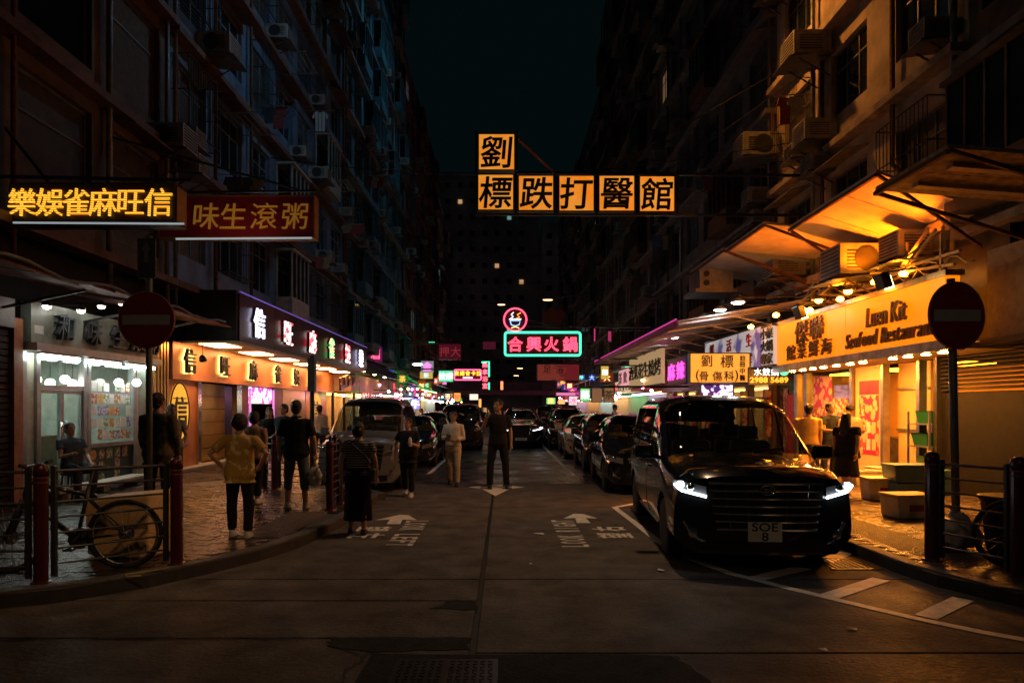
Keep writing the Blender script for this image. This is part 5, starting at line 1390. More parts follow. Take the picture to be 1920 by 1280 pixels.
HULLS = {
 # s, zb, zbelt, ztop, wb, wm, wbelt, wtop
 'van': dict(st=[(0, .2, .66, .99, .80, .91, .90, .85), (.12, .18, .72, 1.06, .83, .92, .91, .85), (.6, .18, .86, 1.1, .85, .925, .915, .85), (1.0, .18, .98, 1.17, .86, .925, .915, .85), (1.45, .18, 1.03, 1.5, .86, .925, .91, .82), (1.9, .18, 1.05, 1.78, .86, .925, .905, .78), (2.5, .18, 1.06, 1.86, .86, .925, .905, .77), (4.2, .18, 1.07, 1.86, .86, .925, .905, .77), (4.75, .22, 1.06, 1.8, .84, .915, .88, .74), (4.9, .3, 1.0, 1.62, .8, .89, .85, .72)],
             ws=(1.02, 1.92), side=[(1.5, 2.25), (2.33, 3.35), (3.43, 4.55)], axles=(.92, 3.9), r=.34, rear=None, kf=.2),
 'hatch': dict(st=[(0, .2, .6, .82, .7, .80, .78, .7), (.12, .17, .64, .9, .74, .83, .81, .7), (.7, .17, .8, 1.0, .76, .85, .83, .72), (1.1, .17, .88, 1.08, .76, .85, .83, .72), (1.5, .17, .92, 1.32, .76, .85, .82, .66), (1.95, .17, .93, 1.48, .76, .85, .82, .60), (2.5, .17, .94, 1.53, .76, .85, .82, .6), (3.4, .17, .96, 1.5, .76, .85, .82, .6), (3.85, .2, .97, 1.35, .74, .84, .8, .6), (4.05, .3, .92, 1.1, .7, .8, .76, .6)],
             ws=(1.12, 1.98), side=[(1.55, 2.35), (2.42, 3.2), (3.27, 3.6)], axles=(.78, 3.3), r=.31, kf=.3),
 'sedan': dict(st=[(0, .2, .58, .76, .72, .84, .82, .72), (.12, .17, .62, .82, .78, .87, .85, .74), (.9, .17, .78, .95, .8, .89, .87, .76), (1.35, .17, .88, 1.02, .8, .89, .87, .76), (1.75, .17, .92, 1.26, .8, .89, .86, .68), (2.2, .17, .93, 1.42, .8, .89, .86, .62), (2.7, .17, .94, 1.46, .8, .89, .86, .62), (3.3, .17, .95, 1.4, .8, .89, .86, .62), (3.9, .17, .95, 1.12, .8, .89, .86, .68), (4.45, .22, .9, 1.03, .78, .87, .84, .7), (4.65, .3, .8, .95, .74, .84, .8, .68)],
             ws=(1.38, 2.25), side=[(1.85, 2.6), (2.68, 3.45)], axles=(.9, 3.65), r=.33, kf=.3),
 'suv': dict(st=[(0, .24, .68, .96, .76, .88, .87, .76), (.12, .22, .72, 1.02, .82, .92, .9, .78), (.8, .22, .9, 1.12, .84, .94, .92, .8), (1.3, .22, 1.0, 1.2, .84, .94, .92, .8), (1.7, .22, 1.06, 1.45, .84, .94, .91, .74), (2.15, .22, 1.08, 1.66, .84, .94, .9, .68), (2.7, .22, 1.09, 1.72, .84, .94, .9, .68), (4.0, .22, 1.1, 1.68, .84, .94, .9, .68), (4.6, .26, 1.1, 1.5, .82, .92, .88, .68), (4.85, .34, 1.0, 1.25, .78, .88, .84, .68)],
             ws=(1.32, 2.18), side=[(1.85, 2.65), (2.73, 3.55), (3.63, 4.3)], axles=(.9, 3.8), r=.34, kf=.3),
}
HULLS['sedan']['r'] = .31
_shell = {}
def shell_mesh(kind, paint_m):
    """shell with the wheel arches cut out"""
    hd = HULLS[kind]; h = Hull(hd['st'], hd['kf'])
    me = h.shell(34, sorted(set([*hd['ws']] + [q for p in hd['side'] for q in p]))).mesh('body', paint_m, False)
    bm = bmesh.new(); bm.from_mesh(me); bmesh.ops.remove_doubles(bm, verts=bm.verts, dist=.004); bmesh.ops.recalc_face_normals(bm, faces=bm.faces); bm.to_mesh(me); bm.free()
    o = bpy.data.objects.new('body_tmp', me); COL.objects.link(o)
    cut = []
    m = MB()
    for ax in hd['axles']:
        for sd in (-1, 1):
            m.lathe([(hd['r'] + .055, -.2), (hd['r'] + .055, .35)], 28, Matrix.Translation((sd * .78, ax, hd['r'] - .0)) @ Matrix.Rotation(R(90 * sd), 4, 'Y'))
    c = bpy.data.objects.new('cut_tmp', m.mesh('cut', None)); COL.objects.link(c)
    md = o.modifiers.new('b', 'BOOLEAN'); md.object = c; md.operation = 'DIFFERENCE'; md.solver = 'EXACT'
    dg = bpy.context.evaluated_depsgraph_get(); dg.update()
    me2 = bpy.data.meshes.new_from_object(o.evaluated_get(dg))
    bpy.data.objects.remove(o); bpy.data.objects.remove(c)
    me2.polygons.foreach_set('use_smooth', [True] * len(me2.polygons))
    bm = bmesh.new(); bm.from_mesh(me2)
    gone = []                                  # open the shell behind every pane
    for f in bm.faces:
        c_ = f.calc_center_median(); s = c_.y; n_ = f.normal
        if hd['ws'][0] < s < hd['ws'][1] and c_.z > h.S(s, 7.3).z and abs(c_.x) < h.S(s, 7.3).x: gone.append(f); continue
        for i, (a, b) in enumerate(hd['side']):
            if a < s < b and abs(n_.x) > .5:
                k = 1.
                if i == 0: k = max(.12, min(1, (s - a + .12) / .45))
                if i == len(hd['side']) - 1: k = max(.35, min(1, (b - s + .15) / .35))
                if h.S(s, 5.12).z < c_.z < h.S(s, 5.12 + 1.81 * k).z - (.0 if k == 1 else .06): gone.append(f)
                break
        if abs(n_.y) > .6 and s > h.L - .3 and h.S(h.L, 6).z < c_.z < h.S(h.L, 7).z and abs(c_.x) < h.S(h.L, 6.5).x * .9: gone.append(f)
    bmesh.ops.delete(bm, geom=gone, context='FACES')
    for e in bm.edges:
        if len(e.link_faces) == 2 and e.calc_face_angle(0) > R(32): e.smooth = False
    bm.to_mesh(me2); bm.free()
    me2.materials.clear(); me2.materials.append(paint_m)
    return me2, h
def car(kind, lab, x, y, yaw, paint_m, plate=None, lamps=0., grille='bars', lamp_m=None, cat='car', name=None, plate_col=(.88, .86, .8)):
    hd = HULLS[kind]
    key = (kind, paint_m.name)
    if key not in _shell: _shell[key] = shell_mesh(kind, paint_m)
    me, h = _shell[key]
    t = thing(name or 'parked_car', lab, cat, (x, y, 0), yaw)
    obj('body', me, t)
    # glazing laid on the shell
    s0, s1 = hd['ws']
    rows = []
    for i in range(13):
        s = s0 + (s1 - s0) * i / 12
        a = [h.S(s, v, -1) + h.N(s, v, -1) * .006 for v in (7.3, 7.9, 8.4, 9, 9.5)] + [h.S(s, 10, 1) + V((0, -.004, .006))] + [h.S(s, v, 1) + h.N(s, v, 1) * .006 for v in (9.5, 9, 8.4, 7.9, 7.3)]
        rows.append(a)
    MB().grid(rows).build('windscreen', car_glass, t, smooth=True)
    p, q = rows[0][2], rows[0][-3]
    m = MB()
    for u, v in ((.28, .62), (.62, .9)):
        a = p.lerp(q, u) + V((0, -.01, .02)); b = rows[5][2].lerp(rows[5][-3], v) * .0 + rows[1][2].lerp(rows[1][-3], v) + V((0, -.012, .02)); m.bar(a, b, .02)
    m.build('wiper', black_pl, t)
    for sd in (-1, 1):
        for i, (a, b) in enumerate(hd['side']):
            first, last = i == 0, i == len(hd['side']) - 1
            def cut(s, v0, v1, a=a, b=b, first=first, last=last):
                if first: return v0, v0 + (v1 - v0) * max(.12, min(1, (s - a + .12) / .45))
                if last: return v0, v0 + (v1 - v0) * max(.35, min(1, (b - s + .15) / .35))
                return v0, v1
            MB().grid(h.patch(a, b, 5.12, 6.93, sd, .007, 8, 4, cut)).build('side_window', car_glass, t, smooth=True)
            ds = h.S(b - .12, 4.6, sd)
            if i < 2: MB().box(ds + V((sd * .02, 0, 0)), (.03, .2, .03)).build('door_handle', chrome if kind == 'van' else paint_m, t, bevel=.008)
        mp = h.S(s0 + .42, 5.3, sd)
        mm = MB().box(mp + V((sd * .17, -.02, .07)), (.24, .12, .17)).build('mirror', paint_m, t, bevel=.04)
        MB().bar(mp, mp + V((sd * .1, -.01, .03)), .05).build('mirror_arm', black_pl, mm)
    # wheels
    ty, rm = WM.get(hd['r'], WM[.34])
    for ax in hd['axles']:
        for sd in (-1, 1):
            w = obj('wheel', ty, t); w.location = (sd * (h.Wd - .125), ax, hd['r']); w.rotation_euler = (0, 0, 0 if sd > 0 else R(180))
            w.name = 'wheel'; obj('rim', rm, w)
    zf = h.prof(0); ztop = h.p[2](0); zb = h.p[0](0)
    wf = h.Wd
    # grille
    gw, g0, g1 = (.5, zb + .26, ztop - .06) if kind == 'van' else (.42, zb + .22, ztop - .12)
    if kind == 'suv': gw, g0, g1 = .4, zb + .1, ztop - .1
    def taper(z): return gw * (1.0 + .16 * (z - g0) / (g1 - g0)) if kind == 'van' else gw * (.82 + .18 * (z - g0) / (g1 - g0))
    rows = [[h.Fp(taper(z) * (k / 8 - 1), z, .006) for k in range(17)] for z in [g0 + (g1 - g0) * i / 6 for i in range(7)]]
    gr = MB().grid(rows).build('grille', black_pl, t)
    nb = 6 if kind == 'van' else 4
    for i in range(nb + 1):
        z = g0 + (g1 - g0) * i / nb
        MB().tube([h.Fp(taper(z) * (k / 10 - 1), z, .018) for k in range(21)], .014 if i not in (0, nb) else .018, 6).build('grille_bar', smoked, gr)
    for k in (-.72, -.36, .36, .72) if kind == 'van' else (-1, 1):
        MB().tube([h.Fp(taper(g0 + (g1 - g0) * j / 5) * k, g0 + (g1 - g0) * j / 5, .016) for j in range(6)], .009, 6).build('grille_bar', smoked, gr)
    c = h.Fp(0, g1 - .06, .035)
    em = MB()
    em.tube([c + V((.075 * math.cos(k * .3927), 0, .052 * math.sin(k * .3927))) for k in range(16)], .008, 6, True)
    em.tube([c + V((.028 * math.cos(k * .3927), 0, .048 * math.sin(k * .3927))) for k in range(16)], .007, 6, True)
    em.tube([c + V((.055 * math.cos(k * .3927), 0, .024 + .02 * math.sin(k * .3927))) for k in range(16)], .007, 6, True)
    if kind == 'van': em.build('emblem', chrome, t, smooth=True)
    # headlamps
    lm = lamp_m or lit('car_lamp_%s' % lamps, (.85, .93, 1.), lamps) if lamps else None
    zl = ztop - .08
    for sd in (-1, 1):
        rows = []
        for i in range(9):
            x = (gw + .1) + (wf - .0 - gw - .1) * i / 8
            u = i / 8
            lo_, hi_ = zl - .13 + .07 * u, zl - .02 + .06 * u
            rows.append([h.Fp(sd * min(x, wf - .012), lo_ + (hi_ - lo_) * j / 3, .012) for j in range(4)])
        hl = MB().grid(rows).build('headlamp', head_glass, t, smooth=True)
        m = MB()
        m.tube([h.Fp(sd * min((gw + .1) + (wf - gw - .11) * k / 8, wf - .02), zl - .125 + .07 * k / 8 + (.05 * max(0, k - 6) / 2), .024) for k in range(9)], .013, 6)
        m.build('light_strip', lm or head_glass, hl)
        for q_ in (.45, .75):
            pc_ = h.Fp(sd * ((gw + .1) + (wf - gw - .1) * q_), zl - .055 + .06 * q_, .014)
            MB().ell(pc_, (.045, .025, .04), 12, 6).build('lamp_lens', lm if (lm and q_ > .6) else chrome, hl, smooth=True)
        # fog lamp
        pf = h.Fp(sd * wf * .78, zb + .2, .0)
        MB().lathe([(.055, -.012), (.05, .008), (.01, .012)], 14, Matrix.Translation(pf) @ Matrix.Rotation(R(90), 4, 'X') @ Matrix.Rotation(0, 4, 'Z')).build('fog_lamp', chrome, t)
        MB().tube([h.Fp(sd * wf * (.66 + .045 * k), zb + .12 + .008 * k * k, .012) for k in range(6)], .012, 6).build('bumper_trim', chrome if kind == 'van' else black_pl, t)
    rows = [[h.Fp(wf * .7 * (k / 8 - 1), z, .004) for k in range(17)] for z in (zb + .03, zb + .09, zb + .15)]
    MB().grid(rows).build('air_intake', black_pl, t)
    if lamps > 8:
        for sd in (-1, 1):
            a_ = Matrix.Rotation(yaw, 3, 'Z') @ h.Fp(sd * (wf - .1), zl, .06) + V((x, y, 0)); b_ = Matrix.Rotation(yaw, 3, 'Z') @ V((sd * .8, -6, .0)) + V((x, y, 0))
            spot('headlamp_beam', a_, b_, 1.2, (.85, .93, 1.), 70, .8, .04, t)
    # number plate
    if plate:
        two = isinstance(plate, tuple)
        pw, ph = (.34, .2) if two else (.5, .11)
        zc = zb + .24 if kind == 'van' else zb + .16
        c = h.Fp(0, zc, .03)
        if kind == 'van': c = c + V((-.03, 0, .0))
        pp = MB().box(c, (pw, .012, ph)).build('number_plate', mat('plate_white_%s' % plate_col[2], plate_col, .4, var=.05), t, bevel=.003)
        ink = mat('plate_ink', (.02, .02, .02), .5, var=0)
        if two:
            for s_, dz in zip(plate, (.05, -.046)): write(pp, s_, c + V((0, -.008, dz)), .12, ink, world=False, ext=.002, off=.004, name='plate_lettering', sx=1.25)
        else: write(pp, plate, c + V((0, -.008, 0)), .1, ink, world=False, ext=.002, off=.003, name='plate_lettering', sx=1.1)
    # cabin
    zs = h.p[1](2.2); wc = h.p[6](2.4); s0_ = hd['ws'][0]
    MB().b2((-.74, s0_ + .12, zs - .28), (.74, s0_ + .5, zs - .04)).build('dashboard', cabin_m, t, bevel=.05)
    MB().tube([(-.36 + .17 * math.cos(k * .5236), s0_ + .62 + .06 * math.sin(k * .5236), zs - .02 + .16 * math.sin(k * .5236)) for k in range(12)], .014, 6, True).build('steering_wheel', cabin_m, t)
    rows_ = [s0_ + 1.05, s0_ + 1.95] + ([s0_ + 2.75] if kind in ('van', 'suv') else [])
    for sy in rows_:
        for sx_ in (-.38, .38):
            st_ = MB().box((sx_, sy, zs - .08), (.5, .16, .62), (R(10), 0, 0)).build('seat', seat_m, t, bevel=.05)
            MB().box((sx_, sy + .05, zs + .32), (.26, .1, .18), (R(8), 0, 0)).build('headrest', seat_m, st_, bevel=.04)
    MB().b2((-.78, s0_ + .1, .3), (.78, h.L - .25, .36)).build('cabin_floor', cabin_m, t)
    MB().box((0, hd['ws'][1] - .12, h.S(hd['ws'][1] - .12, 10).z - .1), (.24, .03, .07)).build('rear_view_mirror', black_pl, t)
    # seams, sills
    for sd in (-1, 1):
        for (a, b) in hd['side'][:2]:
            s = b + .04
            MB().tube([h.S(s, 1.8 + k * .4, sd) + V((sd * .001, 0, 0)) for k in range(9)], .004, 4).build('door_seam', black_pl, t)
        MB().tube([h.S(.9 + k * .3, 2.15, sd) + V((sd * .004, 0, 0)) for k in range(2, 10)], .014, 6).build('sill_trim', chrome if kind == 'van' else black_pl, t)
    MB().b2((-.75, .4, .14), (.75, h.L - .3, .3)).build('underbody', black_pl, t)
    # bonnet shut line
    MB().tube([h.S(.16, 7.2 + k * .28, -1) + V((0, 0, .003)) for k in range(11)] + [h.S(.16, 10 - k * .28, 1) + V((0, 0, .003)) for k in range(11)], .004, 4).build('bonnet_seam', black_pl, t)
    # seats and dashboard behind the glass are too dark to see; roof rails
    for sd in (-1, 1):
        if kind in ('van', 'suv'):
            MB().tube([h.S(s, 7.95, sd) + V((0, 0, .02)) for s in [2.2 + .2 * k for k in range(11)]], .012, 6).build('roof_rail', chrome if kind == 'van' else black_pl, t)
    MB().grid([[h.S(h.L, v, -1) + V((0, .005, 0)) for v in (6, 6.5, 7)], [h.S(h.L, v, 1) + V((0, .005, 0)) for v in (6, 6.5, 7)]]).build('rear_window', car_glass, t)
    return t
cp_black = car_paint('black', (.008, .008, .009))
cp_silver = car_paint('silver', (.34, .33, .34), .5, .28)
cp_white = car_paint('pearl', (.55, .53, .47), .1, .25)
cp_navy = car_paint('navy', (.015, .02, .035))
cp_grey = car_paint('grey', (.06, .06, .065), .5)
cp_wine = car_paint('wine', (.06, .008, .012))
car('van', 'glossy black people carrier with lit headlamps and plate SOE 8', 2.69, 6.98, R(-4.5), cp_black, ('SOE', '8'), 9., cat='van', name='people_carrier')
car('van', 'silver people carrier parked at left behind the striped woman', -2.92, 13.6, R(2), cp_silver, None, 0, cat='van', name='people_carrier').scale = (.9, .95, 1.03)
car('hatch', 'black hatchback parked directly behind the black van', 2.85, 13.3, R(-2), cp_black, None, 0)
car('hatch', 'dark grey hatchback parked between the black one and silver car', 2.95, 17.75, R(-1), cp_grey, None, 0)
car('sedan', 'pale silver car in the right row with beige bonnet', 2.9, 22.4, R(-1), cp_white, 'RD 7312', 0)
car('suv', 'dark four-wheel drive behind the pale silver car', 2.75, 27.6, 0, cp_black, None, 0)
car('sedan', 'dark car behind the four-wheel drive in the right row', 2.75, 33.2, 0, cp_navy, None, 0)
car('van', 'dark van far down the right row', 2.75, 38.6, 0, cp_grey, None, 0, cat='van')
car('sedan', 'wine red car at the far end of the right row', 2.75, 44.5, 0, cp_wine, None, 0)
car('sedan', 'dark car parked behind the silver people carrier', -2.85, 19.4, R(1), cp_navy, None, 0)
car('hatch', 'dark hatchback with pale plate in the left row', -2.8, 24.6, 0, cp_grey, 'KB 905', 0, plate_col=(.7, .6, .12))
car('van', 'black van standing behind the man in white shirt', -1.78, 27.2, R(1), cp_black, None, 0, cat='van', name='people_carrier')
car('suv', 'black four-wheel drive in the middle lane with one bright headlamp', .72, 28.8, R(-1), cp_black, 'FS 2671', 5., cat='car', name='moving_car')
car('sedan', 'dark car far behind in the left row', -2.8, 34.5, 0, cp_black, None, 0)
car('van', 'grey van far behind in the left row', -2.8, 41, 0, cp_grey, None, 0, cat='van')
car('sedan', 'distant car in the middle lane with lit headlamps', .2, 40, 0, cp_black, None, 4., name='moving_car')
# ---------------------------------------------------------------- people
skin_m = mat('skin', (.52, .31, .21), .5, var=.08, scale=9)
skin_d = mat('skin_tanned', (.42, .25, .16), .5, var=.08, scale=9)
hair_m = mat('black_hair', (.012, .01, .009), .38, var=.3, scale=30, bump=.5)
hair_g = mat('grey_hair', (.16, .15, .14), .5, var=.3, scale=30, bump=.5)
shoe_k = mat('dark_shoe', (.02, .02, .022), .4); shoe_w = mat('white_shoe', (.6, .58, .55), .5)
eye_m = mat('eye', (.02, .015, .012), .2, var=0); lip_m = mat('lip', (.3, .1, .08), .5, var=0)
cloudt = bpy.data.textures.new('fold_noise', 'CLOUDS'); cloudt.noise_scale = .13
hairt = bpy.data.textures.new('hair_noise', 'CLOUDS'); hairt.noise_scale = .035
def cloth(name, col, **k): return mat('cloth_' + name, col, .85, var=.15, scale=14, bump=.15, spec=.25)
def solid(m, name, mt, parent, vox, disp=0., smooth_it=3):
    o = m.build(name, mt, parent, smooth=True)
    r = o.modifiers.new('remesh', 'REMESH'); r.mode = 'VOXEL'; r.voxel_size = vox; r.use_smooth_shade = True
    if disp:
        d = o.modifiers.new('folds', 'DISPLACE'); d.texture = cloudt; d.strength = disp; d.mid_level = .5
    s = o.modifiers.new('soft', 'SMOOTH'); s.iterations = smooth_it; s.factor = .5
    return o
def ring(c, rx, ry, n=16, p=2.3):
    out = []
    for k in range(n):
        a = 6.28318 * k / n; ca, sa = math.cos(a), math.sin(a)
        out.append(V((c[0] + rx * math.copysign(abs(ca) ** (2 / p), ca), c[1] + ry * math.copysign(abs(sa) ** (2 / p), sa), c[2])))
    return out
TORSO = [(.80, .135, .1, .01), (.88, .165, .118, .012), (.96, .158, .112, .006), (1.06, .138, .1, 0), (1.16, .15, .108, -.004), (1.28, .168, .115, -.002), (1.36, .172, .105, .004), (1.42, .13, .085, .012), (1.455, .065, .062, .016), (1.5, .052, .056, .012)]
def person(lab, x, y, z, yaw, h, aL=((.15, 0, -1), (.05, .15, -1)), aR=((.15, 0, -1), (.05, .15, -1)), lL=((.05, 0, -1), (0, -.02, -1)), lR=((.05, 0, -1), (0, -.02, -1)),
           top=None, sleeve=.55, hem=.9, bottom=None, leg=1.95, skirt=None, hair='short', hm=None, shoe=None, skin=None, lean=0., turn=0., nod=0., wide=1., flare=0., name='person', collar=False, hold=None, curl=.6):
    k = h / 1.7; skin = skin or skin_m; hm = hm or hair_m
    rp_ = random.Random(lab); D0 = ((.15, 0, -1), (.05, .15, -1)); L0 = ((.05, 0, -1), (0, -.02, -1))
    if aL == D0: aL = ((rp_.uniform(.06, .14), rp_.uniform(-.15, .15), -1), (-.04, rp_.uniform(.15, .5), -1))
    if aR == D0: aR = ((rp_.uniform(.06, .14), rp_.uniform(-.15, .15), -1), (-.04, rp_.uniform(.15, .5), -1))
    if lL == L0: q_ = rp_.uniform(-.1, .14); lL = ((rp_.uniform(.03, .1), q_, -1), (.0, q_ - .08, -1))
    if lR == L0: q_ = rp_.uniform(-.1, .14); lR = ((rp_.uniform(.03, .1), q_, -1), (.0, q_ - .08, -1))
    t = thing('person', lab, 'person', (x, y, z), R(yaw))
    lens = dict(u=.29, f=.25, th=.42, sh=.41)
    def un(v, sd): return V((v[0] * sd, -v[1], v[2])).normalized()
    J = {}
    for sd, (lg, nm_) in ((1, (lL, 'L')), (-1, (lR, 'R'))):
        hip = V((.09 * sd, .01, .9)); kn = hip + un(lg[0], sd) * lens['th']; an = kn + un(lg[1], sd) * lens['sh']
        J[nm_] = [hip, kn, an]
    dz = .07 - min(J['L'][2].z, J['R'][2].z)
    def lf(p): 
        p = V(p)
        if p.z > .9 and lean: 
            q = Matrix.Rotation(R(lean), 3, 'X') @ (p - V((0, 0, .9))); p = q + V((0, 0, .9))
        return p
    arms = {}
    for sd, (ar, nm_) in ((1, (aL, 'L')), (-1, (aR, 'R'))):
        sh = V((.178 * sd * wide, .008, 1.385)); el = sh + un(ar[0], sd) * lens['u']; wr = el + un(ar[1], sd) * lens['f']
        arms[nm_] = [sh, el, wr, sd]
    def fin(m):
        m.v = [tuple((lf(p) + V((0, 0, dz))) * k) for p in m.v]; return m
    # ---- body
    m = MB()
    m.loft([ring((0, oy, zz), rx * wide, ry * (1 + (wide - 1) * .7)) for zz, rx, ry, oy in TORSO])
    hc = V((0, -.005, 1.6))
    hd = MB()
    hd.ell(hc + V((0, .008, .02)), (.077, .097, .1), 16, 12)
    hd.ell(hc + V((0, -.022, -.035)), (.062, .07, .082), 14, 10)
    hd.ell(hc + V((0, -.096, -.012)), (.014, .018, .024), 8, 6)
    hd.ell(hc + V((0, -.08, -.085)), (.03, .02, .022), 8, 6)
    for sd in (-1, 1): hd.ell(hc + V((sd * .078, .008, -.005)), (.012, .02, .03), 8, 6)
    hr = Matrix.Translation(V((0, .012, 1.5))) @ Matrix.Rotation(R(turn), 4, 'Z') @ Matrix.Rotation(R(nod), 4, 'X') @ Matrix.Translation(V((0, -.012, -1.5)))
    def hx(mm): mm.v = [tuple(hr @ V(p)) for p in mm.v]; return mm
    m.add(hx(hd).v, hd.f)
    m.tube([(0, .016, 1.44), (0, .01, 1.5), hr @ V((0, .0, 1.56))], [.058, .052, .052], 12)
    for nm_, (sh, el, wr, sd) in arms.items():
        m.tube([sh + V((-.05 * sd, 0, .005)), sh, sh.lerp(el, .5), el, el.lerp(wr, .4), wr], [.05, .052, .045, .037, .038, .027], 12)
        d = (wr - el).normalized(); side_ = d.cross(V((0, 1, 0))); side_ = side_.normalized() if side_.length > .1 else V((1, 0, 0))
        side_ = d.cross(V((1, 0, 0)) if abs(d.x) < .8 else V((0, 0, 1))).normalized()
        nrm = side_.cross(d).normalized()
        if nrm.x * sd > 0: nrm = -nrm
        pc = wr + d * .045
        m.tube([wr, wr + d * .03, wr + d * .085], [.025, .036, .036], 10)
        for fi, (off, ln) in enumerate(((-.028, .062), (-.0095, .075), (.0095, .07), (.028, .055))):
            p0 = wr + d * .075 + side_ * off; d1 = (d + nrm * curl * .5).normalized(); d2 = (d + nrm * curl * 1.4).normalized()
            m.tube([p0, p0 + d1 * ln * .55, p0 + d1 * ln * .55 + d2 * ln * .5], [.0105, .0098, .0085], 6)
        p0 = wr + d * .025 - side_ * .03; d1 = (d * .8 - side_ * .75 + nrm * .3).normalized(); d2 = (d + nrm * .4 - side_ * .15).normalized()
        m.tube([p0, p0 + d1 * .04, p0 + d1 * .04 + d2 * .035], [.013, .0115, .0095], 6)
        arms[nm_].append(wr + d * .09)
    for nm_, (hip, kn, an) in J.items():
        m.tube([hip + V((0, 0, .03)), hip.lerp(kn, .5), kn, kn.lerp(an, .35), an], [.088, .072, .054, .055, .037], 12)
        m.tube([an + V((0, .03, -.03)), an + V((0, -.05, -.035)), an + V((0, -.13, -.05))], [.034, .036, .025], 10)
    solid(fin(m), 'body', skin, t, .0105, 0, 2)
    # face
    if True:
        for sd in (-1, 1): 
            e = MB().ell(hc + V((sd * .03, -.088, .012)), (.012, .008, .007), 8, 6); fin(hx(e)).build('eye', eye_m, t, smooth=True)
            e = MB().bar(hc + V((sd * .046, -.088, .033)), hc + V((sd * .016, -.096, .035)), .01, .006); fin(hx(e)).build('eyebrow', hm, t)
        e = MB().ell(hc + V((0, -.094, -.058)), (.022, .007, .006), 8, 6); fin(hx(e)).build('mouth', lip_m, t, smooth=True)
    # hair
    e = MB()
    if hair != 'bald':
        e.ell(hc + V((0, .024, .038)), (.088, .104, .1), 16, 12)
        e.ell(hc + V((0, .05, -.01)), (.078, .066, .09), 14, 10)
    if hair == 'bob': e.ell(hc + V((0, .03, -.0)), (.1, .095, .125), 16, 12)
    if hair == 'perm': e.ell(hc + V((0, .028, .03)), (.112, .118, .125), 16, 12)
    if hair == 'long': e.loft([ring(hc + V((0, .035, .05)), .09, .09), ring(hc + V((0, .06, -.06)), .098, .07), ring(hc + V((0, .085, -.2)), .12, .055), ring(hc + V((0, .1, -.36)), .1, .04), ring(hc + V((0, .1, -.42)), .06, .02)])
    if hair == 'tail': e.loft([ring(hc + V((0, .09, .02)), .03, .04), ring(hc + V((0, .13, -.05)), .035, .035), ring(hc + V((0, .12, -.2)), .02, .02)])
    if e.v: solid(fin(hx(e)), 'hair', hm, t, .0095, .022, 1).modifiers['folds'].texture = hairt
    if hair == 'cap':
        e = MB().ell(hc + V((0, .01, .06)), (.098, .112, .08), 16, 10); e.loft([ring(hc + V((0, -.09, .05)), .08, .03), ring(hc + V((0, -.15, .04)), .07, .04), ring(hc + V((0, -.16, .03)), .07, .04)])
        solid(fin(hx(e)), 'cap', cloth('cap', (.03, .03, .035)), t, .012)
    # top
    g = .017
    if top:
        e = MB()
        rr = [(zz, rx * wide + g, ry + g, oy) for zz, rx, ry, oy in TORSO if hem < zz < 1.44]
        hw = None
        for i in range(len(TORSO) - 1):
            if TORSO[i][0] <= hem <= TORSO[i + 1][0]:
                u = (hem - TORSO[i][0]) / (TORSO[i + 1][0] - TORSO[i][0]); hw = [TORSO[i][j] + (TORSO[i + 1][j] - TORSO[i][j]) * u for j in range(4)]
        hw = hw or [hem, .165, .118, .012]
        e.loft([ring((0, hw[3], hem), (hw[1] + g + .012 + flare) * wide, hw[2] + g + .01 + flare)] + [ring((0, oy, zz), rx + (flare * .5 if zz < 1.1 else 0) + (.012 if zz < 1.2 else 0), ry + (.012 if zz < 1.2 else 0)) for zz, rx, ry, oy in rr] + [ring((0, .016, 1.452), .075 if not collar else .068, .072)])
        for nm_, (sh, el, wr, sd, tip) in arms.items():
            if sleeve <= 0: continue
            pts = [sh + V((-.07 * sd, 0, .005)), sh + V((0, 0, .004))]; rad = [.058, .068]
            if sleeve <= 1: pts.append(sh.lerp(el, sleeve)); rad.append(.066)
            else:
                pts += [sh.lerp(el, .6), el, el.lerp(wr, min(1, sleeve - 1))]; rad += [.06, .054, .045]
            e.tube(pts, rad, 12)
        solid(fin(e), 'shirt', top, t, .0135, .02, 3)
        if collar: 
            e = MB().tube([(.07 * math.cos(q * .5236), .016 + .07 * math.sin(q * .5236), 1.462) for q in range(12)], .017, 6, True); fin(e).build('collar', top, t, smooth=True)
    if bottom:
        e = MB()
        e.loft([ring((0, .01, .765), .125, .105), ring((0, .01, .83), .158, .128), ring((0, .012, .9), .182, .134), ring((0, .008, .98), .172, .126), ring((0, .004, 1.03), .155, .116)])
        for nm_, (hip, kn, an) in J.items():
            pts = [hip + V((0, 0, .03)), hip.lerp(kn, .5)]; rad = [.102, .09]
            if leg <= 1: pts.append(hip.lerp(kn, leg)); rad.append(.088)
            else: pts += [kn, kn.lerp(an, .5), kn.lerp(an, min(1.05, leg - 1))]; rad += [.073, .068, .062]
            e.tube(pts, rad, 12)
        solid(fin(e), 'trousers' if leg > 1.2 else 'shorts', bottom, t, .0135, .018, 3)
    if skirt:
        sm, zlo, rlo = skirt
        e = MB(); n = 26
        rings_ = []
        for u in (0, .25, .5, .75, 1):
            zz = 1.03 + (zlo - 1.03) * u; r0 = .182 + (rlo - .182) * u
            rings_.append([V((r0 * 1.05 * (1 + .05 * u * math.sin(a_ * 7)) * math.cos(a_), .006 + r0 * .78 * (1 + .05 * u * math.sin(a_ * 7)) * math.sin(a_), zz)) for a_ in [6.28318 * q / n for q in range(n)]])
        e.loft(rings_)
        solid(fin(e), 'skirt', sm, t, .0135, .012, 2)
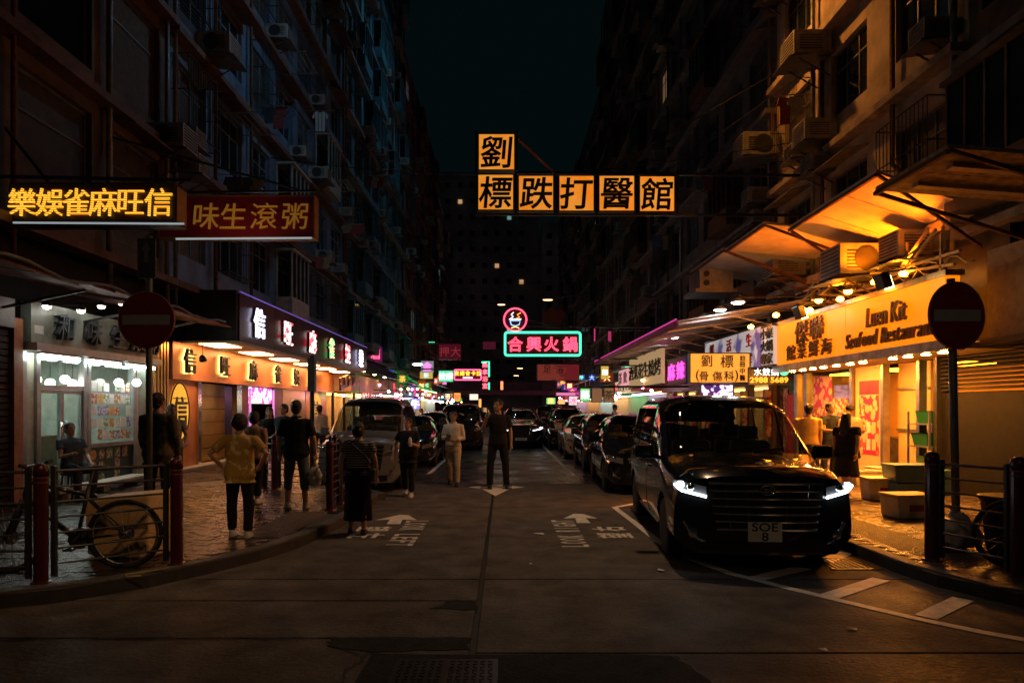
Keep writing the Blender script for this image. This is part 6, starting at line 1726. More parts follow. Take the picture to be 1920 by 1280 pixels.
    for nm_, (hip, kn, an) in J.items():
        e = MB(); e.loft([ring(an + V((0, .035, -.067)), .036, .045), ring(an + V((0, .0, -.03)), .045, .085)] and [[an + V((dx, dy, dz_)) for dx, dy in ((.035, .06), (.042, 0), (.046, -.09), (.03, -.165), (0, -.185), (-.03, -.165), (-.046, -.09), (-.042, 0), (-.035, .06), (0, .075))] for dz_ in (-.072, -.04)] + [[an + V((dx * .85, dy * .85 + .0, dz_)) for dx, dy in ((.035, .06), (.042, 0), (.046, -.07), (.03, -.13), (0, -.145), (-.03, -.13), (-.046, -.07), (-.042, 0), (-.035, .06), (0, .075))] for dz_ in (-.005,)] + [[an + V((dx * .8, dy * .7 + .01, .03)) for dx, dy in ((.035, .06), (.042, 0), (.04, -.05), (.02, -.06), (0, -.065), (-.02, -.06), (-.04, -.05), (-.042, 0), (-.035, .06), (0, .075))]])
        fin(e).build('shoe', shoe or shoe_k, t, smooth=True)
    tips = {nm_: (lf(a_[4]) + V((0, 0, dz))) * k for nm_, a_ in arms.items()}
    t['_'] = 0; del t['_']
    return t, tips
def at(px, d): return (px - CX) / F * d
blk = cloth('black', (.016, .016, .018)); nvy = cloth('navy', (.03, .04, .06))
camo = patterned('cloth_camo', 'noise', (.03, .035, .025), (.12, .085, .045), 7, .85, lo=.42, hi=.52)
floral = patterned('cloth_floral', 'noise', (.5, .31, .06), (.75, .6, .3), 11, .8, lo=.55, hi=.62)
stripe = patterned('cloth_stripe', 'Z', (.02, .02, .022), (.4, .37, .33), 9.5, .85, lo=.62, hi=.75)
denim = cloth('denim', (.035, .045, .07)); khaki = cloth('khaki', (.62, .5, .33)); white_c = cloth('white', (.78, .7, .62)); grey_c = cloth('grey', (.3, .31, .32))
pink_c = cloth('dusty_pink', (.4, .24, .18)); yel_c = cloth('yellow', (.62, .42, .14)); shorts_c = cloth('blue_grey', (.1, .13, .15)); beige_c = cloth('beige', (.5, .4, .28))
AK = ((.75, -.25, -.75), (-.55, .45, -.75))
# 1 seated man
PT, tip = person('man in dark blue shirt seated on a stool before the congee restaurant', XL + .62, 12.0, PZ, 62, 1.68, aR=((.15, .25, -1), (-.1, 1, .05)), aL=((.15, .3, -1), (-.2, .75, -.6)), lL=((.12, 1, -.12), (0, -.15, -1)), lR=((.15, 1, -.1), (0, .05, -1)), top=cloth('slate', (.06, .08, .11)), bottom=denim, hem=.88, lean=-8, nod=6)
st = thing('stool', 'small plastic stool under the seated man', 'stool', (XL + .55, 12.03, PZ))
MB().lathe([(.15, .40), (.16, .425), (.15, .44), (.02, .445)], 14).build('seat', cloth('stool', (.2, .05, .04)), st)
for a_ in range(4): MB().bar((.11 * math.cos(a_ * 1.57 + .78), .11 * math.sin(a_ * 1.57 + .78), .405), (.16 * math.cos(a_ * 1.57 + .78), .16 * math.sin(a_ * 1.57 + .78), 0), .03).build('leg', dark_steel, st)
person('man in camouflage jacket with his back turned behind the left road sign pole', at(297, 9.75), 9.75, PZ, 176, 1.76, top=camo, sleeve=1.95, hem=.74, bottom=nvy, wide=1.14, turn=-15)
person('man in pale grey shirt talking beyond the camouflage jacket', at(322, 12.2), 12.2, PZ, 20, 1.62, top=grey_c, bottom=nvy, turn=25, aL=((.3, .2, -1), (0, .8, -.4)))
person('short woman in yellow floral blouse with hands on her hips', at(450, 8.3), 8.3, PZ, 183, 1.47, aL=AK, aR=AK, top=floral, sleeve=.75, hem=.78, flare=.03, bottom=blk, leg=1.9, hair='perm', shoe=shoe_w, wide=1.08)
person('woman in dusty pink top standing beyond the floral blouse', at(478, 11.3), 11.3, PZ, 168, 1.5, top=pink_c, sleeve=.8, hem=.82, bottom=blk, leg=1.8, hair='bob', shoe=shoe_w)
person('woman in black printed T-shirt facing out of the parlour entrance', at(505, 15.3), 15.3, PZ, 5, 1.57, top=blk, bottom=blk, hair='long', turn=10)
person('young man in dark T-shirt beside the woman at the parlour entrance', at(532, 15.0), 15.0, PZ, -15, 1.64, top=nvy, bottom=denim, turn=-10)
person('man in black polo shirt and knee shorts with his back turned', at(556, 10.75), 10.75, PZ, 182, 1.67, aL=((.28, -.05, -1), (.02, .2, -1)), aR=((.28, 0, -1), (.04, .2, -1)), top=blk, sleeve=.8, hem=.8, bottom=shorts_c, leg=1.1, shoe=shoe_w, wide=1.12, collar=True, lL=((.1, .06, -1), (.03, -.05, -1)), lR=((.1, -.05, -1), (.05, -.03, -1)))
person('person in white leaning behind the silver people carrier', at(598, 19.5), 19.5, PZ, 200, 1.66, top=white_c, sleeve=1.8, bottom=nvy, lean=-14, aL=((.1, .8, -.4), (0, .8, .5)))
person('woman in striped top and long black skirt stepping off the kerb', at(672, 9.25), 9.25, 0, 176, 1.5, top=stripe, sleeve=.5, hem=.92, bottom=None, skirt=(blk, .22, .21), hair='bob', aL=((.3, -.1, -1), (.0, .1, -1)), aR=((.3, .0, -1), (.0, .25, -1)), shoe=shoe_k, wide=1.05, lL=((.06, .15, -1), (0, -.15, -1)), lR=((.06, -.1, -1), (0, -.15, -1)))
_, tp = person('woman in black dress walking up holding a white bottle', at(765, 13.1), 13.1, 0, -4, 1.5, top=blk, sleeve=.6, hem=.74, flare=.04, bottom=blk, leg=1.85, hair='tail', aL=((.2, .1, -1), (-.35, .9, .25)), aR=((.45, .0, -1), (.1, .2, -1)), lL=((.0, .16, -1), (0, .0, -1)), lR=((.02, -.1, -1), (0, -.5, -1)), shoe=shoe_w, turn=-18)
q = Matrix.Rotation(R(-4), 3, 'Z') @ tp['L'] + V((at(765, 13.1), 13.1, 0))
bt = thing('bottle', 'white bottle in the hand of the woman in black dress', 'bottle', tuple(q + V((0, 0, -.06))))
MB().lathe([(.03, 0), (.034, .01), (.034, .13), (.014, .17)], 12).build('body', white_m, bt, smooth=True); MB().lathe([(.015, .17), (.015, .19), (.003, .192)], 10).build('cap', mat('bottle_cap', (.1, .2, .5), .4), bt)
_, tp = person('man in white shirt and pale trousers walking towards the camera', at(850, 15.0), 15.0, 0, -6, 1.62, top=white_c, sleeve=1.7, hem=.93, bottom=khaki, leg=1.98, collar=True, aL=((.2, .05, -1), (-.65, .8, -.12)), aR=((.2, .05, -1), (-.5, .85, .05)), lL=((.04, .22, -1), (0, .02, -1)), lR=((.06, -.12, -1), (0, -.45, -1)), shoe=shoe_k, hm=hair_m, skin=skin_d, nod=4)
q = Matrix.Rotation(R(-6), 3, 'Z') @ tp['R'] + V((at(850, 15), 15, 0))
bg_ = thing('paper_bag', 'small dark bag held by the man in white shirt', 'bag', tuple(q + V((0, -.03, -.03))))
MB().box((0, 0, .04), (.1, .06, .16), (0, .3, 0)).build('body', mat('bag_brown', (.12, .08, .05), .6), bg_, bevel=.015); MB().tube([(-.03, 0, .12), (0, 0, .17), (.03, 0, .12)], .006, 6).build('handle', black_pl, bg_)
_, tp = person('tall man in black T-shirt standing on the centre arrow with a hand at his mouth', at(934, 14.45), 14.45, 0, 4, 1.86, top=blk, sleeve=.7, hem=.84, bottom=blk, leg=2.0, aR=((.45, .3, -.8), (-.35, .45, 1)), aL=((.22, 0, -1), (.03, .12, -1)), lL=((.12, .04, -1), (.06, 0, -1)), lR=((.14, .03, -1), (.04, 0, -1)), turn=-30, nod=-4, skin=skin_d, curl=1.1)
q = Matrix.Rotation(R(4), 3, 'Z') @ tp['R'] + V((at(934, 14.45), 14.45, 0))
can = thing('drink_can', 'small drink can raised to the mouth of the tall man', 'can', tuple(q + V((0, -.02, -.02))))
MB().lathe([(.028, 0), (.031, .008), (.031, .1), (.026, .11)], 12).build('body', mat('can_silver', (.5, .48, .45), .3, .8), can, smooth=True); MB().lathe([(.027, .108), (.026, .115), (.003, .112)], 12).build('rim', chrome, can)
bx0 = V((at(672, 9.25), 9.25, 0))
sb_ = thing('shoulder_bag', 'small dark shoulder bag on the hip of the striped woman', 'bag', tuple(bx0 + V((.2, -.02, .72))))
MB().box((0, 0, .09), (.09, .22, .18), (0, R(6), 0)).build('pouch', mat('bag_leather', (.05, .035, .03), .5), sb_, bevel=.025)
MB().tube([(0, -.06, .17), (-.06, -.135, .33), (-.2, -.15, .46), (-.31, -.08, .55), (-.32, .02, .56)], .011, 6).build('strap', mat('bag_leather', (.05, .035, .03), .5), sb_, smooth=True)
cb_ = thing('carrier_bag', 'pale plastic carrier bag hanging beside the man in black polo shirt', 'bag', (at(556, 10.75) + .30, 10.7, PZ + .36))
solid(MB().loft([ring((0, 0, 0), .09, .06), ring((0, 0, .12), .12, .08), ring((0, 0, .24), .1, .05), ring((0, 0, .3), .05, .02)]), 'pouch', mat('bag_plastic', (.55, .5, .45), .4), cb_, .014, .05, 1)
MB().tube([(-.04, 0, .28), (0, 0, .38), (.04, 0, .28)], .008, 6).build('handle', mat('bag_plastic', (.55, .5, .45), .4), cb_)
# right pavement
person('long-haired woman in black dress walking past the seafood restaurant', at(1588, 12.2), 12.2, PZ, 128, 1.5, top=blk, sleeve=.5, hem=.8, flare=.06, skirt=(blk, .42, .24), wide=1.2, hair='long', aL=((.2, .1, -1), (0, .4, -1)), aR=((.25, -.45, -1), (0, -.3, -1)), lL=((.03, .3, -1), (0, .1, -1)), lR=((.03, -.2, -1), (0, -.55, -1)), shoe=cloth('sandal', (.4, .3, .2)))
person('person in yellow shirt with back turned behind the black van', at(1516, 13.4), 13.4, PZ, 165, 1.64, top=yel_c, sleeve=.7, bottom=nvy, wide=1.08, aL=((.2, .4, -1), (0, 1, -.1)))
person('man in glasses and dark shirt facing the yellow shirt', at(1557, 14.6), 14.6, PZ, 12, 1.68, top=nvy, sleeve=.6, bottom=denim, hm=hair_m, aR=((.2, .4, -1), (0, 1, 0)))
person('man in a dark cap and pale top near the poster column', at(1594, 14.4), 14.4, PZ, -8, 1.62, top=beige_c, sleeve=.7, bottom=khaki, hair='cap', aL=((.2, .3, -1), (-.2, .9, .2)))
person('worker in white jacket and cap far along the right pavement', at(1153, 30), 30, PZ, 60, 1.7, top=cloth('bright_white', (.75, .75, .72)), sleeve=1.8, bottom=nvy, hair='cap')
for i, (px, d, yw, tm_) in enumerate(((1010, 52, 10, nvy), (1022, 47, 170, pink_c), (905, 55, 0, blk), (880, 44, 185, grey_c), (1056, 43, 20, white_c), (790, 30, 5, pink_c))):
    person(['small dark figure beside the middle lane car', 'distant figure in pink on the right pavement', 'distant figure in black on the left', 'distant figure in grey with back turned', 'distant figure in white by the stall signs', 'figure in pink between the cars of the left row'][i], at(px, d), d, .0 if abs(at(px, d)) < 4 else PZ, yw, 1.66, top=tm_, bottom=nvy)
# ---------------------------------------------------------------- street furniture
def bollard(x, y, lab, h=1.07, r=.058):
    t = thing('bollard', lab, 'bollard', (x, y, PZ), 0, 'maroon bollards')
    MB().lathe([(r, 0), (r, h * .87), (r * 1.0, h * .9)], 18).build('post', bollard_m, t, smooth=False)
    m = MB(); m.lathe([(r * 1.06, h * .9), (r * 1.06, h * .955), (r * .9, h * .985), (r * .5, h), (.004, h * 1.005)], 18); m.build('cap', bollard_m, t, smooth=True)
    for z in (.84, .88): MB().lathe([(r * 1.01, h * z), (r * 1.05, h * z + .006), (r * 1.01, h * z + .014)], 18).build('ring', mat('maroon_ring', (.2, .04, .06), .3), t)
    MB().lathe([(r * 1.5, 0), (r * 1.4, .02), (r, .022)], 18).build('base', bollard_m, t)
    return t
rail_m = mat('rail_steel', (.1, .1, .105), .4, .5, var=.2)
def rail(a, b, lab, n=7, z0=.16, z1=1.0):
    a = V((a[0], a[1], PZ)); b = V((b[0], b[1], PZ)); d = (b - a).normalized()
    t = thing('railing', lab, 'railing', tuple((a + b) / 2))
    a2, b2 = a + d * .1, b - d * .1
    for p in (a2, b2): MB().box(p + V((0, 0, .55)), (.04, .04, 1.0)).build('end_post', dark_steel, t, world=True)
    for i in range(n):
        z = z0 + (z1 - z0) * i / (n - 1)
        MB().tube([a2 + V((0, 0, z)), b2 + V((0, 0, z))], .010 if i < n - 1 else .015, 8).build('bar', rail_m, t, world=True)
    return t
B = [(-3.3, 6.88), (-4.15, 6.12), (-5.3, 5.82)]
for (x, y), lab in zip(B, ('maroon bollard at the right end of the left corner railing', 'maroon bollard behind the leaning bicycle at left', 'maroon bollard beyond the left edge')):
    bollard(x, y, lab)
rail(B[0], B[1], 'horizontal bar railing at the left corner behind the bicycle'); rail(B[1], B[2], 'horizontal bar railing at the far left edge')
C_ = [(-2.68, 10.5), (-2.72, 11.3)]
bollard(*C_[0], 'nearer maroon bollard of the pair beside the striped woman'); bollard(*C_[1], 'farther maroon bollard of the pair beside the striped woman')
rail(*C_, 'short bar railing seen end-on beside the striped woman', 8)
E_ = [(-4.72, 13.45), (-4.4, 13.1), (-3.2, 12.95)]
bollard(*E_[0], 'left maroon bollard of the pair behind the floral blouse'); bollard(*E_[1], 'right maroon bollard of the pair behind the floral blouse'); bollard(*E_[2], 'maroon bollard hidden behind the man in black polo')
rail(E_[0], E_[1], 'narrow railing panel between the two middle bollards', 8); rail(E_[1], E_[2], 'railing running behind the man in black polo', 8)
K_ = [(4.42, 7.05), (4.75, 6.3), (5.6, 5.8)]
bollard(*K_[0], 'maroon bollard at the right corner nearest the van', 1.12, .068); bollard(*K_[1], 'second maroon bollard at the right corner', 1.12, .068); bollard(*K_[2], 'maroon bollard at the right edge of the view', 1.12, .068)
rail(K_[0], K_[1], 'bar railing at the right corner in front of the rubbish heap'); rail(K_[1], K_[2], 'bar railing at the right edge in front of the bicycle')
# no entry signs
sign_red = mat('sign_red', (.42, .03, .025), .35, var=.1); sign_white = mat('sign_white', (.62, .6, .56), .4, var=.06); pole_m = mat('grey_pole', (.2, .21, .21), .45, .4, var=.2)
def no_entry(x, y, zc, lab, yaw, top, lean=0., r=.375):
    t = thing('no_entry_sign', lab, 'road sign', (x, y, PZ), 0)
    t.rotation_euler = (0, R(lean), R(yaw))
    MB().tube([(0, .07, 0), (0, .07, top - PZ)], .042, 12).build('pole', pole_m, t, smooth=True)
    M_ = Matrix.Translation((0, -.0, zc - PZ)) @ Matrix.Rotation(R(90), 4, 'X')
    MB().lathe([(r, -.02), (r, .0), (r * .98, .006), (.01, .006)], 48, M_).build('disc', sign_red, t)
    m = MB(); m.tube([V((r * .985 * math.cos(k * .1309), -.004, zc - PZ + r * .985 * math.sin(k * .1309))) for k in range(48)], .009, 6, True); m.build('rim', mat('sign_rim', (.35, .2, .15), .4), t)
    MB().b2((-r * .84, -.011, zc - PZ - .065), (r * .84, -.007, zc - PZ + .065)).build('white_bar', sign_white, t)
    for z in (.15, -.15): MB().box((0, .05, zc - PZ + z), (.14, .05, .04)).build('clamp', steel, t)
    return t
ne = no_entry(-4.74, 9.05, 2.87, 'round red no entry sign with white bar on the left pole', 0, 4.0)
m = MB().b2((-.12, .0, 3.32 - PZ + .1), (.12, .02, 3.95 - PZ)); m.build('arrow_plate', mat('plate_back', (.1, .11, .12), .5), ne)
MB().prism([(-.03, 3.5), (.03, 3.5), (.03, 3.66), (.07, 3.66), (0, 3.78), (-.07, 3.66), (-.03, 3.66)], -.006, -.002, 'y').build('arrow', mat('arrow_dim', (.25, .25, .26), .5), ne)
no_entry(5.1, 7.6, 2.73, 'round dark red no entry sign with white bar at the right corner', 13, 3.15, -1.5)
# tall dark post in front of the mahjong parlour
t = thing('street_post', 'dark slim post with small cabinet before the mahjong parlour', 'post', (at(585, 17.5), 17.5, PZ))
MB().tube([(0, 0, 0), (0, 0, 2.9)], .06, 10).build('pole', dark_steel, t, smooth=True); MB().b2((-.09, -.09, 2.0), (.09, .09, 2.85)).build('cabinet', dark_steel, t)
# bicycles
def bicycle(lab, rear, front, z, col, r=.33, s=1., basket=False):
    a = V((rear[0], rear[1])); b = V((front[0], front[1])); d = b - a
    t = thing('bicycle', lab, 'bicycle', (a.x, a.y, z), math.atan2(d.y, d.x))
    fm_ = mat('bike_frame_' + lab[:8], col, .3, .2, coat=.5); L = d.length
    def wheel(x):
        w = MB().tube([(x + r * math.cos(k * .1745), 0, r + r * math.sin(k * .1745) * .97) for k in range(36)], .022, 8, True).build('wheel', rubber, t, smooth=True)
        MB().tube([(x + (r - .035) * math.cos(k * .1745), 0, r + (r - .035) * math.sin(k * .1745)) for k in range(36)], .011, 6, True).build('rim', steel, w, smooth=True)
        m = MB()
        for k in range(18):
            q = k * .349; m.bar((x, .02 * (-1) ** k, r), (x + (r - .04) * math.cos(q), 0, r + (r - .04) * math.sin(q)), .003)
        m.build('spokes', steel, w)
        MB().tube([(x, -.05, r), (x, .05, r)], .022, 8).build('hub', steel, w)
        MB().lathe([(.075, 0), (.075, .004), (.03, .004)], 20, Matrix.Translation((x, -.035, r)) @ Matrix.Rotation(R(90), 4, 'X')).build('disc', chrome, w)
    wheel(0); wheel(L)
    bbp = V((L * .42, 0, .29)); seat = V((L * .31, 0, .82)); head = V((L * .83, 0, .86)); h2 = V((L * .86, 0, .72))
    m = MB(); m.tube([bbp, seat], .02, 8); m.tube([seat + V((.02, 0, -.1)), head], .02, 8); m.tube([bbp, h2], .026, 8); m.tube([head + V((-.02, 0, .05)), h2], .024, 8)
    m.build('frame', fm_, t, smooth=True)
    for sd in (-.05, .05): MB().tube([bbp + V((0, sd * .6, 0)), V((0, sd, r)), seat + V((.02, sd * .4, -.12))], .011, 6).build('stay', fm_, t, smooth=True)
    for sd in (-.05, .05): MB().tube([h2 + V((0, sd, -.02)), V((L, sd, r))], .018, 8).build('fork_leg', fm_, t, smooth=True)
    MB().tube([seat, seat + V((-.03, 0, .14))], .014, 8).build('seat_post', steel, t)
    sp = seat + V((-.03, 0, .16))
    MB().loft([ring_xz(sp + V((-.13, 0, 0)), .07, .025), ring_xz(sp + V((-.05, 0, .01)), .065, .025), ring_xz(sp + V((.06, 0, 0)), .03, .022), ring_xz(sp + V((.14, 0, 0)), .018, .018)]).build('saddle', black_pl, t, smooth=True)
    hb_ = head + V((-.03, 0, .15))
    MB().tube([head, hb_], .016, 8).build('stem', steel, t)
    MB().tube([hb_ + V((-.04, -.3, .03)), hb_ + V((.02, -.12, .0)), hb_, hb_ + V((.02, .12, 0)), hb_ + V((-.04, .3, .03))], .014, 8).build('handlebar', black_pl, t, smooth=True)
    for sd in (-1, 1): MB().tube([hb_ + V((-.04, sd * .2, .02)), hb_ + V((-.04, sd * .31, .03))], .019, 8).build('grip', rubber, t)
    cr = MB().lathe([(.1, -.004), (.1, .004), (.03, .006)], 24, Matrix.Translation(bbp + V((0, -.05, 0))) @ Matrix.Rotation(R(90), 4, 'X')).build('chainring', steel, t)
    for sd, q in ((-1, 1), (1, -1)):
        e = bbp + V((.12 * q, sd * .08, -.12 * q)); c_ = MB().bar(bbp + V((0, sd * .07, 0)), e, .02).build('crank', steel, t); MB().box(e + V((0, sd * .05, 0)), (.09, .08, .025)).build('pedal', black_pl, c_)
    m = MB(); m.tube([bbp + V((0, -.05, .1)), V((0, -.05, r + .04))], .005, 4); m.tube([bbp + V((0, -.05, -.1)), V((0, -.05, r - .04))], .005, 4); m.build('chain', iron, t)
    return t
def ring_xz(c, ry, rz, n=10): return [V((c.x, c.y + ry * math.cos(6.28318 * k / n), c.z + rz * math.sin(6.28318 * k / n))) for k in range(n)]
bicycle('dark mountain bicycle leaning behind the left corner railing', (-3.74, 6.74), (-4.76, 6.55), PZ, (.03, .03, .032))
bicycle('bicycle with pale rimmed wheel behind the right corner railing', (5.02, 6.75), (6.0, 6.5), PZ, (.04, .04, .045))
# wrapped box behind the left bicycle
tanm = mat('tan_wrapping', (.8, .52, .26), .65, var=.2, scale=2, bump=.2)
bx_ = thing('wrapped_box', 'large tan paper wrapped box behind the left bicycle', 'box', (-4.02, 7.35, PZ), R(-8))
m = MB().add([(-.36, -.2, .02), (.34, -.22, .0), (.38, .26, .0), (-.34, .25, 0), (-.38, -.22, .6), (.37, -.23, .68), (.36, .27, .69), (-.36, .24, .62)], [(0, 3, 2, 1), (4, 5, 6, 7), (0, 1, 5, 4), (1, 2, 6, 5), (2, 3, 7, 6), (3, 0, 4, 7)])
o = m.build('box_body', tanm, bx_, bevel=.03)
MB().box((0, -.215, .33), (.72, .006, .05), (0, R(-3), R(-1.5))).build('tape', mat('brown_tape', (.3, .18, .08), .3), bx_)
o = MB().tube([(-3.25, 6.6, .16), (-3.3, 6.62, .142), (-3.45, 6.5, .14), (-3.55, 6.4, .14), (-3.5, 6.32, .14), (-3.38, 6.36, .14)], .008, 6).build('rope', mat('yellow_rope', (.45, .34, .1), .8), smooth=True); tag(o, 'loose yellow rope lying by the left bollard', 'rope')
# boxes and crates at the seafood restaurant
foam = mat('foam_box', (.75, .66, .5), .6, var=.15, scale=5); bluec = mat('blue_crate', (.1, .22, .32), .4, var=.2)
def foam_box(px, py, w, dp, h, lab, lid=True, rz=0, m_=foam, base=PZ):
    p = G(px, py, base)
    t = thing('foam_box' if m_ is foam else 'plastic_crate', lab, 'box' if m_ is foam else 'crate', (p.x, p.y, base), R(rz))
    MB().add([(-w / 2 * .92, -dp / 2 * .92, 0), (w / 2 * .92, -dp / 2 * .92, 0), (w / 2 * .92, dp / 2 * .92, 0), (-w / 2 * .92, dp / 2 * .92, 0), (-w / 2, -dp / 2, h), (w / 2, -dp / 2, h), (w / 2, dp / 2, h), (-w / 2, dp / 2, h)], [(0, 3, 2, 1), (4, 5, 6, 7), (0, 1, 5, 4), (1, 2, 6, 5), (2, 3, 7, 6), (3, 0, 4, 7)]).build('tub', m_, t, bevel=.015)
    if lid: MB().b2((-w / 2 - .01, -dp / 2 - .01, h + .002), (w / 2 + .01, dp / 2 + .01, h + .04)).build('lid', m_, t, bevel=.01)
    if m_ is not foam:
        for k in range(4): MB().b2((-w / 2 * .97 - .008, -dp / 2 - .006, h * (.15 + .2 * k)), (w / 2 * .97, -dp / 2 + .0, h * (.15 + .2 * k) + .02)).build('rib', m_, t)
    else:
        MB().b2((-w * .2, -dp / 2 - .004, h * .35), (w * .15, -dp / 2 * .96, h * .65)).build('printed_mark', mat('box_print', (.3, .08, .1), .5), t)
    return t
foam_box(1655, 935, .62, .45, .34, 'white foam box lying beside the blue crates', rz=-8)
foam_box(1702, 968, .6, .42, .3, 'foam box nearest the right bollard with bright lid', rz=6)
foam_box(1620, 908, .6, .42, .26, 'foam box lying behind the walking woman', rz=4)
foam_box(1668, 905, .8, .5, .3, 'long foam box in front of the steel column', rz=0)
foam_box(1705, 938, .75, .5, .32, 'lower blue plastic crate by the foam boxes', False, 4, bluec)
p = G(1705, 938, PZ)
foam_box(1705, HY + (H - PZ - .325) * F / p.y, .72, .48, .3, 'upper blue plastic crate stacked on the lower one', False, -3, bluec, PZ + .325)
foam_box(1745, 925, .6, .5, .45, 'blue crate beside the dark post', False, 5, bluec)
# green fish baskets and steel trolley by the shop
tr = thing('steel_rack', 'steel rack with green baskets beside the seafood doorway', 'rack', (XR + .0, 13.75, PZ))
for dx in (-.25, .25):
    for dy in (-.35, .35): MB().box((dx, dy, .75), (.035, .035, 1.5)).build('leg', steel, tr)
for i, z in enumerate((.35, .8, 1.25)):
    MB().box((0, 0, z), (.54, .76, .025)).build('shelf', steel, tr)
gn = mat('green_plastic', (.01, .14, .04), .4, var=.1)
for i, (z, yy) in enumerate(((.365, -.15), (.815, .05), (1.265, -.1))):
    t = thing('green_basket', ['green basket on the bottom shelf of the steel rack', 'green basket on the middle shelf of the steel rack', 'green basket on the top shelf of the steel rack'][i], 'basket', (XR + .0, 13.75 + yy, PZ + z))
    m = MB(); rr_ = [[V((sx * w_ / 2, sy * w_ * .6, zz)) for sx, sy in ((-1, -1), (1, -1), (1, 1), (-1, 1))] for w_, zz in ((.36, 0), (.44, .24), (.47, .25), (.42, .25), (.34, .02))]
    m.loft(rr_).build('tub', gn, t)
# rubbish behind the right railing
rb = thing('rubbish_bag', 'pale rubbish bag lying behind the right corner railing', 'rubbish bag', (5.0, 7.6, PZ))
solid(MB().ell((0, 0, .17), (.3, .22, .19)).ell((.05, 0, .36), (.1, .08, .08)), 'body', mat('pale_plastic', (.5, .45, .4), .4, var=.2), rb, .02, .09, 1)
MB().lathe([(.05, .4), (.02, .43), (.06, .47)], 8).build('knot', mat('pale_plastic', (.5, .45, .4), .4), rb)
tb = thing('rubbish_bin', 'dark rubbish bin behind the right corner railing', 'bin', (5.3, 7.15, PZ))
MB().lathe([(.2, 0), (.26, .6), (.28, .6), (.28, .64), (.24, .64), (.2, .1)], 20).build('bin_body', black_pl, tb, smooth=False); MB().lathe([(.285, .62), (.29, .65), (.27, .655)], 20).build('bin_rim', dark_steel, tb)
# laundry
lj = thing('laundry_shirt', 'white striped sports shirt drying outside the navy tenement', 'shirt', tuple(W(600, 255, 26.5)))
jx = W(600, 215, 26.5); 
pts = [(-.3, .1), (-.42, -.12), (-.3, -.2), (-.24, -.08), (-.24, -.72), (.24, -.72), (.24, -.08), (.3, -.2), (.42, -.12), (.3, .1), (.1, .14), (0, .08), (-.1, .14)]
MB().prism([(jx.x + x_ * .75, jx.z + z_ * .9) for x_, z_ in pts], 26.5, 26.53, 'y').build('cloth', patterned('jersey', 'X', (.55, .53, .5), (.12, .12, .2), 2.2, .9, lo=.8, hi=.9), lj, world=True)
MB().tube([(XL, 26.52, jx.z + .16), (jx.x + .6, 26.52, jx.z + .16)], .012, 6).build('pole', steel, lj, world=True)
# drying racks and cables over the street
for i, (x0, y0_, z0_, x1, y1_, z1_, sag) in enumerate(((XL, 60, 17, XR, 57, 15, 1.2), (XL, 46, 12, XR, 50, 11.2, 1.0), (XL, 24, 10.5, XR, 20, 9.5, .8))):
    pts = [(x0 + (x1 - x0) * k / 16, y0_ + (y1_ - y0_) * k / 16, z0_ + (z1_ - z0_) * k / 16 - sag * math.sin(math.pi * k / 16)) for k in range(17)]
    o = MB().tube(pts, .015, 5).build('overhead_cable', black_pl, smooth=True)
    tag(o, ['farthest', 'middle', 'nearest'][i] + ' slack cable strung across the street', 'cable')
def drying_rack(px, py, lab):
    x = XL; d = DX(px, XL + .6); z = H + (HY - py) / F * d
    t = thing('drying_rack', lab, 'rack', (XL, d, z))
    m = MB()
    for yy in (-.8, .8): MB().bar((0, yy, 0), (1.1, yy, .05), .03).build('arm', steel, t)
    for k in range(5): MB().tube([(.25 + k * .2, -.85, .03), (.25 + k * .2, .85, .03)], .008, 5).build('bar', steel, t)
for px, py, lab in ((470, 235, 'steel drying rack on the navy tenement above the red congee sign'), (560, 120, 'high steel drying rack on the navy tenement near the top'), (640, 350, 'steel drying rack farther along the navy tenement'), (690, 250, 'upper steel drying rack on the teal tenement'), (735, 310, 'lower steel drying rack on the teal tenement')):
    drying_rack(px, py, lab)

# conduits, boxes and washing on the walls
rnd = random.Random(31)
for i in range(7):
    z = 4.15 + i * .17; a, b = 12.8 + rnd.uniform(0, 1.5), 17.5 + rnd.uniform(-1.5, 2.5); x = XR - .06 - .03 * (i % 3)
    pts = [(x, a, z)]
    n = 10
    for k in range(1, n): pts.append((x, a + (b - a) * k / n, z + rnd.uniform(-.03, .03)))
    pts += [(x, b, z), (x, b + .05, z + rnd.uniform(.3, 1.4))]
    o = MB().tube(pts, rnd.choice((.018, .025, .035)), 6).build('conduit', [rust, frame_m, MATS['cream_steel']][i % 3], smooth=True)
    tag(o, od(i) + ' conduit from the bottom along the wall above the seafood sign', 'pipe', 'conduits above the seafood sign')
for i in range(6):
    y = 13 + i * .95 + rnd.uniform(-.2, .2); z = 4.3 + rnd.uniform(0, .9)
    t = thing('junction_box', od(i) + ' small junction box on the wall above the seafood sign, from near', 'junction box', (XR - .14, y, z), 0, 'junction boxes above the seafood sign')
    w_, h_ = rnd.uniform(.18, .34), rnd.uniform(.22, .42)
    MB().b2((-.1, -w_ / 2, 0), (.13, w_ / 2, h_)).build('casing', [ac_white, frame_m, rust][i % 3], t, bevel=.01)
    MB().b2((-.106, -w_ / 2 + .02, .02), (-.101, w_ / 2 - .02, h_ - .02)).build('cover', frame_m, t)
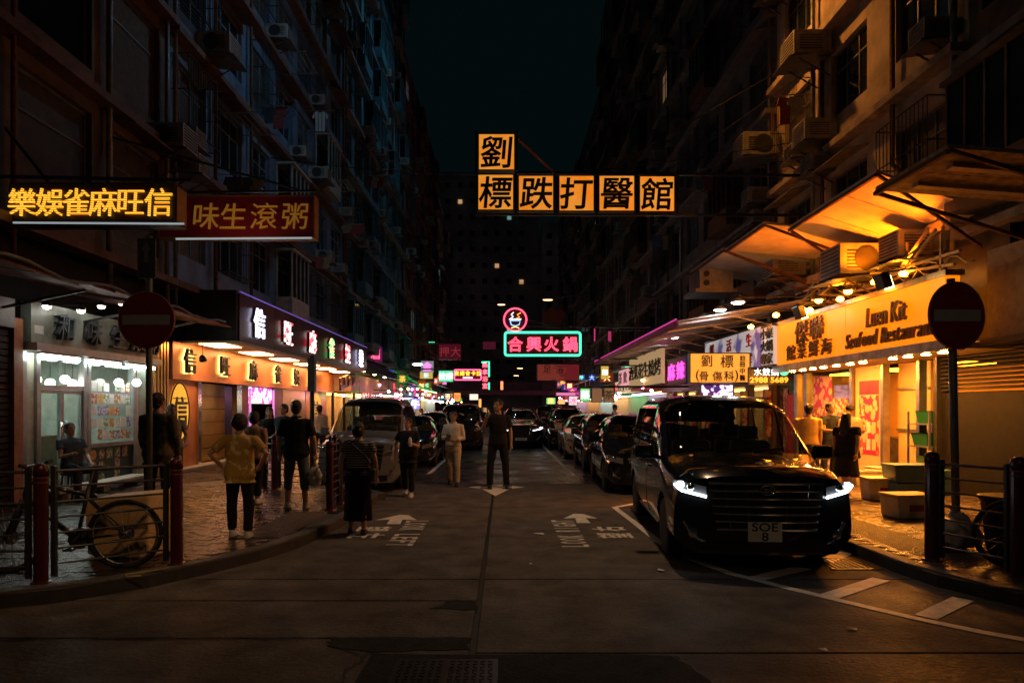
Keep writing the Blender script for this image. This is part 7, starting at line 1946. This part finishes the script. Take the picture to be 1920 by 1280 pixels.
for i in range(5):
    y = 12.9 + i * 1.15; z0_ = 4.25 + rnd.uniform(0, .3)
    t = thing('wall_bracket', od(i) + ' triangular steel bracket above the seafood sign, from near', 'bracket', (XR - .02, y, z0_), 0, 'steel brackets above the seafood sign')
    MB().bar((0, 0, 0), (-1.0, .1, 0), .04).build('arm', MATS['cream_steel'], t); MB().bar((0, 0, .75), (-.95, .1, .02), .035).build('brace', MATS['cream_steel'], t)
gcl = [cloth('wash_%d' % i, c_) for i, c_ in enumerate(((.5, .48, .45), (.15, .2, .35), (.4, .1, .1), (.35, .35, .2), (.1, .1, .12)))]
def washing(side, px, py, lab, n):
    x = (XL + .75) if side < 0 else (XR - .75); d = DX(px, x); z = H + (HY - py) / F * d
    t = thing('washing_line', lab, 'washing line', (x, d, z))
    w0 = XL if side < 0 else XR
    MB().bar((w0 - x, 0, .05), (.6 * -side * -1 if False else (-side) * .6, 0, .0), .025).build('pole', steel, t)
    for k in range(n):
        xx = (w0 - x) * .7 + (-side) * (.25 + k * .3); hh = rnd.uniform(.45, .8); ww = rnd.uniform(.16, .24)
        MB().prism([(xx - ww, -.03), (xx - ww * 1.3, -.25), (xx - ww * .8, -.28), (xx - ww * .8, -hh), (xx + ww * .8, -hh + .03), (xx + ww * .8, -.28), (xx + ww * 1.3, -.25), (xx + ww, -.03)], -.012 + k * .05, .012 + k * .05, 'y').build('garment', rnd.choice(gcl), t)
for side, px, py, lab, n in ((-1, 455, 330, 'washing on a pole below the drying rack on the navy tenement', 3), (-1, 520, 200, 'washing on a pole high on the navy tenement', 3), (-1, 660, 420, 'washing on a pole low on the teal tenement', 3), (-1, 700, 330, 'washing on a pole midway up the teal tenement', 3), (-1, 610, 480, 'washing on a pole just above the maroon signboard', 2), (1, 1330, 330, 'washing on a pole on the grey right tenement', 3), (1, 1240, 440, 'washing on a pole farther along the right tenements', 3), (1, 1475, 180, 'washing on a pole on the cream right tenement', 2)):
    washing(side, px, py, lab, n)
d = DX(228, XL - .3)
t = thing('glowing_screen', 'blue and violet screen glowing inside a dark balcony at upper left', 'screen', (XL - .3, d, H + (HY - 255) / F * d))
MB().b2((0, -.28, 0), (.02, .28, .42)).build('panel', patterned('screen_glow', 'noise', (.01, .01, .06), (.2, .2, .75), 3, emit=.28), t)
MB().b2((-.04, -.31, -.03), (-.002, .31, .45)).build('casing', black_pl, t)
